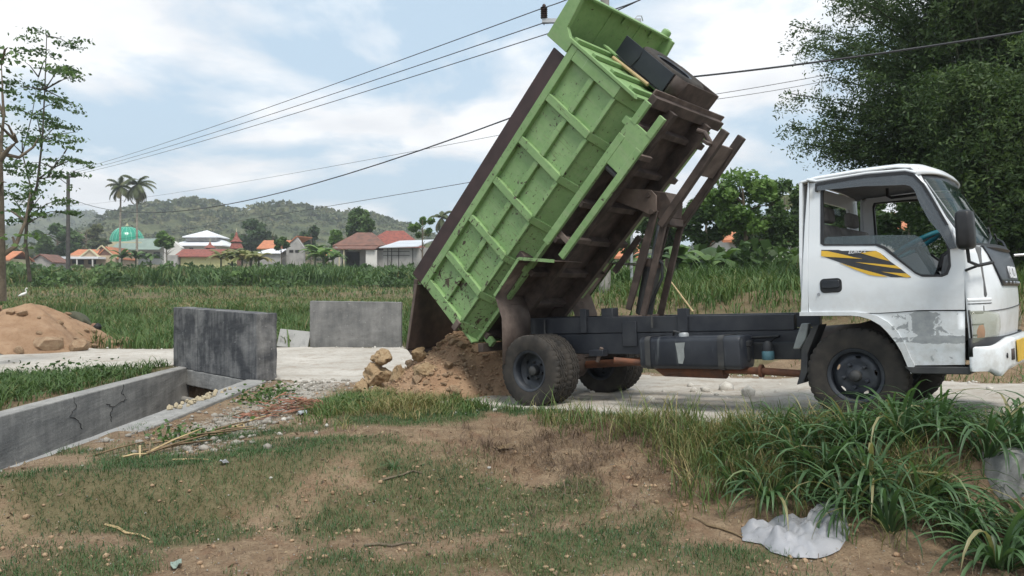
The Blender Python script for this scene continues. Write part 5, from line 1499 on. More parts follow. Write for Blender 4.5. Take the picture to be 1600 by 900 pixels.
# spare wheel in its steel carrier
car = bx('spare_carrier', 'rust_dark', 3.47, 3.70, -0.26, 0.46, 0.0, 0.014)
m = MB(); secs = []
for k in range(9):
    a = R(90 * k / 8); secs.append([(3.47, -0.26 - 0.11 * math.sin(a), 0.11 - 0.11 * math.cos(a)), (3.70, -0.26 - 0.11 * math.sin(a), 0.11 - 0.11 * math.cos(a))])
m.loft(secs); o = m.build('carrier_corner', 'rust_dark', bed, thick=0.012, smooth=60)
bx('carrier_side', 'mask_black', 3.475, 3.695, -0.378, -0.366, 0.13, 0.90)
bx('carrier_side', 'rust_dark', 3.47, 3.70, 0.46, 0.472, 0.0, 0.62)
bx('carrier_back', 'black_dust', 3.455, 3.468, -0.37, 0.46, 0.02, 0.88)
bx('carrier_strut', 'green_paint', 3.432, 3.455, -0.30, -0.22, 0.1, 1.15)
bx('carrier_strut', 'green_paint', 3.432, 3.455, 0.30, 0.38, 0.1, 1.15)
sp = wheel((3.605, 0.045, 0.43), 'rear', -1, 0.2, parent=bed, name='spare_wheel')
# axis of the spare lies along the bed
sp.rotation_euler = (0, 0, R(90))
for ch in list(sp.children):
    if not (ch.name.startswith('tyre') or ch.name.startswith('rim')):
        bpy.data.objects.remove(ch)
MB().tube([(3.43, -0.42, 0.86), (3.45, -0.405, 0.30)], 0.020, 10).build('bamboo_pole', 'bamboo_dry', bed)
MB().tube([(3.45, -0.40, 0.62), (3.60, -0.382, 0.60), (3.71, -0.37, 0.63)], 0.006, 6).build('tie_rope', 'black_plastic', bed)
# tail gate hanging from its top hinge
gl = [(-0.02, 1.07), (-0.90, 0.70)]
gate_m = MB()
gd = Vector((-0.75, 0, -0.45)).normalized(); gn = Vector((-gd.z, 0, gd.x))
o0 = Vector((-0.10, 0, 1.06))
def gp(a, y, t): return o0 + gd * a + gn * t + Vector((0, y, 0))
for y0, y1, a0, a1 in ((-0.955, 0.955, 0.0, 0.83),):
    gate_m.add([gp(a0, y0, 0), gp(a0, y1, 0), gp(a1, y1, 0), gp(a1, y0, 0), gp(a0, y0, 0.02), gp(a0, y1, 0.02), gp(a1, y1, 0.02), gp(a1, y0, 0.02)],
               [(0, 3, 2, 1), (4, 5, 6, 7), (0, 1, 5, 4), (1, 2, 6, 5), (2, 3, 7, 6), (3, 0, 4, 7)])
    gate_m.add([gp(a1, y0, 0), gp(a1, y1, 0), gp(a1 + 0.06, y1 - 0.04, 0.05), gp(a1 + 0.06, y0 + 0.04, 0.05)], [(0, 1, 2, 3)])
gate = gate_m.build('tail_gate', 'gate_steel', bed, bevel=0.004, smooth=0)
for y in (-0.96, 0.93):
    m = MB(); m.beam(gp(-0.06, y + 0.015, -0.01), gp(0.10, y + 0.015, -0.01), 0.03, 0.05); m.build('hinge', 'rust_dark', gate, bevel=0.004)
for y in (-0.5, 0.0, 0.5):
    m = MB(); m.beam(gp(0.02, y, -0.024), gp(0.82, y, -0.024), 0.07, 0.04, gn); m.build('gate_rib', 'green_paint', gate, bevel=0.004)
m = MB(); m.beam(gp(0.0, -0.958, 0.01), gp(0.83, -0.958, 0.01), 0.012, 0.035, gn); m.build('gate_edge', 'rust_brown', gate)
bx('rear_sill', 'green_paint', -0.03, -0.001, -0.86, 0.86, -0.05, 0.16)
bx('rear_corner', 'rust_brown', -0.035, 0.10, -0.985, -0.90, 0.165, 0.24)
bx('latch', 'green_paint', 0.05, 0.14, -0.72, -0.66, -0.20, -0.05)
# side guards: two rails, plate at the front, two uprights
for s in (-1, 1):
    if s > 0: continue
    yg = s * 0.93
    ya, yb = yg - 0.02, yg + 0.02
    g0 = bx('side_guard', 'green_paint', 1.60, 3.02, ya, yb, -0.175, -0.085)
    bx('guard_rail', 'green_paint', 1.62, 3.02, ya, yb, -0.425, -0.345)
    bx('guard_plate', 'green_paint', 2.70, 3.19, ya + 0.004, yb - 0.004, -0.425, -0.09)
    bx('guard_fork', 'green_paint', 3.17, 3.42, ya, yb, -0.19, -0.11)
    bx('guard_fork', 'green_paint', 3.17, 3.40, ya, yb, -0.425, -0.345)
    bx('guard_strap', 'green_paint', 3.10, 3.18, min(yg, s * 0.80), max(yg, s * 0.80), -0.11, -0.02)
    for u in (1.78, 2.9):
        bx('guard_bracket', 'rust_brown', u - 0.03, u + 0.03, min(s * 0.45, s * 0.905), max(s * 0.45, s * 0.905), -0.30, -0.26)
        bx('guard_post', 'rust_brown', u - 0.03, u + 0.03, min(s * 0.885, s * 0.908), max(s * 0.885, s * 0.908), -0.40, -0.12)
    m = MB(); m.tube([(2.66, s * 0.90, -0.16), (2.66, s * 0.90, -0.34)], 0.03, 10); m.build('guard_hook', 'black_dust', bed)
# wing over the rear wheels: folded sheet fixed to the bed
def to_bed(x, z):
    dx, dz = x - BX, z - BZ
    return (dx * math.cos(BANG) + dz * math.sin(BANG), -dx * math.sin(BANG) + dz * math.cos(BANG))
WING = [(867, 408), (812, 404), (774, 462), (785, 497), (786, 545)]
for s in (-1, 1):
    P = [to_bed(*T(a, b, -0.95)) for a, b in WING]
    P[-1] = (P[-2][0] + (P[-1][0] - P[-2][0]) * 1.5, P[-2][1] + (P[-1][1] - P[-2][1]) * 1.5)
    m = MB(); m.loft([[(p[0], s * 0.96, p[1]) for p in P], [(p[0], s * 0.45, p[1]) for p in P]])
    o = m.build('wing_sheet', 'rust_brown', bed, thick=0.006, smooth=25)
    m = MB()
    for a, b in zip(P[:2], P[1:3]): m.beam((a[0], s * 0.965, a[1]), (b[0], s * 0.965, b[1]), 0.012, 0.035)
    m.build('wing_edge', 'green_paint', bed)
    m = MB(); m.box(P[1][0] - 0.05, P[1][0] + 0.04, min(s * 0.5, s * 0.9), max(s * 0.5, s * 0.9), P[1][1] - 0.01, P[1][1] + 0.09); m.build('wing_stay', 'rust_dark', bed, bevel=0.005)
    Q = [to_bed(*T(a, b, -0.95)) for a, b in ((780, 490), (789, 562))]
    m = MB(); q0, q1 = Vector((Q[0][0], 0, Q[0][1])), Vector((Q[1][0], 0, Q[1][1]))
# hinge under the tail of the bed
for s in (-1, 1):
    m = MB(); m.prism([(0.05, -0.18), (0.35, -0.18), (0.26, -0.32), (0.14, -0.32)], min(s * 0.43, s * 0.36), max(s * 0.43, s * 0.36)); m.build('hinge_bracket', 'rust_dark', bed, bevel=0.006)
# ---- hoist
def tw(px, py, Y):
    x, z = T(px, py, Y); return Vector((x, Y, z))
brk = None
for s in (-1, 1):
    Y = s * 0.20
    dxs = 0.0
    q = [T(a, b, -0.20) for a, b in ((958, 293), (1018, 297), (1026, 306), (1026, 330), (1016, 336), (1004, 330), (962, 314))]
    o = MB().prism(q, Y - 0.012, Y + 0.012).build('hoist_bracket', 'rust_brown', truck, bevel=0.004)
    for a, b in ((1014, 305), (1019, 331)):
        p = T(a, b, -0.20); MB().lathe([(0.001, -0.03), (0.028, -0.028), (0.030, 0.0), (0.028, 0.028), (0.001, 0.03)], 14, (p[0], Y, p[1])).build('pin', 'rust_dark', o)
pA, pB = T(1021, 328, -0.2), T(979, 484, -0.2)
pivot = T(1010, 488, 0.0)
for s in (-1, 1):
    Y = s * 0.16
    m = MB(); m.beam((pA[0], Y, pA[1]), (pA[0] * 0.5 + pB[0] * 0.5, Y, pA[1] * 0.5 + pB[1] * 0.5), 0.03, 0.085, (1, 0, 0), 0.03, 0.10)
    m.beam((pA[0] * 0.5 + pB[0] * 0.5, Y, pA[1] * 0.5 + pB[1] * 0.5), (pB[0], Y, pB[1]), 0.03, 0.10, (1, 0, 0), 0.03, 0.07)
    m.build('lift_link', 'rust_dark', truck, bevel=0.006)
cA, cB = T(1035, 330, 0.0), T(1006, 492, 0.0)
c0, c1 = Vector((cA[0], 0, cA[1])), Vector((cB[0], 0, cB[1]))
cm = c1 + (c0 - c1) * 0.53
cyl = MB().tube([c1, c1 + (cm - c1) * 0.02, cm], [0.085, 0.095, 0.095], 24).build('hydraulic_cylinder', 'black_dust', truck)
MB().tube([cm, c0], 0.034, 16).build('piston_rod', 'steel_bright', cyl)
MB().tube([cm - (cm - c1).normalized() * 0.07, cm + (cm - c1).normalized() * 0.015], 0.112, 24).build('cylinder_collar', 'rust_dark', cyl)
hv = (c0 - c1).normalized()
MB().tube([c1 + Vector((0.06, -0.1, 0.02)), c1 + Vector((0.15, -0.1, 0.12)), cm + Vector((0.13, -0.06, -0.2)), cm + Vector((0.13, -0.05, -0.05)), cm + Vector((0.06, -0.03, 0.0))], 0.018, 8).build('oil_hose', 'black_plastic', cyl)
MB().box(c1.x - 0.15, c1.x + 0.10, -0.30, 0.30, 0.80, 0.96).build('hoist_mount', 'rust_dark', truck, bevel=0.01)
MB().box(c1.x - 0.34, c1.x - 0.19, -0.345, -0.22, 0.90, 1.05).build('pump_box', 'chassis_black', truck, bevel=0.008)
# rocker head and the long twin-beam arm
rk = [T(a, b, 0.0) for a, b in ((1023, 299), (1050, 302), (1058, 316), (1056, 342), (1040, 346), (1030, 330))]
rock = MB().prism(rk, -0.14, 0.14).build('rocker', 'rust_dark', truck, bevel=0.012)
arm0, arm1 = T(1053, 346, 0.0), T(1147, 209, 0.0)
A0, A1 = Vector((arm0[0], 0, arm0[1])), Vector((arm1[0], 0, arm1[1]))
ad = (A1 - A0).normalized(); an = Vector((-ad.z, 0, ad.x))
for s in (-1, 1):
    yv = Vector((0, s * 0.20, 0))
    MB().beam(A0 + yv - ad * 0.08, A1 + yv, 0.07, 0.085, an).build('hoist_arm', 'rust_dark', truck, bevel=0.008)
MB().beam(A1 - ad * 0.52, A1 - ad * 0.15, 0.33, 0.03, an).build('arm_plate', 'rust_brown', truck, bevel=0.004)
MB().beam(A1 - ad * 0.19 + Vector((0, -0.34, 0)) + an * 0.055, A1 - ad * 0.19 + Vector((0, 0.27, 0)) + an * 0.055, 0.07, 0.03, ad).build('arm_cross_bar', 'rust_dark', truck, bevel=0.006)
MB().beam(A0 - ad * 0.02 + Vector((0, -0.16, 0)), A0 - ad * 0.02 + Vector((0, 0.16, 0)), 0.09, 0.08).build('arm_cross_bar', 'rust_dark', truck, bevel=0.006)
lt = tw(1090, 204, -0.2); lb = A1 - ad * 0.19 + Vector((0, -0.2, 0)) + an * 0.05
MB().tube([lt, lt * 0.6 + lb * 0.4 + Vector((0.02, 0, 0.03)), lb], 0.028, 10).build('stay_rod', 'rust_dark', truck)
# lower links from the frame to the long arm
for s in (-1, 1):
    Y = s * 0.14; a = A0 - ad * 0.02
    MB().beam((a.x, Y + s * 0.05, a.z), (c1.x + 0.10, Y + s * 0.05, 0.95), 0.03, 0.075, (1, 0, 0)).build('lift_link', 'rust_dark', truck, bevel=0.006)
p1, p2 = tw(960, 425, 0.1), tw(1000, 370, 0.1)
MB().beam(p1, p2, 0.04, 0.07).build('safety_prop', 'rust_dark', truck, bevel=0.006)
# ================================================================== VILLAGE AND HILLS
def gz(x, y): return zat(x, y)
def roof_gable(m, x0, x1, y0, y1, ze, zr, ov=0.5):
    """ridge along x"""
    ym = (y0 + y1) / 2; x0 -= ov; x1 += ov; t = 0.18
    dz = (zr - ze) * ov / ((y1 - y0) / 2); y0 -= ov; y1 += ov; ze -= dz
    m.add([(x0, y0, ze), (x1, y0, ze), (x1, ym, zr), (x0, ym, zr), (x0, y1, ze), (x1, y1, ze)] + [(x0, y0, ze - t), (x1, y0, ze - t), (x1, ym, zr - t), (x0, ym, zr - t), (x0, y1, ze - t), (x1, y1, ze - t)],
          [(0, 1, 2, 3), (3, 2, 5, 4), (6, 9, 8, 7), (9, 10, 11, 8), (0, 6, 7, 1), (4, 5, 11, 10), (0, 3, 9, 6), (3, 4, 10, 9), (1, 7, 8, 2), (2, 8, 11, 5)])
def roof_gable_y(m, x0, x1, y0, y1, ze, zr, ov=0.5):
    k = MB(); roof_gable(k, y0, y1, -x1, -x0, ze, zr, ov)
    m.add([(-v[1], v[0], v[2]) for v in k.v], k.f)
def roof_hip(m, x0, x1, y0, y1, ze, zr, rid, ov=0.6):
    x0 -= ov; x1 += ov; y0 -= ov; y1 += ov; ym = (y0 + y1) / 2; xm = (x0 + x1) / 2; t = 0.2
    a, b = xm - rid / 2, xm + rid / 2
    m.add([(x0, y0, ze), (x1, y0, ze), (x1, y1, ze), (x0, y1, ze), (a, ym, zr), (b, ym, zr), (x0, y0, ze - t), (x1, y0, ze - t), (x1, y1, ze - t), (x0, y1, ze - t)],
          [(0, 1, 5, 4), (1, 2, 5), (2, 3, 4, 5), (3, 0, 4), (6, 9, 8, 7), (0, 6, 7, 1), (1, 7, 8, 2), (2, 8, 9, 3), (3, 9, 6, 0)])
def hpart(parent, name, mat, fn, bevel=0.0, smooth=0):
    m = MB(); fn(m); return m.build(name, mat, parent, bevel=bevel, smooth=smooth)
class House:
    """local frame: x across the view, y away, z up; metres from photo pixels at its depth"""
    def __init__(s, name, label, cat, px, dep, rz=0.0):
        s.k = dep / FPX; s.dep = dep; s.px = px
        x = (px - 800) * s.k
        s.o = empty(name, (x, dep, 0), rz, label, cat)
    def X(s, px): return (px - s.px) * s.k
    def Z(s, py): return CAMZ - (py - 450) * s.k
    def P(s, name, mat, fn, **k): return hpart(s.o, name, mat, fn, **k)
def windows(h, rects, mat='window_dark', y=-0.04):
    for a, b, c, d in rects:
        w = h.P('window', mat, lambda m: m.box(h.X(a), h.X(b), y, y + 0.1, h.Z(d), h.Z(c)))
# mosque with green dome
h = House('mosque', 'white mosque under a glossy green ribbed dome behind the palms', 'mosque', 184, 205)
h.P('wall', 'wall_white', lambda m: m.box(h.X(150), h.X(272), 0, 16, h.Z(450), h.Z(381)))
h.P('parapet', 'wall_cream', lambda m: m.box(h.X(148), h.X(222), -0.4, 0, h.Z(386), h.Z(378)), bevel=0.05)
h.P('dome_drum', 'wall_white', lambda m: m.lathe([(h.X(206), h.Z(380)), (h.X(206), h.Z(376)), (h.X(207.5), h.Z(375.5))], 40, (0, 5, 0), 'Z'), smooth=40)
rd = h.X(208.5); zb, zt = h.Z(377), h.Z(352.5)
prof = [(rd * math.cos(a) ** 0.85, zb + (zt - zb) * math.sin(a) ** 0.95) for a in np.linspace(0, math.pi / 2 - 0.02, 16)] + [(0.01, zt)]
dome = h.P('dome', 'dome_green', lambda m: m.lathe(prof, 64, (0, 5, 0), 'Z'), smooth=60)
for k in range(20):
    a = 2 * math.pi * k / 20 + 0.1
    m = MB(); m.tube([((r + 0.03) * math.cos(a), 5 + (r + 0.03) * math.sin(a), z) for r, z in prof[:-1]], 0.09, 5)
    m.build('dome_rib', 'dome_rib', dome)
m = MB(); m.tube([(0, 5, zt - 0.1), (0, 5, h.Z(346))], [0.22, 0.04], 8)
for zz, rr in ((h.Z(350.5), 0.45), (h.Z(348.6), 0.35)): m.lathe([(0.01, -rr * 0.6), (rr * 0.7, -rr * 0.4), (rr, 0), (rr * 0.7, rr * 0.4), (0.01, rr * 0.6)], 12, (0, 5, zz), 'Z')
m.build('finial', 'wall_cream', dome)
h.P('porch_roof', 'roof_greygreen', lambda m: m.add([(h.X(186), -5, h.Z(391)), (h.X(262), -5, h.Z(391)), (h.X(258), 3, h.Z(371.5)), (h.X(184), 3, h.Z(371.5)), (h.X(186), -5, h.Z(392)), (h.X(262), -5, h.Z(392)), (h.X(258), 3, h.Z(372.5)), (h.X(184), 3, h.Z(372.5))], [(0, 1, 2, 3), (7, 6, 5, 4), (0, 4, 5, 1), (1, 5, 6, 2), (2, 6, 7, 3), (3, 7, 4, 0)]))
windows(h, [(192, 200, 394, 404), (206, 214, 394, 404), (222, 230, 394, 404), (240, 250, 394, 404)])
# bungalow with two gables
h = House('bungalow', 'tan bungalow with orange tile roof and white terrace left of the mosque', 'house', 145, 150)
h.P('wall', 'wall_tan', lambda m: m.box(h.X(105), h.X(180), 0, 8, h.Z(425), h.Z(399)))
h.P('roof', 'tile_orange', lambda m: roof_gable(m, h.X(106), h.X(150), 0.2, 8, h.Z(400), h.Z(388), 0.3))
h.P('gable_wall', 'wall_tan', lambda m: m.prism([(h.X(131), h.Z(401.5)), (h.X(158), h.Z(401.5)), (h.X(145), h.Z(391))], -1.0, 0))
h.P('gable_wall', 'tile_brown', lambda m: m.prism([(h.X(147), h.Z(402)), (h.X(180), h.Z(402)), (h.X(157), h.Z(384.5))], 0.5, 1.0))
h.P('gable_trim', 'wall_cream', lambda m: (m.beam((h.X(128), -1.1, h.Z(403)), (h.X(145), -1.1, h.Z(390)), 0.35, 0.22), m.beam((h.X(145), -1.1, h.Z(390)), (h.X(161), -1.1, h.Z(403)), 0.35, 0.22)))
h.P('gable_trim', 'wall_cream', lambda m: (m.beam((h.X(149), 0.4, h.Z(391)), (h.X(157), 0.4, h.Z(383.5)), 0.3, 0.22), m.beam((h.X(157), 0.4, h.Z(383.5)), (h.X(181), 0.4, h.Z(403)), 0.3, 0.22)))
h.P('roof', 'tile_orange', lambda m: roof_gable_y(m, h.X(148), h.X(180), 0.6, 8, h.Z(401.5), h.Z(385), 0.3))
h.P('terrace_roof', 'roof_white', lambda m: m.box(h.X(80), h.X(166), -3.0, 0, h.Z(405.5), h.Z(402)), bevel=0.05)
for a in (84, 108, 133, 157): h.P('post', 'wall_white', lambda m: m.box(h.X(a) - 0.1, h.X(a) + 0.1, -2.9, -2.7, h.Z(425), h.Z(405.5)))
windows(h, [(113, 120, 406, 412), (122, 131, 406, 413), (138, 150, 406, 413)], 'dark_opening')
h = House('shed', 'small grey gabled shed beside the slender tree', 'shed', 62, 140)
h.P('wall', 'wall_block', lambda m: m.prism([(h.X(47), h.Z(425)), (h.X(82), h.Z(425)), (h.X(82), h.Z(408.5)), (h.X(64), h.Z(399)), (h.X(47), h.Z(408.5))], 0, 5))
h.P('roof', 'tile_brown', lambda m: roof_gable_y(m, h.X(47), h.X(81), 0, 5, h.Z(407.5), h.Z(396.5), 0.35))
h = House('cottage', 'cottage with bright orange roof cut by the left edge', 'house', 2, 130)
h.P('wall', 'wall_cream', lambda m: m.box(h.X(-30), h.X(14), 0, 6, h.Z(425), h.Z(404)))
h.P('roof', 'tile_orange', lambda m: roof_gable(m, h.X(-32), h.X(14), 0, 6, h.Z(404), h.Z(391), 0.4))
# hall with two-tier white roof
h = House('prayer_hall', 'hall with a two-tier white pyramid roof right of the pale green tree', 'hall', 310, 175)
h.P('wall', 'wall_white', lambda m: m.box(h.X(280), h.X(342), 0, 9, h.Z(425), h.Z(385)))
h.P('lower_roof', 'roof_white', lambda m: roof_hip(m, h.X(272), h.X(350), -1.2, 10.5, h.Z(383.5), h.Z(371), 6.5, 0.3))
h.P('upper_wall', 'wall_block', lambda m: m.box(h.X(286), h.X(334), 1.5, 8, h.Z(376), h.Z(368.5)))
h.P('upper_roof', 'roof_white', lambda m: roof_hip(m, h.X(285), h.X(336), 0.8, 8.7, h.Z(369.3), h.Z(357.5), 0.2, 0.3))
h.P('annex', 'wall_white', lambda m: m.prism([(h.X(266), h.Z(425)), (h.X(292), h.Z(425)), (h.X(292), h.Z(388)), (h.X(280), h.Z(378)), (h.X(266), h.Z(388))], -3, -1.3))
windows(h, [(269, 274, 389, 395), (296, 302, 387, 392), (322, 328, 387, 392)], y=-0.06)
h = House('long_house', 'long yellow house with red tile roof below the white pyramid roof', 'house', 312, 142)
h.P('wall', 'wall_yellow', lambda m: m.box(h.X(282), h.X(352), 0, 6, h.Z(425), h.Z(400)))
h.P('roof', 'tile_red', lambda m: roof_gable(m, h.X(277), h.X(352), -0.5, 6.5, h.Z(399.5), h.Z(388), 0.3))
h.P('side_wall', 'wall_block', lambda m: m.box(h.X(264), h.X(281), -1, 3, h.Z(425), h.Z(399)))
for px, pt, pm, pb, lab in ((364, 361.5, 377, 388, 'taller of the two small red pavilions with spire roofs'), (322, 377.5, 387, 391, 'lower small red spire roof rising behind the long yellow house')):
    h = House('pavilion', lab, 'pavilion', px, 160 if px > 330 else 152)
    r = 1.15 if px > 330 else 1.1
    h.P('roof', 'tile_red', lambda m: m.lathe([(r * 1.15, h.Z(pm)), (r * 0.75, h.Z(pm) + 0.4), (r * 0.35, h.Z(pm) + (h.Z(pt) - h.Z(pm)) * 0.55), (0.12, h.Z(pt)), (0.01, h.Z(pt))], 8, (0, 2, 0), 'Z'))
    h.P('lower_roof', 'tile_red', lambda m: m.lathe([(r * 1.35, h.Z(pb)), (r * 0.9, h.Z(pm + 2)), (r * 0.8, h.Z(pm + 1.5))], 8, (0, 2, 0), 'Z'))
    h.P('post', 'tile_brown', lambda m: m.box(-r * 0.8, r * 0.8, 1.2, 2.8, h.Z(425), h.Z(pb)))
    h.P('finial', 'wall_cream', lambda m: m.tube([(0, 2, h.Z(pt) - 0.1), (0, 2, h.Z(pt) + 0.8)], [0.1, 0.04], 6))
# orange roofed house under construction
h = House('orange_house', 'house with bright orange tiles and grey block gable in the middle of the village', 'house', 437, 128)
h.P('wall', 'wall_block', lambda m: m.box(h.X(408), h.X(450), 2, 8, h.Z(425), h.Z(386)))
h.P('roof', 'tile_orange', lambda m: roof_gable(m, h.X(400), h.X(442), 1.5, 8.5, h.Z(386), h.Z(372.5), 0.3))
h.P('gable_wall', 'wall_block', lambda m: m.prism([(h.X(450), h.Z(425)), (h.X(477), h.Z(425)), (h.X(477), h.Z(387)), (h.X(466), h.Z(371)), (h.X(450), h.Z(386))], -1, 0))
h.P('roof', 'tile_orange', lambda m: m.add([(h.X(449), -1.2, h.Z(384)), (h.X(456), 7, h.Z(374)), (h.X(471), 7, h.Z(366.5)), (h.X(467), -1.2, h.Z(369)), (h.X(449), -1.2, h.Z(385.5)), (h.X(456), 7, h.Z(375.5)), (h.X(471), 7, h.Z(368)), (h.X(467), -1.2, h.Z(370.5))], [(0, 3, 2, 1), (4, 5, 6, 7), (0, 1, 5, 4), (1, 2, 6, 5), (2, 3, 7, 6), (3, 0, 4, 7)]))
h.P('lean_to', 'roof_white', lambda m: m.add([(h.X(408), -4, h.Z(397)), (h.X(450), -4, h.Z(397)), (h.X(446), 1, h.Z(388)), (h.X(420), 1, h.Z(388)), (h.X(408), -4, h.Z(398)), (h.X(450), -4, h.Z(398)), (h.X(446), 1, h.Z(389)), (h.X(420), 1, h.Z(389))], [(0, 1, 2, 3), (7, 6, 5, 4), (0, 4, 5, 1), (1, 5, 6, 2), (2, 6, 7, 3), (3, 7, 4, 0)]))
h.P('front_wall', 'wall_block', lambda m: m.box(h.X(413), h.X(449), -3.6, -3.3, h.Z(425), h.Z(398)))
windows(h, [(455, 461, 391, 395), (464, 470, 391, 395)], 'dark_opening', -1.06)
# big dark red roof
h = House('tiled_house', 'large old house under a broad dark red tile roof', 'house', 585, 108)
h.P('wall', 'wall_block', lambda m: m.box(h.X(527), h.X(648), 0, 9, h.Z(428), h.Z(391)))
h.P('roof', 'tile_red', lambda m: roof_hip(m, h.X(563), h.X(655), 0.5, 9, h.Z(386), h.Z(356.5), 2.6, 0.4))
h.P('roof', 'tile_brown', lambda m: roof_hip(m, h.X(527), h.X(600), -0.8, 6.5, h.Z(384), h.Z(361), 2.2, 0.4))
h.P('veranda_roof', 'tile_brown', lambda m: m.add([(h.X(524), -3, h.Z(390)), (h.X(592), -3, h.Z(390)), (h.X(596), 0, h.Z(382)), (h.X(531), 0, h.Z(382)), (h.X(524), -3, h.Z(391.5)), (h.X(592), -3, h.Z(391.5)), (h.X(596), 0, h.Z(383.5)), (h.X(531), 0, h.Z(383.5))], [(0, 1, 2, 3), (7, 6, 5, 4), (0, 4, 5, 1), (1, 5, 6, 2), (2, 6, 7, 3), (3, 7, 4, 0)]))
h.P('side_roof', 'tile_orange', lambda m: m.add([(h.X(511), -2, h.Z(400)), (h.X(523), -2, h.Z(400)), (h.X(528), 2, h.Z(385)), (h.X(518), 2, h.Z(385)), (h.X(511), -2, h.Z(401)), (h.X(523), -2, h.Z(401)), (h.X(528), 2, h.Z(386)), (h.X(518), 2, h.Z(386))], [(0, 1, 2, 3), (7, 6, 5, 4), (0, 4, 5, 1), (1, 5, 6, 2), (2, 6, 7, 3), (3, 7, 4, 0)]))
h.P('front_wall', 'wall_block', lambda m: m.prism([(h.X(521), h.Z(428)), (h.X(540), h.Z(428)), (h.X(540), h.Z(392)), (h.X(531), h.Z(387)), (h.X(521), h.Z(400))], -2.6, -2.4))
h.P('opening', 'dark_opening', lambda m: m.box(h.X(541), h.X(562), -0.1, -0.02, h.Z(425), h.Z(394)))
h.P('plaster_wall', 'wall_white', lambda m: m.box(h.X(577), h.X(594), -2.6, -2.4, h.Z(428), h.Z(392)))
for a in (537, 544): h.P('post', 'wall_cream', lambda m: m.box(h.X(a) - 0.08, h.X(a) + 0.08, -2.8, -2.65, h.Z(428), h.Z(391)))
# white metal roofed shed
h = House('block_shed', 'grey block shed with pale metal roof in front of the red tile roof', 'shed', 630, 92)
h.P('wall', 'wall_block', lambda m: m.box(h.X(599), h.X(700), 0, 5, h.Z(430), h.Z(387)))
for a in (606, 612, 623, 645, 660): h.P('pilaster', 'dark_opening', lambda m: m.box(h.X(a) - 0.04, h.X(a) + 0.04, -0.05, -0.004, h.Z(430), h.Z(388)))
for b in (393, 399): h.P('course', 'dark_opening', lambda m: m.box(h.X(599), h.X(640), -0.03, -0.003, h.Z(b) - 0.03, h.Z(b) + 0.03))
h.P('roof', 'roof_metal', lambda m: m.add([(h.X(594), -0.8, h.Z(387)), (h.X(654), -0.8, h.Z(385)), (h.X(672), 5, h.Z(370)), (h.X(615), 5, h.Z(372)), (h.X(594), -0.8, h.Z(388.3)), (h.X(654), -0.8, h.Z(386.3)), (h.X(672), 5, h.Z(371.3)), (h.X(615), 5, h.Z(373.3))], [(0, 1, 2, 3), (7, 6, 5, 4), (0, 4, 5, 1), (1, 5, 6, 2), (2, 6, 7, 3), (3, 7, 4, 0)]))
# white house among the trees on the right
h = House('white_house', 'white house glimpsed between trunks behind the truck frame', 'house', 1180, 52)
h.P('wall', 'wall_white', lambda m: m.box(h.X(1140), h.X(1232), 0, 5, h.Z(420), h.Z(372)))
h.P('roof', 'tile_orange', lambda m: roof_gable(m, h.X(1136), h.X(1236), 0, 5, h.Z(372), h.Z(352), 0.4))
windows(h, [(1176, 1188, 376, 390), (1150, 1158, 376, 390), (1206, 1216, 376, 390)])
h = House('tiled_cottage', 'cottage with weathered orange roof seen past the hoist behind the bed', 'house', 965, 60)
h.P('wall', 'wall_white', lambda m: m.box(h.X(930), h.X(1000), 0, 5, h.Z(430), h.Z(398)))
h.P('roof', 'tile_orange', lambda m: roof_gable(m, h.X(928), h.X(1000), 0, 5, h.Z(398), h.Z(380), 0.4))
h = House('hillside_house', 'white walled house with orange roof seen through the cab windows', 'house', 1395, 46)
h.P('wall', 'wall_white', lambda m: m.box(h.X(1350), h.X(1440), 0, 5, h.Z(420), h.Z(352)))
h.P('roof', 'tile_orange', lambda m: roof_gable(m, h.X(1348), h.X(1442), 0, 5, h.Z(352), h.Z(326), 0.4))
windows(h, [(1362, 1376, 362, 385), (1390, 1402, 362, 385), (1415, 1428, 362, 385)])

# ---- hills: silhouettes from the photograph, rolled into solid ridges
def ridge(name, label, sil, dep, depth, mat, seed, amp):
    px = np.array([s[0] for s in sil], float); py = np.array([s[1] for s in sil], float)
    xs = np.linspace(px[0], px[-1], 260); top = np.interp(xs, px, py)
    top = CAMZ - (top - 450) * dep / FPX - (4.5 if dep < 600 else 3.0)
    X = (xs - 800) * dep / FPX
    rows = np.linspace(0, 1, 44); V = []
    for r in rows:
        y = dep + (r - 0.62) * depth
        shp = math.sin(min(1.0, r / 0.62) * math.pi / 2) ** 1.15 if r < 0.62 else math.cos((r - 0.62) / 0.38 * math.pi / 2)
        bump = fbm(X, np.full_like(X, y), 0.012, 4, seed) * amp * shp
        V.append(np.stack([X, np.full_like(X, y), -4 + (top + 4) * shp + bump * (r < 0.55)], 1))
    V = np.concatenate(V); n = len(xs); I = np.arange(n * len(rows)).reshape(len(rows), n)
    F = np.stack([I[:-1, :-1], I[:-1, 1:], I[1:, 1:], I[1:, :-1]], -1).reshape(-1, 4)
    o = mesh_np(name, V, F, mat, smooth=True)
    tag(o, label, None, kind='structure')
    return V.reshape(len(rows), n, 3)
def hill_mat(name, a, b, c):
    t = NT(name); v = t.pos()
    col = t.mix(t.ramp(t.noise(v, 0.02, 6, 0.6), [(0.35, 0.0), (0.65, 1.0)]), a, b)
    col = t.mix(t.ramp(t.noise(v, 0.12, 5, 0.6), [(0.45, 0.0), (0.65, 0.8)]), col, c)
    t.bsdf(col, 0.95, 0.0, t.bump(t.noise(v, 0.25, 5, 0.7), 1.0, 2.0), 0.1)
    return t.done()
hill_mat('hill_scrub', (0.062, 0.082, 0.036), (0.14, 0.145, 0.070), (0.045, 0.062, 0.028))
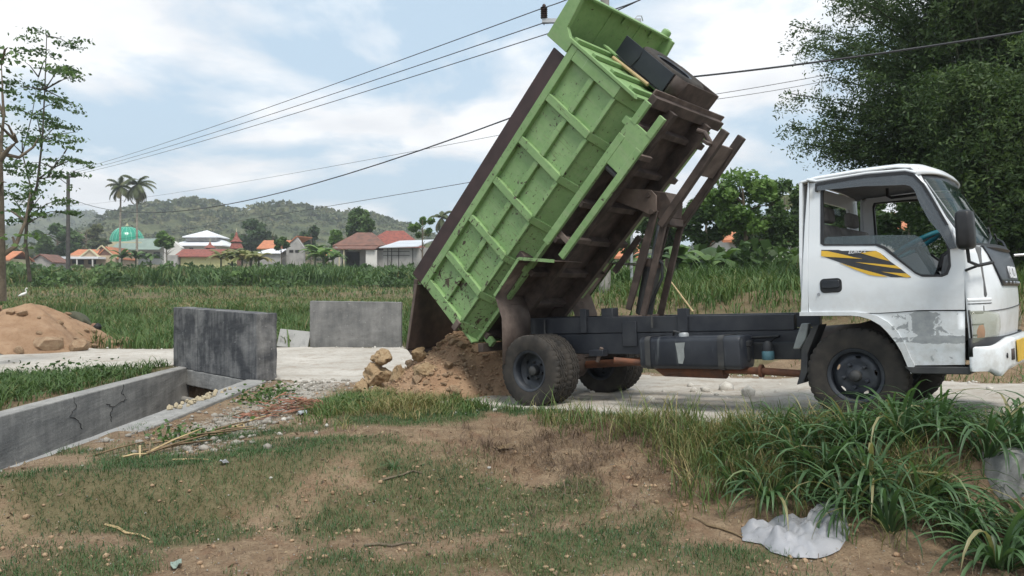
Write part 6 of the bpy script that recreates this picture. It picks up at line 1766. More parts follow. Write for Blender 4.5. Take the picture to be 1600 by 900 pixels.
H1 = ridge('hill', 'far wooded hill with a knob behind the utility pole', [(-900, 385), (-300, 372), (20, 372), (60, 352), (88, 345), (108, 338), (118, 328.5), (142, 327), (150, 336), (160, 340), (190, 341), (260, 338), (330, 335), (520, 345), (700, 370), (1000, 395), (1400, 400)], 900, 420, 'hill_scrub', 3, 7)
H2 = ridge('hill', 'nearer green wooded hill above the village roofs', [(100, 410), (190, 385), (222, 350), (245, 324), (270, 315), (300, 309.5), (320, 308), (338, 309), (352, 315), (366, 325), (385, 329), (410, 326), (440, 321), (470, 318.5), (492, 319), (505, 325), (540, 329), (575, 330), (612, 338), (640, 349), (690, 362), (800, 372), (1000, 385), (1250, 380), (1500, 372), (1800, 380), (2600, 390)], 520, 300, 'hill_scrub', 6, 6)

# ---- foliage builder
def crown_pts(cx, cy, cz, rx, ry, rz, n, clumps, spread=0.34, seed=0):
    """leaf positions gathered in clumps over the shell and volume of an ellipsoid"""
    r = np.random.default_rng(seed)
    d = r.normal(size=(clumps, 3)); d /= np.linalg.norm(d, axis=1)[:, None]
    rad = r.uniform(0.45, 0.95, clumps) ** 0.7
    C = d * rad[:, None]
    k = r.integers(0, clumps, n)
    off = r.normal(size=(n, 3)); off /= np.linalg.norm(off, axis=1)[:, None] + 1e-9
    off *= (r.random(n) ** 0.5)[:, None] * spread * r.uniform(0.6, 1.25, clumps)[k][:, None]
    P = (C[k] + off) * np.array([rx, ry, rz]) + np.array([cx, cy, cz])
    ct = r.random(clumps)
    return P, np.clip(ct[k] * 0.55 + r.random(n) * 0.3 + (off[:, 2] * 0.35) + 0.1, 0, 1)
def foliage(name, P, tint, size, mat, parent, aspect=0.55, hang=0.0):
    s = size * rng.uniform(0.7, 1.3, len(P))
    V, F = leaves(P, s, aspect=aspect, hang=hang)
    return mesh_np(name, V, F, mat, parent, np.repeat(tint, 4))
def limbs(m, base, top, r0, nl, rx, rz, seed):
    r = random.Random(seed)
    b, t = Vector(base), Vector(top)
    mid = b.lerp(t, 0.5) + Vector((r.uniform(-1, 1), r.uniform(-1, 1), 0)) * r0 * 1.2
    m.tube([b, b.lerp(mid, 0.5), mid, t], [r0 * 1.25, r0, r0 * 0.8, r0 * 0.3], 9)
    for k in range(nl):
        f = r.uniform(0.40, 0.92); s = b.lerp(t, f); a = r.uniform(0, 6.28); L_ = r.uniform(0.45, 0.95)
        e = s + Vector((math.cos(a) * rx * L_, math.sin(a) * rx * L_, rz * r.uniform(0.15, 0.6)))
        m.tube([s, s.lerp(e, 0.5) + Vector((0, 0, rz * 0.08)), e], [r0 * 0.42, r0 * 0.28, r0 * 0.08], 6)
def tree(name, label, px, dep, py_top, py_low, wpx, n, size, leaf='leaf_tree', bark='bark', clumps=26, group=None, base=None, trunk=None, seed=1, spread=0.34, cat='tree', lean=0.0, depth_k=0.9):
    k = dep / FPX; x = (px - 800) * k
    zb = gz(x, dep) if base is None else base
    zt = CAMZ - (py_top - 450) * k; zl = CAMZ - (py_low - 450) * k
    rx = wpx * k / 2; rz = (zt - zl) / 2; zc = (zt + zl) / 2
    o = empty(name, (x, dep, zb), 0, label, cat, group)
    m = MB(); limbs(m, (0, 0, -0.2), (lean * rx, 0, zc - zb + rz * 0.5), trunk or max(0.07, rx * 0.07), 9, rx, rz, seed)
    m.build('trunk', bark, o, smooth=60)
    P, t = crown_pts(lean * rx, 0, zc - zb, rx, rx * depth_k, rz, n, clumps, spread, seed)
    foliage('crown', P, t, size, leaf, o)
    return o
tree('round_tree', 'tall round dark green tree rising behind the red tile roof', 563, 125, 320, 384, 38, 2600, 0.75, 'leaf_tree', clumps=22, seed=3)
tree('mango_tree', 'broad dark tree behind the small red pavilion', 392, 185, 343, 396, 56, 2200, 1.1, 'leaf_dark', clumps=20, seed=4)
tree('mango_tree', 'smaller dark tree right of the broad dark tree', 426, 190, 356, 396, 24, 900, 1.1, 'leaf_dark', clumps=10, seed=5)
tree('mango_tree', 'dark bushy tree behind the orange tiled house', 486, 170, 354, 392, 28, 1000, 1.0, 'leaf_dark', clumps=12, seed=6)
tree('pale_tree', 'pale green tree with bare forked trunk left of the white pyramid roof', 261, 118, 354, 388, 36, 1500, 0.75, 'leaf_light', 'bark_pale', clumps=14, seed=7)
tree('garden_tree', 'small green tree in front of the orange tiled house', 440, 112, 370, 394, 22, 900, 0.6, 'leaf_tree', clumps=10, seed=8)
tree('garden_tree', 'light green tree left of the dark red tile roof', 528, 118, 362, 398, 42, 1600, 0.75, 'leaf_light', clumps=16, seed=9)
tree('garden_tree', 'loose green tree between the slender tree and the utility pole', 90, 165, 352, 402, 70, 2200, 1.2, 'leaf_tree', clumps=18, seed=10)
tree('garden_tree', 'green tree right of the utility pole below the far hill', 135, 190, 352, 398, 60, 1700, 1.3, 'leaf_hill', clumps=14, seed=11)
tree('garden_tree', 'sparse tree rising beside the tailgate above the metal roof', 660, 88, 333, 372, 40, 700, 0.6, 'leaf_light', 'bark', clumps=12, seed=12, spread=0.22)
RT = [(1040, 40, 308, 392, 90, 'leaf_tree', 'green tree seen between the hoist arm and the big round tree'), (1105, 36, 296, 385, 90, 'leaf_tree', 'leafy tree left of the big round tree'), (1160, 34, 268, 372, 120, 'leaf_light', 'big round tree with rich green crown behind the truck frame'),
      (1226, 38, 282, 388, 80, 'leaf_tree', 'dark tree just left of the cab'), (1190, 42, 320, 400, 90, 'leaf_dark', 'low dark tree behind the big round tree'), (985, 44, 330, 398, 100, 'leaf_tree', 'tree seen through the hoist links behind the bed'),
      (1330, 30, 298, 395, 110, 'leaf_tree', 'dark tree seen through the near window of the cab'), (1420, 27, 305, 400, 90, 'leaf_tree', 'green tree seen through the far window of the cab'), (1275, 40, 300, 400, 80, 'leaf_dark', 'dark tree behind the rear edge of the cab')]
for i, (px, dep, a, b, w, lf, lab) in enumerate(RT):
    tree('roadside_tree', lab, px, dep, a, b, w, 4200, 0.26, lf, 'bark_pale' if i % 2 else 'bark', clumps=34, group='trees on the bank behind the truck', seed=20 + i, spread=0.30)

# ---- coconut palms
def palm(name, label, px, dep, py_top, seed, nf=19, fl=4.2, base_py=410, group=None, lean=0.0):
    k = dep / FPX; x = (px - 800) * k; zb = gz(x, dep); zt = CAMZ - (py_top - 450) * k
    o = empty(name, (x, dep, zb), 0, label, 'palm', group)
    H = zt - zb; m = MB(); r = random.Random(seed)
    m.tube([(0, 0, -0.3), (lean * 0.3, 0, H * 0.35), (lean * 0.75, 0, H * 0.7), (lean, 0, H)], [0.26, 0.20, 0.17, 0.14], 9)
    m.build('trunk', 'bark_pale', o, smooth=60)
    for f in range(nf):
        a = 6.28 * f / nf + r.uniform(-0.2, 0.2); el = r.uniform(-0.75, 1.25); L_ = fl * r.uniform(0.8, 1.1)
        V = []; F = []; pts = []
        for i in range(15):
            s = i / 14; e = el - 1.5 * s ** 1.4
            if i == 0: p = Vector((lean, 0, H))
            else: p = p + Vector((math.cos(a) * math.cos(e), math.sin(a) * math.cos(e), math.sin(e))) * (L_ / 14)
            pts.append(p.copy())
        mm = MB(); mm.tube(pts, [0.045 * (1 - 0.85 * i / 14) for i in range(15)], 4)
        side = Vector((-math.sin(a), math.cos(a), 0))
        for i in range(2, 15):
            for sg in (-1, 1):
                ll = fl * 0.27 * math.sin(math.pi * min(1, (i + 1.5) / 16)) ** 0.7; d = (pts[i] - pts[i - 1]).normalized()
                for q in (0.0, 0.5):
                    b = pts[i - 1].lerp(pts[i], q); tip = b + side * sg * ll * 0.75 + d * ll * 0.45 + Vector((0, 0, -0.42 * ll - 0.12 * r.random()))
                    w = d * 0.12
                    n = len(mm.v); mm.v += [tuple(b - w), tuple(b + w), tuple(tip)]; mm.f.append((n, n + 1, n + 2))
        fo = mm.build('frond', 'leaf_palm', o, smooth=0)
        at = fo.data.attributes.new('tint', 'FLOAT', 'POINT'); at.data.foreach_set('value', np.full(len(fo.data.vertices), 0.25 + 0.5 * r.random() + (0.25 if el < -0.3 else 0)).astype(np.float32))
palm('coconut_palm', 'left coconut palm leaning in front of the green dome', 187, 150, 292, 3, lean=0.2, fl=3.6, nf=22)
palm('coconut_palm', 'right taller coconut palm with full crown and pale trunk', 214, 146, 289, 5, nf=28, fl=3.9)
palm('coconut_palm', 'small palm top behind the tailgate edge beside the metal roof', 690, 120, 340, 8, nf=12, fl=2.6)
palm('coconut_palm', 'palm crown between the big round tree and the cab', 1240, 46, 306, 9, nf=14, fl=1.9)

# ---- bananas and other broad leaves
def banana(name, label, px, dep, hgt, mat, n=9, group=None, seed=1, base=None, k=1.0):
    x = (px - 800) * dep / FPX; zb = gz(x, dep) if base is None else base
    o = empty(name, (x, dep, zb), 0, label, 'banana plant', group); r = random.Random(seed)
    m = MB(); m.tube([(0, 0, -0.1), (0.05, 0, hgt * 0.55)], [0.13 * k, 0.08 * k], 8); m.build('stem', 'culm', o)
    for f in range(n):
        a = r.uniform(0, 6.28); el = r.uniform(0.5, 1.35); L_ = hgt * r.uniform(0.45, 0.62)
        mm = MB(); p = Vector((0.04, 0, hgt * r.uniform(0.45, 0.56))); secs = []
        side = Vector((-math.sin(a), math.cos(a), 0))
        for i in range(8):
            s = i / 7; e = el - 1.7 * s ** 1.5
            if i: p = p + Vector((math.cos(a) * math.cos(e), math.sin(a) * math.cos(e), math.sin(e))) * (L_ / 7)
            w = 0.30 * k * math.sin(math.pi * min(1.0, 0.12 + 0.86 * s)) ** 0.6
            secs.append([p - side * w + Vector((0, 0, -w * 0.35)), p, p + side * w + Vector((0, 0, -w * 0.35))])
        mm.loft(secs); fo = mm.build('leaf', mat, o, smooth=60)
        at = fo.data.attributes.new('tint', 'FLOAT', 'POINT'); at.data.foreach_set('value', np.full(len(fo.data.vertices), r.random()).astype(np.float32))
BN = [(345, 100, 'leaf_yellow'), (362, 98, 'leaf_yellow'), (378, 96, 'leaf_yellow'), (392, 100, 'leaf_yellow'), (404, 97, 'leaf_yellow'), (492, 92, 'leaf_light'), (505, 90, 'leaf_light'), (520, 94, 'leaf_tree'), (212, 122, 'leaf_tree'), (235, 118, 'leaf_tree'), (190, 120, 'leaf_tree')]
WORD = {345: 'leftmost yellowing banana plant by the yellow house', 362: 'second yellowing banana plant from the yellow house', 378: 'third yellowing banana plant from the yellow house', 392: 'fourth yellowing banana plant from the yellow house', 404: 'yellowing banana plant nearest the orange tiled house', 492: 'light green banana plant just right of the orange tiled house', 505: 'light green banana plant midway between the orange and dark red roofs', 520: 'green banana plant close left of the dark red roof', 212: 'banana plant below the taller palm', 235: 'banana plant between the palms and the pale green tree', 190: 'banana plant below the leaning palm'}
for i, (px, dep, mt) in enumerate(BN):
    banana('banana_plant', WORD[px], px, dep, 4.2 if mt != 'leaf_light' else 5.0, mt, 11, 'banana plants in front of the village', 40 + i, k=1.3)
BR = [(1055, 27, 'tall banana plant just right of the hydraulic cylinder'), (1080, 29, 'banana plant second right of the hydraulic cylinder'), (1105, 27.5, 'banana plant below the leafy tree behind the frame'), (1128, 30, 'banana plant left of the pale trunks'), (1022, 28, 'banana plant seen between the lift links')]
for i, (px, dep, lab) in enumerate(BR):
    banana('banana_plant', lab, px, dep, 1.9, 'leaf_tree', 8, 'banana plants on the bank behind the truck', 70 + i, k=0.8)

# ---- distant woods (read as one mass): clumps of leaf-sized faces over the hills and behind the village
def woods(name, label, C, rad, leaf, mat, seed, per=26):
    r = np.random.default_rng(seed); n = len(C)
    k = np.repeat(np.arange(n), per); d = r.normal(size=(n * per, 3)); d /= np.linalg.norm(d, axis=1)[:, None]
    d[:, 2] = np.abs(d[:, 2]) * 1.0 - 0.15
    P = C[k] + d * (rad[k] * r.uniform(0.75, 1.05, n * per))[:, None] * np.array([1, 1, 1.0])
    t = np.clip(r.random(n)[k] * 0.8 + r.random(n * per) * 0.25, 0, 1)
    V, F = leaves(P, leaf * rad[k] * r.uniform(0.7, 1.3, n * per), aspect=0.8)
    o = mesh_np(name, V, F, mat, None, np.repeat(t, 4)); tag(o, label, 'woods', kind='stuff')
def on_ridge(Vr, n, r0, r1, seed, keepx=None):
    r = np.random.default_rng(seed); i = r.integers(int(r0 * 43), int(r1 * 43), n); j = r.integers(0, Vr.shape[1] - 1, n)
    p = Vr[i, j] + (Vr[i, j + 1] - Vr[i, j]) * r.random(n)[:, None] + (Vr[i + 1, j] - Vr[i, j]) * r.random(n)[:, None]
    return p
c2 = on_ridge(H2, 5200, 0.06, 0.66, 1); k = (c2[:, 0] > -330) & (c2[:, 0] < 320); c2 = c2[k]
woods('hill_woods', 'mixed scrub and trees covering the nearer green hill', c2, rng.uniform(1.6, 4.2, len(c2)) * (0.8 + 0.4 * (c2[:, 2] > 40)), 0.62, 'leaf_hill', 2)
c1 = on_ridge(H1, 3000, 0.2, 0.66, 3); k = (c1[:, 0] > -700) & (c1[:, 0] < 300); c1 = c1[k]
woods('hill_woods', 'even tree cover on the far hill behind the utility pole', c1, rng.uniform(2.5, 5.5, len(c1)), 0.62, 'leaf_hill', 4, 18)
xx = rng.uniform(-210, 160, 900); yy = rng.uniform(205, 380, 900); cc = np.stack([xx, yy, base_z(xx, yy) + 1.5], 1)
woods('valley_woods', 'band of trees and bamboo behind the village below the hills', cc, rng.uniform(2.2, 5.0, 900), 0.5, 'leaf_hill', 5, 40)
xx = rng.uniform(-110, -8, 230); yy = np.where(xx < -34, rng.uniform(64, 118, 230), rng.uniform(78, 122, 230)); cc = np.stack([xx, yy, base_z(xx, yy) + 0.2], 1)
woods('hedge_bushes', 'low green bushes in front of the village houses', cc, rng.uniform(0.6, 1.6, 230), 0.42, 'leaf_tree', 6, 60)
xx = rng.uniform(2, 60, 260); yy = rng.uniform(30, 75, 260); cc = np.stack([xx, yy, base_z(xx, yy) + 0.5], 1)
woods('bank_bushes', 'green bushes between the trees on the bank behind the truck', cc, rng.uniform(0.5, 1.5, 260), 0.32, 'leaf_tree', 7, 90)
# ================================================================== NEAR PLANTS
# ---- bamboo clumps that arch over the road on the right
def bamboo(name, label, cx, cy, ncul, h, lean, seed, nleaf, size=0.17, spread=1.0):
    r = np.random.default_rng(seed); zb = gz(cx, cy)
    o = empty(name, (cx, cy, zb), 0, label, 'bamboo', 'bamboo clumps on the right')
    LP = []; m = MB()
    for c in range(ncul):
        a = r.uniform(0, 6.28); b = np.array([math.cos(a), math.sin(a), 0]) * r.uniform(0.1, spread)
        dr = np.array([math.cos(a) * 0.28 + lean[0], math.sin(a) * 0.28 + lean[1], 0]); H = h * r.uniform(0.75, 1.08)
        pts = []
        for i in range(11):
            s = i / 10
            pts.append(b + dr * (H * 0.50 * s ** 2.3) + np.array([0, 0, H * (s - 0.20 * s ** 4)]))
        m.tube([tuple(p) for p in pts], [0.045 * (1 - 0.85 * i / 10) + 0.004 for i in range(11)], 6)
        P = np.array(pts)
        # leafy branchlets hang from the upper two thirds
        nb = nleaf // ncul // 26
        for q in range(nb):
            s = r.uniform(0.12, 1.0) ** 0.8; i = min(9, int(s * 10)); p = P[i] + (P[i + 1] - P[i]) * (s * 10 - i)
            az = r.uniform(0, 6.28); L_ = r.uniform(0.5, 1.35) * (1.15 - 0.45 * s)
            n = 26; t = r.random(n) ** 0.7
            bx_ = p + np.stack([np.cos(az) * L_ * t, np.sin(az) * L_ * t, 0.25 * L_ * t - 0.75 * L_ * t ** 2], 1)
            LP.append(bx_ + r.normal(0, 0.075, (n, 3)))
    m.build('culms', 'culm', o, smooth=60)
    P = np.concatenate(LP); t = np.clip(np.repeat(r.random(len(LP)), 26) * 0.7 + r.random(len(P)) * 0.3, 0, 1)
    foliage('foliage', P, t, size, 'leaf_bamboo', o, aspect=0.34, hang=0.55)
bamboo('bamboo_clump', 'big dark bamboo clump filling the right edge behind the cab', 12.2, 17.5, 34, 11.5, (-0.06, -0.05), 1, 100000, size=0.12, spread=1.7)
bamboo('bamboo_clump', 'bamboo clump arching left over the cab against the sky', 12.9, 20.0, 26, 8.6, (-0.80, -0.05), 2, 70000, size=0.105, spread=1.0)
bamboo('bamboo_clump', 'low arching bamboo clump drooping left just above the cab roof', 12.4, 19.5, 30, 5.7, (-1.45, -0.05), 6, 76000, size=0.105, spread=1.1)
bamboo('bamboo_clump', 'bamboo clump at the far right edge beyond the windscreen', 14.6, 18.0, 26, 12.0, (-0.1, -0.1), 3, 36000, size=0.11, spread=1.5)
bamboo('bamboo_clump', 'shorter bamboo clump low behind the cab windscreen', 10.6, 15.2, 26, 5.4, (0.10, 0.0), 4, 80000, size=0.11, spread=1.9)
bamboo('bamboo_clump', 'leafy bamboo clump above the windscreen left of the dark mass', 14.8, 22.5, 26, 12.8, (-0.55, 0.0), 5, 70000, size=0.115, spread=1.2)

# ---- trees at the left edge
def px_tree(name, label, dep, stems, clusters, size, nper, rad, leaf, bark, base_px, seed):
    r = np.random.default_rng(seed); b = D(base_px[0], base_px[1], dep); zb = gz(b.x, dep)
    o = empty(name, (b.x, dep, zb), 0, label, 'tree')
    m = MB(); ends = []
    for pts, r0 in stems:
        q = [D(px, py, dep + dd) - Vector((b.x, dep, zb)) for px, py, dd in pts]
        m.tube(q, [r0 * (1 - 0.8 * i / (len(q) - 1)) for i in range(len(q))], 8); ends += q
    for px, py, w, hgt in clusters:
        dd = r.uniform(-1.2, 1.2); c = D(px, py, dep + dd) - Vector((b.x, dep, zb))
        e = min(ends, key=lambda p: (p - c).length + (0.6 if p.z > c.z else 0)); m.tube([e, e.lerp(c, 0.6) + Vector((0, 0, 0.08)), c], [0.030, 0.018, 0.006], 5)
    m.build('trunk', bark, o, smooth=60)
    P = []; T_ = []
    for px, py, w, hgt in clusters:
        k = dep / FPX; c = np.array(D(px, py, dep) - Vector((b.x, dep, zb))); c[1] += r.uniform(-1.0, 1.0)
        sub = r.normal(size=(5, 3)) * np.array([w * k * 0.36, 0.35, hgt * k * 0.22]); kk = r.integers(0, 5, nper)
        p = c + sub[kk] + r.normal(size=(nper, 3)) * np.array([w * k * 0.16, 0.22, hgt * k * 0.10]); P.append(p); T_.append(np.clip(r.random() * 0.6 + r.random(nper) * 0.4, 0, 1))
    foliage('foliage', np.concatenate(P), np.concatenate(T_), size, leaf, o, aspect=0.6, hang=0.35)
CL = [(72, 57, 60, 22), (108, 68, 40, 12), (38, 96, 44, 18), (96, 106, 44, 18), (120, 118, 30, 12), (72, 90, 36, 18), (60, 130, 50, 20), (108, 122, 36, 14), (28, 138, 40, 20), (90, 160, 40, 18), (112, 166, 30, 12), (55, 178, 40, 20), (18, 170, 36, 22), (92, 196, 44, 18), (122, 206, 26, 10), (34, 206, 40, 22), (112, 226, 44, 16), (66, 222, 44, 22), (14, 224, 32, 24), (92, 250, 40, 14), (122, 250, 28, 10), (50, 254, 50, 22), (18, 262, 40, 22), (78, 276, 40, 16), (110, 276, 34, 12), (36, 290, 50, 22), (66, 304, 44, 18), (14, 304, 36, 22), (90, 312, 36, 14), (46, 326, 50, 18), (20, 342, 44, 20), (72, 338, 36, 14), (104, 330, 24, 10)]
px_tree('slender_tree', 'slender tall tree with layered sparse leaves left of the utility pole', 30, [([(47, 440, 0), (40, 380, 0), (42, 340, 0), (58, 290, 0), (66, 220, 0), (70, 140, 0), (73, 56, 0)], 0.075), ([(42, 350, 0), (50, 300, 0.3), (35, 240, 0.6), (50, 180, 0.6), (60, 120, 0.4)], 0.04), ([(60, 280, 0), (84, 262, -0.3), (100, 240, -0.4)], 0.04)], CL[:], 0.145, 120, 1.0, 'leaf_tree', 'bark_dark', (47, 440), 5)
CL2 = [(8, 240, 30, 26), (20, 212, 30, 16), (4, 190, 24, 22), (10, 285, 34, 22), (2, 330, 30, 30), (18, 372, 40, 18), (6, 100, 26, 20), (12, 74, 22, 14), (2, 140, 20, 20), (-20, 240, 30, 30), (-30, 180, 40, 40), (-25, 120, 40, 40)]
px_tree('pollarded_tree', 'pollarded tree with a stout pale trunk cut by the left edge', 13.5, [([(-9, 470, 0), (-6, 380, 0), (-3, 300, 0), (0, 235, 0)], 0.19), ([(0, 250, 0), (14, 232, 0), (26, 222, 0)], 0.055), ([(0, 240, 0), (6, 180, 0.2), (2, 100, 0.3)], 0.035), ([(0, 240, 0), (30, 246, 0.1), (52, 230, 0.2), (60, 215, 0.2)], 0.04), ([(-5, 405, 0), (24, 385, 0.2), (40, 345, 0.4), (47, 300, 0.5)], 0.05)], CL2, 0.10, 40, 1.0, 'leaf_tree', 'bark', (-8, 470), 6)

# ---- grass masses
def grass(name, label, P, h, w, lean, mat, tint, seg=4, droop=0.25, curve=1.0, cat='grass'):
    V, F, m = blades(np.asarray(P), h, w, lean, seg=seg, droop=droop, curve=curve)
    o = mesh_np(name, V, F, mat, None, np.repeat(np.clip(tint, 0, 1), m), smooth=True); tag(o, label, cat, kind='stuff'); return o
def cluster(P, n, s):
    k = np.repeat(np.arange(len(P)), n); Q = P[k].copy(); Q[:, :2] += rng.normal(0, s, (len(Q), 2)); Q[:, 2] = base_z(Q[:, 0], Q[:, 1]) - 0.01; return Q, k
ok = lambda P: P[(P[:, 2] > -0.6)]
offroad = lambda x, y, d=0.05: poly_sd(x, y, ROADP) < -d
# short turf on the foreground
P = scatter(300000, -6.5, 6.0, 3.1, 9.5, lambda x, y: np.clip((turf(x, y) - 0.20) * 1.6, 0, 1) * (poly_sd(x, y, ROADP) < 0.05) * (0.25 + 0.75 * (y > 3.4)))
P = ok(P); n = len(P)
grass('turf', 'short green turf in patches on the foreground soil', P, rng.uniform(0.018, 0.06, n), rng.uniform(0.0025, 0.005, n), rng.uniform(0.2, 1.3, n), 'turf_blade', 0.45 + fbm(P[:, 0], P[:, 1], 2.0, 3, 30) * 0.5 + rng.normal(0, 0.2, n), seg=2, droop=0.2)
P = scatter(42000, -6.0, 6.0, 3.1, 8.5, lambda x, y: np.clip(0.45 - turf(x, y) * 0.6, 0.05, 1) * (poly_sd(x, y, ROADP) < 0.0)); P = ok(P); n = len(P)
grass('straw', 'thin dry straw and sparse weeds on the bare soil', P, rng.uniform(0.02, 0.07, n), 0.003, rng.uniform(0.6, 2.6, n), 'dry_grass', rng.random(n), seg=2, droop=0.3)
# dead leaf flecks
PW = scatter(5200, -5.5, 5.5, 3.1, 7.8, lambda x, y: np.clip(0.25 + fbm(x, y, 1.2, 3, 70), 0.03, 0.9) * (poly_sd(x, y, ROADP) < -0.1)); PW = ok(PW); PW[:, 2] += 0.012
Vl, Fl = leaves(PW, 0.035 * rng.uniform(0.4, 1.6, len(PW)), aspect=0.45)
o = mesh_np('leaf_litter', Vl, Fl, 'dry_grass', None, np.repeat(rng.random(len(PW)), 4)); tag(o, 'small dead leaves and bark flecks scattered over the foreground soil', 'litter', kind='stuff')
# tufts along the crest in the middle: green to yellow
def dens_mid(x, y):
    return np.exp(-(((x + 1.45) / 1.1) ** 2)) * np.exp(-((y - 8.75) / 0.75) ** 2)
C = scatter(1500, -3.2, 0.2, 7.0, 10.2, lambda x, y: dens_mid(x, y) * offroad(x, y, 0.0) * (x > -2.15)); Q, k = cluster(C, 26, 0.05); n = len(Q)
yel = np.exp(-((C[:, 0] + 1.2) / 0.6) ** 2) * 0.45
grass('crest_grass', 'yellow green grass tufts in front of the fresh earth heap', Q, rng.uniform(0.07, 0.22, n), rng.uniform(0.005, 0.010, n), rng.uniform(0.3, 1.1, n), 'grass_blade', 0.42 + yel[k] + rng.normal(0, 0.15, n), droop=0.35)
# dark dry twiggy grass on the bare bank
C = scatter(520, -0.6, 1.9, 5.2, 7.6, lambda x, y: np.exp(-((x - 0.65) / 0.8) ** 2 - ((y - 6.5) / 0.65) ** 2)); Q, k = cluster(C, 22, 0.06); n = len(Q)
grass('dry_bank_grass', 'purplish brown dead grass on the bank below the rear wheels', Q, rng.uniform(0.05, 0.20, n), rng.uniform(0.003, 0.005, n), rng.uniform(0.5, 1.8, n), 'dry_grass', rng.random(n) * 0.55, droop=0.4)
# tall thin grass along the road edge, centre right
edge = lambda x, y: sdist_line(x, y, CREST)
C = scatter(6200, 0.2, 6.0, 3.3, 8.1, lambda x, y: np.exp(-((edge(x, y) - 0.12) / 0.34) ** 2) * np.clip(0.30 + fbm(x, y, 1.6, 3, 40) * 1.1, 0.04, 0.9) * offroad(x, y, 0.05)); Q, k = cluster(C, 11, 0.045); n = len(Q)
grass('verge_grass', 'tall thin green and straw coloured grass along the near road edge', Q, rng.uniform(0.04, 0.20, n) * (0.6 + 0.8 * rng.random(len(C)))[k] + (rng.random(n) < 0.06) * 0.2, rng.uniform(0.004, 0.009, n), rng.uniform(0.2, 0.9, n), 'grass_blade', 0.42 + (rng.random(len(C)) * 0.45)[k] + rng.normal(0, 0.15, n), droop=0.3)
C = scatter(2600, 0.9, 2.9, 4.4, 7.0, lambda x, y: np.exp(-((edge(x, y) - 0.45) / 0.45) ** 2) * np.clip(0.25 + fbm(x, y, 1.8, 3, 41), 0.03, 0.7)); Q, k = cluster(C, 12, 0.05); n = len(Q)
grass('verge_grass', 'mixed green and yellow grass on the bank below the frame', Q, rng.uniform(0.10, 0.36, n), rng.uniform(0.004, 0.009, n), rng.uniform(0.2, 1.0, n), 'grass_blade', 0.45 + (rng.random(len(C)) * 0.55)[k], droop=0.35)
# grass and weeds outside the far channel wall and on the left of the road
C = scatter(4600, -9.5, -6.02, 5.0, 13.6, lambda x, y: (0.25 + 0.5 * sstep(-6.0, -6.5, x)) * offroad(x, y, 0.1)); Q, k = cluster(C, 12, 0.06); n = len(Q)
grass('verge_grass', 'fresh green grass behind the far wall of the channel', Q, rng.uniform(0.10, 0.30, n), rng.uniform(0.007, 0.015, n), rng.uniform(0.4, 1.3, n), 'grass_blade', 0.38 + rng.normal(0, 0.17, n), droop=0.45, seg=3)
# field grass beyond the road
def field(name, label, nC, per, x0, x1, y0, y1, dens, hmin, hmax, w, mat, tb, ts, sp):
    C = scatter(nC, x0, x1, y0, y1, dens); Q, k = cluster(C, per, sp); n = len(Q)
    grass(name, label, Q, rng.uniform(hmin, hmax, n) * (0.55 + 0.5 * rng.random(len(C)) + 0.8 * np.clip(fbm(C[:, 0], C[:, 1], 1.2 / max(hmax, 0.4) / 2, 3, 60) + 0.3, 0, 1))[k], w * rng.uniform(0.7, 1.4, n), rng.uniform(0.2, 1.0, n), mat, tb + (rng.normal(0, ts, len(C)))[k] + rng.normal(0, 0.12, n), seg=2, droop=0.4)
field('field_grass', 'rough green grass between the road and the first field terrace', 6500, 9, -22, 0.5, 17.6, 31, lambda x, y: (poly_sd(x, y, ROADP) < -0.15) * 0.9 * ~((x > -5.3) & (x < -2.2) & (y < 18.7)), 0.18, 0.55, 0.024, 'field_blade', 0.46, 0.20, 0.14)
field('field_grass', 'low brownish crop on the first field terrace', 6500, 7, -34, 8, 31, 46, lambda x, y: 0.7 * np.ones_like(x), 0.10, 0.26, 0.034, 'field_blade', 0.64, 0.28, 0.2)
field('terrace_grass', 'dark green grass along the terrace lips', 4200, 10, -48, 8, 28, 64, lambda x, y: np.exp(-((y - 30.3) / 0.5) ** 2) + np.exp(-((y - 45.5) / 0.9) ** 2) + np.exp(-((y - 60.5) / 1.2) ** 2), 0.25, 0.6, 0.035, 'field_blade', 0.20, 0.15, 0.22)
field('field_grass', 'brown and green crop on the upper field terrace', 6000, 6, -60, 6, 46, 78, lambda x, y: 0.7 * np.ones_like(x), 0.12, 0.32, 0.06, 'field_blade', 0.70, 0.25, 0.3)
field('reed_grass', 'tall dark green reeds in front of the village', 4200, 9, -34, 2, 60, 82, lambda x, y: sstep(-36, -26, x) * sstep(60, 64, y), 0.5, 1.5, 0.10, 'field_blade', 0.30, 0.2, 0.4)
field('reed_grass', 'bright green grass strip below the slender tree and the pole', 3000, 9, -62, -28, 62, 84, lambda x, y: np.ones_like(x) * 0.8, 0.5, 1.3, 0.085, 'field_blade', 0.58, 0.2, 0.4)
field('bank_grass', 'dense green grass on the bank behind the truck', 8500, 9, -1.5, 16, 8, 27, lambda x, y: sstep(2.0, 4.2, -sdist_line(x, y, FAR_EDGE[::-1][:3] + [(-12, 28)]) * -1) * 0 + sstep(2.4, 4.6, sdist_line(x, y, [(30, -11.5), (9, 5.9), (2.0, 11.75), (-2.2, 16.6), (-12, 28)])) * 0.9, 0.16, 0.48, 0.021, 'field_blade', 0.50, 0.15, 0.12)
field('bank_grass', 'low weeds on the bare foot of the bank behind the truck', 5000, 9, -1.5, 14, 6, 20, lambda x, y: (lambda d: sstep(0.2, 0.6, d) * sstep(4.5, 2.0, d) * 0.6)(sdist_line(x, y, [(30, -11.5), (9, 5.9), (2.0, 11.75), (-2.2, 16.6), (-12, 28)])), 0.05, 0.18, 0.009, 'field_blade', 0.5, 0.2, 0.10)
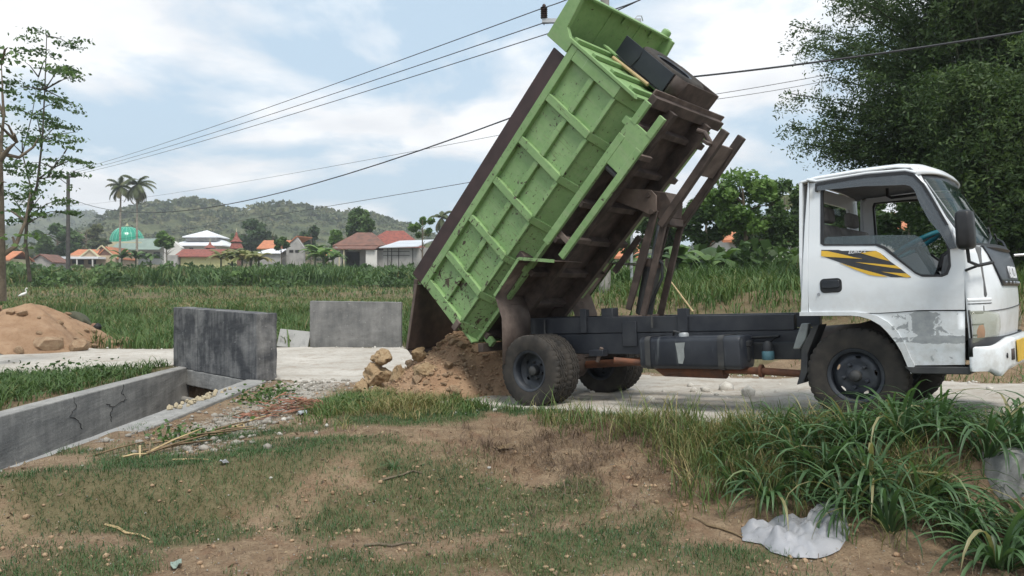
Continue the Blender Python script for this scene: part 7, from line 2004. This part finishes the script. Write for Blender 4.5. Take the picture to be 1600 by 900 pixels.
field('reed_grass', 'tall green grass along the top of the bank behind the truck', 3800, 11, -3, 22, 20, 30, lambda x, y: (sdist_line(x, y, [(30, -11.5), (9, 5.9), (2.0, 11.75), (-2.2, 16.6), (-12, 28)]) > 6.5) * 0.8, 0.3, 0.8, 0.036, 'field_blade', 0.38, 0.15, 0.18)

xx = rng.uniform(-60, 3, 150); yy = rng.uniform(57, 80, 150); cc = np.stack([xx, yy, base_z(xx, yy) + 0.25], 1)
woods('field_bushes', 'scattered low bushes among the reeds at the far edge of the field', cc, rng.uniform(0.4, 1.25, 150), 0.34, 'leaf_tree', 17, 90)
# ---- large tussocks of broad grass on the bank at the right: each one a thing
def tussock_mesh(nb, L0, w0, seed, up=1.0):
    r = np.random.default_rng(seed); V = []; F = []; Tn = []; seg = 8
    for b in range(nb):
        a = r.uniform(0, 6.28); L_ = L0 * r.uniform(0.55, 1.15); w = w0 * r.uniform(0.7, 1.25); el = r.uniform(0.75, 1.5) * up; cur = r.uniform(1.2, 2.7)
        p = np.array([math.cos(a) * 0.06 * r.random(), math.sin(a) * 0.06 * r.random(), -0.02]); tn = min(1.0, r.random() ** 1.2 * 0.80 + (0.9 if r.random() < 0.055 else 0))
        tw = r.uniform(-0.5, 0.5); base = len(V)
        for i in range(seg + 1):
            s = i / seg; e = min(el, 1.52) - cur * s ** 1.6
            d = np.array([math.cos(a) * math.cos(e), math.sin(a) * math.cos(e), math.sin(e)])
            if i: p = p + d * (L_ / seg)
            ww = w * 0.5 * (min(1.0, 0.45 + 1.6 * s)) * (1 - s ** 3.0) + 0.0006
            sd = np.array([-math.sin(a + tw * s), math.cos(a + tw * s), 0.25 * math.sin(b)])
            up_ = np.cross(d, sd)
            V += [p - sd * ww - up_ * ww * 0.28 * -1, p, p + sd * ww + up_ * ww * 0.28]; Tn += [tn, tn * 0.9 + 0.08, tn]
        for i in range(seg):
            q = base + i * 3; F += [(q, q + 1, q + 4, q + 3), (q + 1, q + 2, q + 5, q + 4)]
    return np.array(V), np.array(F), np.array(Tn)
TM = []
for i, (nb, L0, w0, up) in enumerate(((64, 0.70, 0.028, 1.02), (52, 0.58, 0.023, 1.12), (74, 0.80, 0.031, 0.98), (40, 0.40, 0.013, 1.18), (56, 0.74, 0.023, 1.10), (46, 0.62, 0.028, 1.0), (66, 0.66, 0.020, 1.16))):
    V, F, t = tussock_mesh(nb, L0, w0, 50 + i, up)
    o = mesh_np('grass_tussock', V, F, 'tussock_blade', None, t, smooth=True); TM.append(o.data); bpy.data.objects.remove(o)
TS = []
tr = np.random.default_rng(12)
for px, py, z, kind, sc in [(1290, 770, -0.05, 2, 1.0), (1240, 745, 0.0, 0, 1.0), (1200, 790, -0.12, 0, 0.9), (1330, 745, 0.0, 2, 0.95), (1280, 720, 0.1, 0, 0.95), (1360, 800, -0.12, 2, 1.0), (1220, 700, 0.12, 1, 0.9), (1310, 690, 0.2, 1, 1.0), (1260, 680, 0.22, 1, 1.0),
                            (1410, 770, -0.08, 0, 1.0), (1440, 820, -0.16, 2, 0.95), (1400, 720, 0.05, 1, 0.9), (1470, 760, -0.05, 0, 0.9), (1500, 850, -0.2, 2, 1.0), (1560, 880, -0.2, 2, 1.1), (1590, 800, -0.15, 0, 0.9), (1540, 800, -0.15, 1, 1.0), (1450, 700, 0.15, 1, 0.8), (1520, 690, 0.22, 1, 0.8),
                            (1570, 680, 0.25, 1, 0.9), (1600, 700, 0.22, 0, 0.9), (1380, 690, 0.2, 3, 1.0), (1340, 668, 0.25, 3, 1.0), (1480, 672, 0.27, 3, 1.1), (1150, 760, -0.05, 3, 1.1), (1120, 720, 0.05, 3, 1.0), (1180, 730, 0.02, 1, 0.85), (1160, 690, 0.12, 3, 1.1), (1390, 850, -0.2, 1, 0.9), (1330, 820, -0.15, 1, 0.8), (1620, 860, -0.2, 2, 1.0), (1650, 780, -0.1, 2, 1.0),
                            (1230, 670, 0.22, 3, 1.2), (1300, 662, 0.25, 3, 1.2), (1420, 668, 0.26, 3, 1.0)]:
    p = G(px, py, z); TS.append((p.x, p.y, kind, sc, px, py))
for i, (x, y, kind, sc, px, py) in enumerate(TS):
    o = bpy.data.objects.new('grass_tussock', TM[kind if kind == 3 else [0, 1, 2, 4, 5, 6][(kind + i * 5) % 6]]); link(o)
    o.location = (x, y, zat(x, y) - 0.01); o.rotation_euler = (tr.uniform(-.08, .08), tr.uniform(-.08, .08), tr.uniform(0, 6.28)); s = sc * tr.uniform(0.9, 1.1) * (0.5 if py < 700 else (0.8 if py < 735 else 1.0)); o.scale = (s, s, s)
    tag(o, 'broad bladed green grass tussock on the bank below the cab' if kind != 3 else 'thin bladed green grass tuft near the road edge below the frame and cab', 'grass', 'broad grass tussocks on the near bank' if kind != 3 else 'thin grass tufts at the road edge')
# single weeds
for px, py, lab in ((615, 768, 'small leafy weed alone on the brown foreground soil'),):
    p = G(px, py, -0.22)
    o = bpy.data.objects.new('weed', TM[3].copy()); link(o); o.location = (p.x, p.y, zat(p.x, p.y) - 0.01); o.scale = (0.42, 0.42, 0.42)
    tag(o, lab, 'weed')
C = []
for px, py, w in ((300, 690, 0.2), (410, 630, 0.22), (330, 610, 0.15), (430, 620, 0.15), (560, 655, 0.15)):
    p = G(px, py, -0.06); C.append((p.x, p.y, w))
LPs = []
for x, y, w in C:
    q = rng.normal(size=(170, 3)) * np.array([w, w * 0.8, 0.05]); q[:, 0] += x; q[:, 1] += y; q[:, 2] = np.abs(q[:, 2]) + base_z(q[:, 0], q[:, 1]) + 0.03; LPs.append(q)
PW = np.concatenate(LPs); PW = PW[PW[:, 0] > -3.62]
V, F = leaves(PW, 0.055 * rng.uniform(0.6, 1.4, len(PW)), aspect=0.6)
o = mesh_np('low_weeds', V, F, 'leaf_tree', None, np.repeat(rng.random(len(PW)), 4)); tag(o, 'low leafy weeds on the rubble beside the near channel wall', 'weeds', kind='stuff')
PW = scatter(1500, -9, -5.8, 8.5, 12.6, lambda x, y: np.exp(-((x + 6.6) / 0.8) ** 2 - ((y - 11.2) / 0.8) ** 2) * offroad(x, y, 0.1)); PW[:, 2] += rng.uniform(0.03, 0.32, len(PW))
V, F = leaves(PW, 0.065 * rng.uniform(0.6, 1.4, len(PW)), aspect=0.6)
o = mesh_np('low_weeds', V, F, 'leaf_tree', None, np.repeat(rng.random(len(PW)) * 0.6, 4)); tag(o, 'leafy green weeds between the channel and the white road', 'weeds', kind='stuff')

# ================================================================== SMALL THINGS
# sack of white plastic in the grass
sm = MB(); N = 34; V = []
cen = G(1243, 850, -0.2)
OUT = [(1158, 832), (1160, 845), (1190, 850), (1205, 862), (1235, 872), (1275, 875), (1312, 866), (1328, 852), (1322, 838), (1308, 826), (1292, 820), (1272, 832), (1252, 832), (1235, 828), (1212, 826), (1185, 834)]
out = [G(a, b, -0.215) for a, b in OUT]
cx = sum(p.x for p in out) / len(out); cy = sum(p.y for p in out) / len(out)
ringn = 96; rings = []
for j in range(15):
    f = 1 - j / 14.0; row = []
    for k in range(ringn):
        t = k / ringn * len(out); i = int(t); p = out[i % len(out)].lerp(out[(i + 1) % len(out)], t - i)
        x, y = cx + (p.x - cx) * f, cy + (p.y - cy) * f
        z = zat(x, y) + 0.010 + 0.025 * (1 - f ** 3) + (0.065 * abs(vnoise(x + 0.4 * y, y, 4.5, 3)) + 0.05 * abs(vnoise(x, y - 0.5 * x, 13, 5)) + 0.012 * vnoise(x, y, 40, 6)) * (1 - f ** 6)
        row.append((x - cx, y - cy, float(z)))
    rings.append(row)
sm.loft(rings, True)
o = sm.build('plastic_sack', 'white_plastic', None, smooth=60); o.location = (cx, cy, 0)
tag(o, 'crumpled white plastic sack lying under the grass in the foreground', 'sack')
# scrap of foil / leaf litter
def litter(name, label, px, py, s, mat, cat, z=-0.22, seed=1):
    p = G(px, py, z); m = MB(); r = random.Random(seed); secs = []
    for i in range(5):
        secs.append([((i - 2) * s * 0.4, (j - 2) * s * 0.25, 0.012 + 0.03 * r.random()) for j in range(5)])
    m.loft(secs); o = m.build(name, mat, None, smooth=0, thick=0.002); o.location = (p.x, p.y, zat(p.x, p.y)); o.rotation_euler = (0, 0, seed)
    tag(o, label, cat)
litter('plastic_scrap', 'pale green plastic scrap on the soil near the bottom edge', 275, 882, 0.06, 'roof_greygreen', 'scrap', seed=2)
litter('plastic_scrap', 'white plastic scrap on the grass left of the centre', 350, 786, 0.04, 'white_plastic', 'scrap', seed=4)
litter('plastic_scrap', 'bluish plastic scrap beside the red wood chips', 473, 661, 0.10, 'galvanised', 'scrap', z=-0.06, seed=5)
litter('dry_leaf', 'curled pale dry leaf on the bare bank in the centre', 788, 718, 0.11, 'dry_stalk', 'leaf', z=-0.1, seed=7)
litter('dry_leaf', 'dry brown leaf caught in the tussocks right of centre', 1387, 718, 0.12, 'bamboo_dry', 'leaf', z=0.05, seed=8)
# heap of red wood strips by the channel
hp0 = G(447, 655, -0.08)
wh = empty('wood_scraps', (hp0.x, hp0.y, zat(hp0.x, hp0.y)), 0, 'pile of reddish bark strips in the grass near the channel', 'wood scraps')
for k in range(130):
    x, y = random.gauss(0, 0.26), random.gauss(0, 0.17); h_ = 0.03 + 0.20 * math.exp(-(x / 0.28) ** 2 - (y / 0.2) ** 2) * random.random()
    L_ = random.uniform(0.08, 0.26); a = random.gauss(0.3, 0.7); t = random.uniform(-0.3, 0.35)
    d = Vector((math.cos(a) * math.cos(t), math.sin(a) * math.cos(t), math.sin(t))) * L_ / 2; c = Vector((x, y, h_ + zat(hp0.x + x, hp0.y + y) - zat(hp0.x, hp0.y) + abs(d.z)))
    MB().beam(c - d, c + d, random.uniform(0.012, 0.028), random.uniform(0.005, 0.010)).build('bark_strip', 'bark_strip' if random.random() < 0.75 else 'dry_stalk', wh, smooth=0)
# dry stalks lying along the foot of the rubble
dp = G(330, 690, -0.1)
ds = empty('dry_stalks', (dp.x, dp.y, zat(dp.x, dp.y)), 0, 'loose bundle of long dry stalks lying below the channel wall', 'stalks')
for k in range(20):
    px = random.uniform(180, 420); p = G(px, 735 - (px - 180) * 0.24 + random.gauss(0, 8), -0.1)
    L_ = random.uniform(0.15, 0.75); a = random.gauss(0.75, 0.8); t = random.uniform(-0.05, 0.22)
    d = Vector((math.cos(a) * math.cos(t), math.sin(a) * math.cos(t), math.sin(t))) * L_ / 2
    c = Vector((p.x, p.y, zat(p.x, p.y) + 0.02 + abs(d.z) * 0.9 + 0.04 * random.random())) - ds.location
    MB().tube([c - d, c + Vector((0, 0, 0.01)), c + d], [0.010, 0.009, 0.005], 5).build('stalk', 'dry_stalk' if k % 3 else 'bamboo_dry', ds)
for i, (px0, py0, px1, py1, z, mt, lab) in enumerate([(165, 815, 235, 832, -0.2, 'bamboo_dry', 'pale dry twig on the grass at lower left'), (570, 845, 655, 842, -0.2, 'bark', 'brown branch piece on the bare soil at bottom centre'), (1085, 815, 1170, 842, -0.2, 'dry_stalk', 'thin dry stem leading to the white sack'), (270, 745, 330, 752, -0.1, 'bamboo_dry', 'straight dry twig on the low earth bank'), (595, 772, 660, 765, -0.2, 'bark', 'thin root running across the cracked soil')]):
    a, b = G(px0, py0, z), G(px1, py1, z)
    pts = [a.lerp(b, t) + Vector((0, random.gauss(0, 0.02), 0)) for t in (0, .25, .5, .75, 1)]
    pts = [Vector((p.x - a.x, p.y - a.y, zat(p.x, p.y) + 0.012 - zat(a.x, a.y))) for p in pts]
    o = MB().tube(pts, [0.008, 0.010, 0.008, 0.007, 0.004], 6).build('twig', mt, None); o.location = (a.x, a.y, zat(a.x, a.y)); tag(o, lab, 'twig')
# bamboo stick leaning on the bank behind the frame
a, b = D(1083, 487, 14.5), D(1047, 438, 15.6)
o = MB().tube([Vector((0, 0, 0)), b - a], [0.018, 0.012], 8).build('bamboo_stick', 'bamboo_dry', None); o.location = a; tag(o, 'pale bamboo stick slanting on the bank behind the truck frame', 'stick')

# ---- poles and wires
def upole(name, label, px, dep, py_top, r0, mat, arm, cat='pole'):
    x = (px - 800) * dep / FPX; zb = gz(x, dep); zt = CAMZ - (py_top - 450) * dep / FPX
    o = empty(name, (x, dep, zb), 0, label, cat)
    MB().tube([(0, 0, -0.4), (0, 0, zt - zb)], [r0, r0 * 0.72], 14).build('shaft', mat, o)
    return o, x, zb, zt
po, pxx, pzb, pzt = upole('utility_pole', 'dark utility pole with crossarm left of the palms', 106.5, 72, 272, 0.20, 'pole_dark', None)
MB().box(-1.9, 0.75, -0.16, -0.06, pzt - pzb - 0.35, pzt - pzb - 0.22).build('crossarm', 'pole_dark', po)
MB().beam((-0.9, -0.11, pzt - pzb - 0.30), (0, -0.11, pzt - pzb - 1.0), 0.06, 0.06).build('brace', 'pole_dark', po)
for xx in (-0.62, 0.62, -1.75):
    MB().lathe([(0.001, 0.5), (0.10, 0.48), (0.13, 0.3), (0.10, 0.2), (0.13, 0.1), (0.06, 0.0)], 10, (xx, -0.11, pzt - pzb - 0.22), 'Z').build('insulator', 'insulator', po)
P0 = Vector((pxx, 72, 0))
qo, qx, qzb, qzt = upole('utility_pole', 'pale concrete utility pole standing behind the raised bed', 945, 19.0, -40, 0.15, 'pole_concrete', None)
ka = 19.0 / FPX
za = CAMZ - (33 - 450) * ka
MB().box((847 - 945) * ka, 0.9, -0.06, 0.04, za - 0.05 - qzb, za + 0.05 - qzb).build('crossarm', 'galvanised', qo)
insX = (850 - 945) * ka
ins = MB()
prof = [(0.012, -0.14), (0.02, 0.02)]
for k in range(6): prof += [(0.085, 0.03 + 0.05 * k), (0.09, 0.045 + 0.05 * k), (0.045, 0.06 + 0.05 * k), (0.045, 0.075 + 0.05 * k)]
prof += [(0.05, 0.34), (0.03, 0.38), (0.001, 0.38)]
ins.lathe(prof, 16, (insX, -0.01, za + 0.04 - qzb), 'Z'); ins.build('insulator', 'insulator', qo, smooth=30)
go, gx_, gzb, gzt = upole('metal_post', 'thin galvanised metal post seen through the hoist', 987, 21, 335, 0.045, 'galvanised', None, 'post')
def wire(label, a, b, sag, r, n=26, ext=None):
    a, b = Vector(a), Vector(b); pts = []
    for i in range(n + 1):
        t = i / n; p = a.lerp(b, t); p.z -= sag * 4 * t * (1 - t); pts.append(p)
    if ext is not None:
        c = Vector(ext)
        for i in range(1, 16):
            t = i / 15; p = b.lerp(c, t); p.z -= 0.10 * 4 * t * (1 - t); pts.append(p)
    o = MB().tube([p - a for p in pts], r, 5).build('power_line', 'wire', None, smooth=60); o.location = a; tag(o, label, 'wire', 'power lines across the sky')
far = lambda px, py: D(px, py, 72)
wire('topmost thin power line running from the far pole up to the insulator', far(110, 268), D(850, 12, 19.0), 0.25, 0.013, ext=D(1010, -70, 13))
wire('second thin power line below the topmost one', far(113, 270.5), D(846, 37, 19.0), 0.25, 0.013, ext=D(1000, 0, 14.5))
wire('third thin power line below the second one', far(117, 273), D(858, 52, 19.2), 0.25, 0.013, ext=D(1030, -16, 14.0))
wire('thick twisted cable sagging from the far pole to behind the raised bed and on right', far(108, 309), D(930, 134, 19.0), 2.2, 0.022, ext=D(1640, 43, 13.0))
wire('faint thin line low in the sky left of the bed', D(107, 384, 71.8), D(942, 249, 18.9), 0.15, 0.010)
wire('faint middle line between thick cable and the lowest line', D(107, 322, 71.8), D(942, 180, 18.9), 0.30, 0.007)
wire('upper of two thin lines right of the spare wheel', D(948, 172, 18.9), D(1420, 90, 26), 0.1, 0.009)
wire('lower of two thin lines right of the spare wheel', D(948, 174, 18.9), D(1420, 96, 26), 0.2, 0.008)

# ---- egrets in the field
def egret(label, px, py, dep, rz):
    p = D(px, py, dep); zb = gz(p.x, dep)
    o = empty('egret', (p.x, dep, zb), rz, label, 'bird', 'white egrets in the field')
    m = MB(); k = 0.85
    body = [(-0.26, 0.012, 0.46), (-0.16, 0.06, 0.50), (-0.02, 0.095, 0.56), (0.10, 0.08, 0.62), (0.16, 0.045, 0.68), (0.16, 0.028, 0.76), (0.12, 0.024, 0.84), (0.14, 0.026, 0.90), (0.19, 0.034, 0.93), (0.24, 0.016, 0.925)]
    m.tube([(a * k, 0, c * k) for a, b, c in body], [b * k for a, b, c in body], 10); m.build('body', 'feather_white', o, smooth=70)
    MB().tube([(0.24 * k, 0, 0.925 * k), (0.34 * k, 0, 0.905 * k)], [0.014 * k, 0.003], 6).build('beak', 'beak_dark', o)
    for s in (-1, 1):
        MB().tube([(0.0, s * 0.035 * k, 0.50 * k), (-0.02, s * 0.035 * k, 0.25 * k), (0.02, s * 0.035 * k, 0.0), (0.09, s * 0.035 * k, 0.0)], 0.009, 5).build('leg', 'beak_dark', o)
egret('white egret standing in the grass above the big earth heap', 36, 470, 38, 0.4)
egret('white egret at the left edge of the field', 3, 448, 58, 2.6)
egret('small white egret in the field above the dark parapet', 348, 440, 66, 1.2)

# ---- person bending down behind the big heap
pc = D(121, 493, 19.4); pz = gz(pc.x, 19.4)
per = empty('person', (pc.x, 19.4, pz), 0, 'person in dark olive clothes bending down behind the big earth heap', 'person')
def skin(name, V, E, Rd, mat, root=0, sub=2):
    me = bpy.data.meshes.new(name); me.from_pydata([tuple(v) for v in V], E, [])
    o = bpy.data.objects.new(name, me); link(o, per)
    md = o.modifiers.new('skin', 'SKIN'); md.use_smooth_shade = True
    for i, r_ in enumerate(Rd): me.skin_vertices[0].data[i].radius = r_ if isinstance(r_, tuple) else (r_, r_)
    for i in range(len(V)): me.skin_vertices[0].data[i].use_root = (i == root)
    s = o.modifiers.new('sub', 'SUBSURF'); s.levels = sub; s.render_levels = sub
    me.materials.append(MATS[mat]); return o
# pelvis, spine folded forward to the right, legs, arms reaching down, neck and head
PV = [(-0.34, 0, 0.83), (-0.16, 0, 0.87), (0.04, 0, 0.82), (0.20, 0, 0.72), (0.27, 0, 0.66), (0.36, 0, 0.60),
      (-0.32, -0.11, 0.76), (-0.22, -0.13, 0.44), (-0.34, -0.13, 0.09), (-0.20, -0.14, 0.04),
      (-0.32, 0.11, 0.76), (-0.24, 0.13, 0.44), (-0.36, 0.13, 0.09), (-0.22, 0.14, 0.04),
      (0.17, -0.17, 0.70), (0.22, -0.20, 0.46), (0.34, -0.16, 0.25), (0.38, -0.15, 0.17),
      (0.17, 0.17, 0.70), (0.24, 0.20, 0.46), (0.36, 0.16, 0.25), (0.40, 0.15, 0.17)]
PE = [(0, 1), (1, 2), (2, 3), (3, 4), (4, 5), (0, 6), (6, 7), (7, 8), (8, 9), (0, 10), (10, 11), (11, 12), (12, 13), (3, 14), (14, 15), (15, 16), (16, 17), (3, 18), (18, 19), (19, 20), (20, 21)]
PR = [0.135, 0.125, 0.14, 0.13, 0.055, 0.055, 0.095, 0.065, 0.042, 0.04, 0.095, 0.065, 0.042, 0.04, 0.062, 0.045, 0.034, 0.032, 0.062, 0.045, 0.034, 0.032]
body = skin('body', PV, PE, PR, 'shirt_olive')
for s in (-1, 1):
    y = s * 0.13
    skin('trouser_leg', [(-0.32, s * 0.10, 0.80), (-0.22 - 0.01 * s, y, 0.44), (-0.34 - 0.01 * s, y, 0.10)], [(0, 1), (1, 2)], [0.115, 0.085, 0.065], 'trousers_dark')
    # hand: palm with five fingers
    hx, hy, hz = (0.385 if s < 0 else 0.405), s * 0.15, 0.155
    V = [(hx, hy, hz + 0.02), (hx + 0.012, hy, hz - 0.05)]; E = [(0, 1)]; Rr = [(0.016, 0.034), (0.014, 0.038)]
    for k in range(4):
        b = len(V); yy = hy + (k - 1.5) * 0.019; ln = (0.062, 0.072, 0.066, 0.05)[k]
        V += [(hx + 0.014, yy, hz - 0.055), (hx + 0.024, yy, hz - 0.055 - ln * 0.5), (hx + 0.018, yy, hz - 0.055 - ln)]; E += [(1, b), (b, b + 1), (b + 1, b + 2)]; Rr += [0.009, 0.0085, 0.007]
    b = len(V); V += [(hx + 0.02, hy - s * 0.04, hz - 0.02), (hx + 0.035, hy - s * 0.052, hz - 0.055)]; E += [(0, b), (b, b + 1)]; Rr += [0.010, 0.008]
    skin('hand', V, E, Rr, 'skin', sub=1)
hd_ = MB(); hc = Vector((0.45, 0, 0.555))
hd_.lathe([(0.001, 0.125), (0.05, 0.115), (0.078, 0.08), (0.088, 0.03), (0.084, -0.02), (0.07, -0.07), (0.045, -0.105), (0.001, -0.118)], 20, (0, 0, 0), 'Z')
hdo = hd_.build('head', 'skin', per, smooth=70); hdo.location = hc; hdo.rotation_euler = (0, R(125), 0); hdo.scale = (1.12, 0.92, 1.0)
hr = MB(); hr.lathe([(0.001, 0.140), (0.06, 0.130), (0.094, 0.09), (0.102, 0.035), (0.100, -0.01)], 20, (-0.012, 0, 0.0), 'Z'); hro = hr.build('hair', 'hair_black', hdo, smooth=70, thick=0.01)
for s in (-1, 1):
    MB().lathe([(0.001, 0.010), (0.014, 0.008), (0.020, 0.0), (0.014, -0.008), (0.001, -0.01)], 10, (0.0, s * 0.088, -0.01), 'Y').build('ear', 'skin', hdo)
    MB().lathe([(0.001, -0.008), (0.010, -0.005), (0.011, 0.003)], 10, (0.078, s * 0.032, 0.0), 'X').build('eye', 'hair_black', hdo)
MB().beam((0.078, 0, 0.0), (0.100, 0, -0.035), 0.018, 0.018).build('nose', 'skin', hdo, bevel=0.005)
MB().beam((0.070, -0.022, -0.066), (0.070, 0.022, -0.066), 0.012, 0.008).build('mouth', 'rust_red', hdo)
# ================================================================== HAZE
hz = MB(); hz.box(-760, 760, -60, 1250, -60, 150)
ho_ = hz.build('haze', None, None, smooth=0)
hm = bpy.data.materials.new('haze_air'); hm.use_nodes = True
hm.node_tree.nodes.clear()
out_ = hm.node_tree.nodes.new('ShaderNodeOutputMaterial'); pv = hm.node_tree.nodes.new('ShaderNodeVolumePrincipled')
pv.inputs['Color'].default_value = (0.86, 0.91, 0.96, 1); pv.inputs['Density'].default_value = 0.00060; pv.inputs['Anisotropy'].default_value = 0.2
hm.node_tree.links.new(pv.outputs[0], out_.inputs['Volume'])
ho_.data.materials.append(hm)
tag(ho_, 'thin pale haze in the air over the fields and hills', 'haze', kind='stuff')
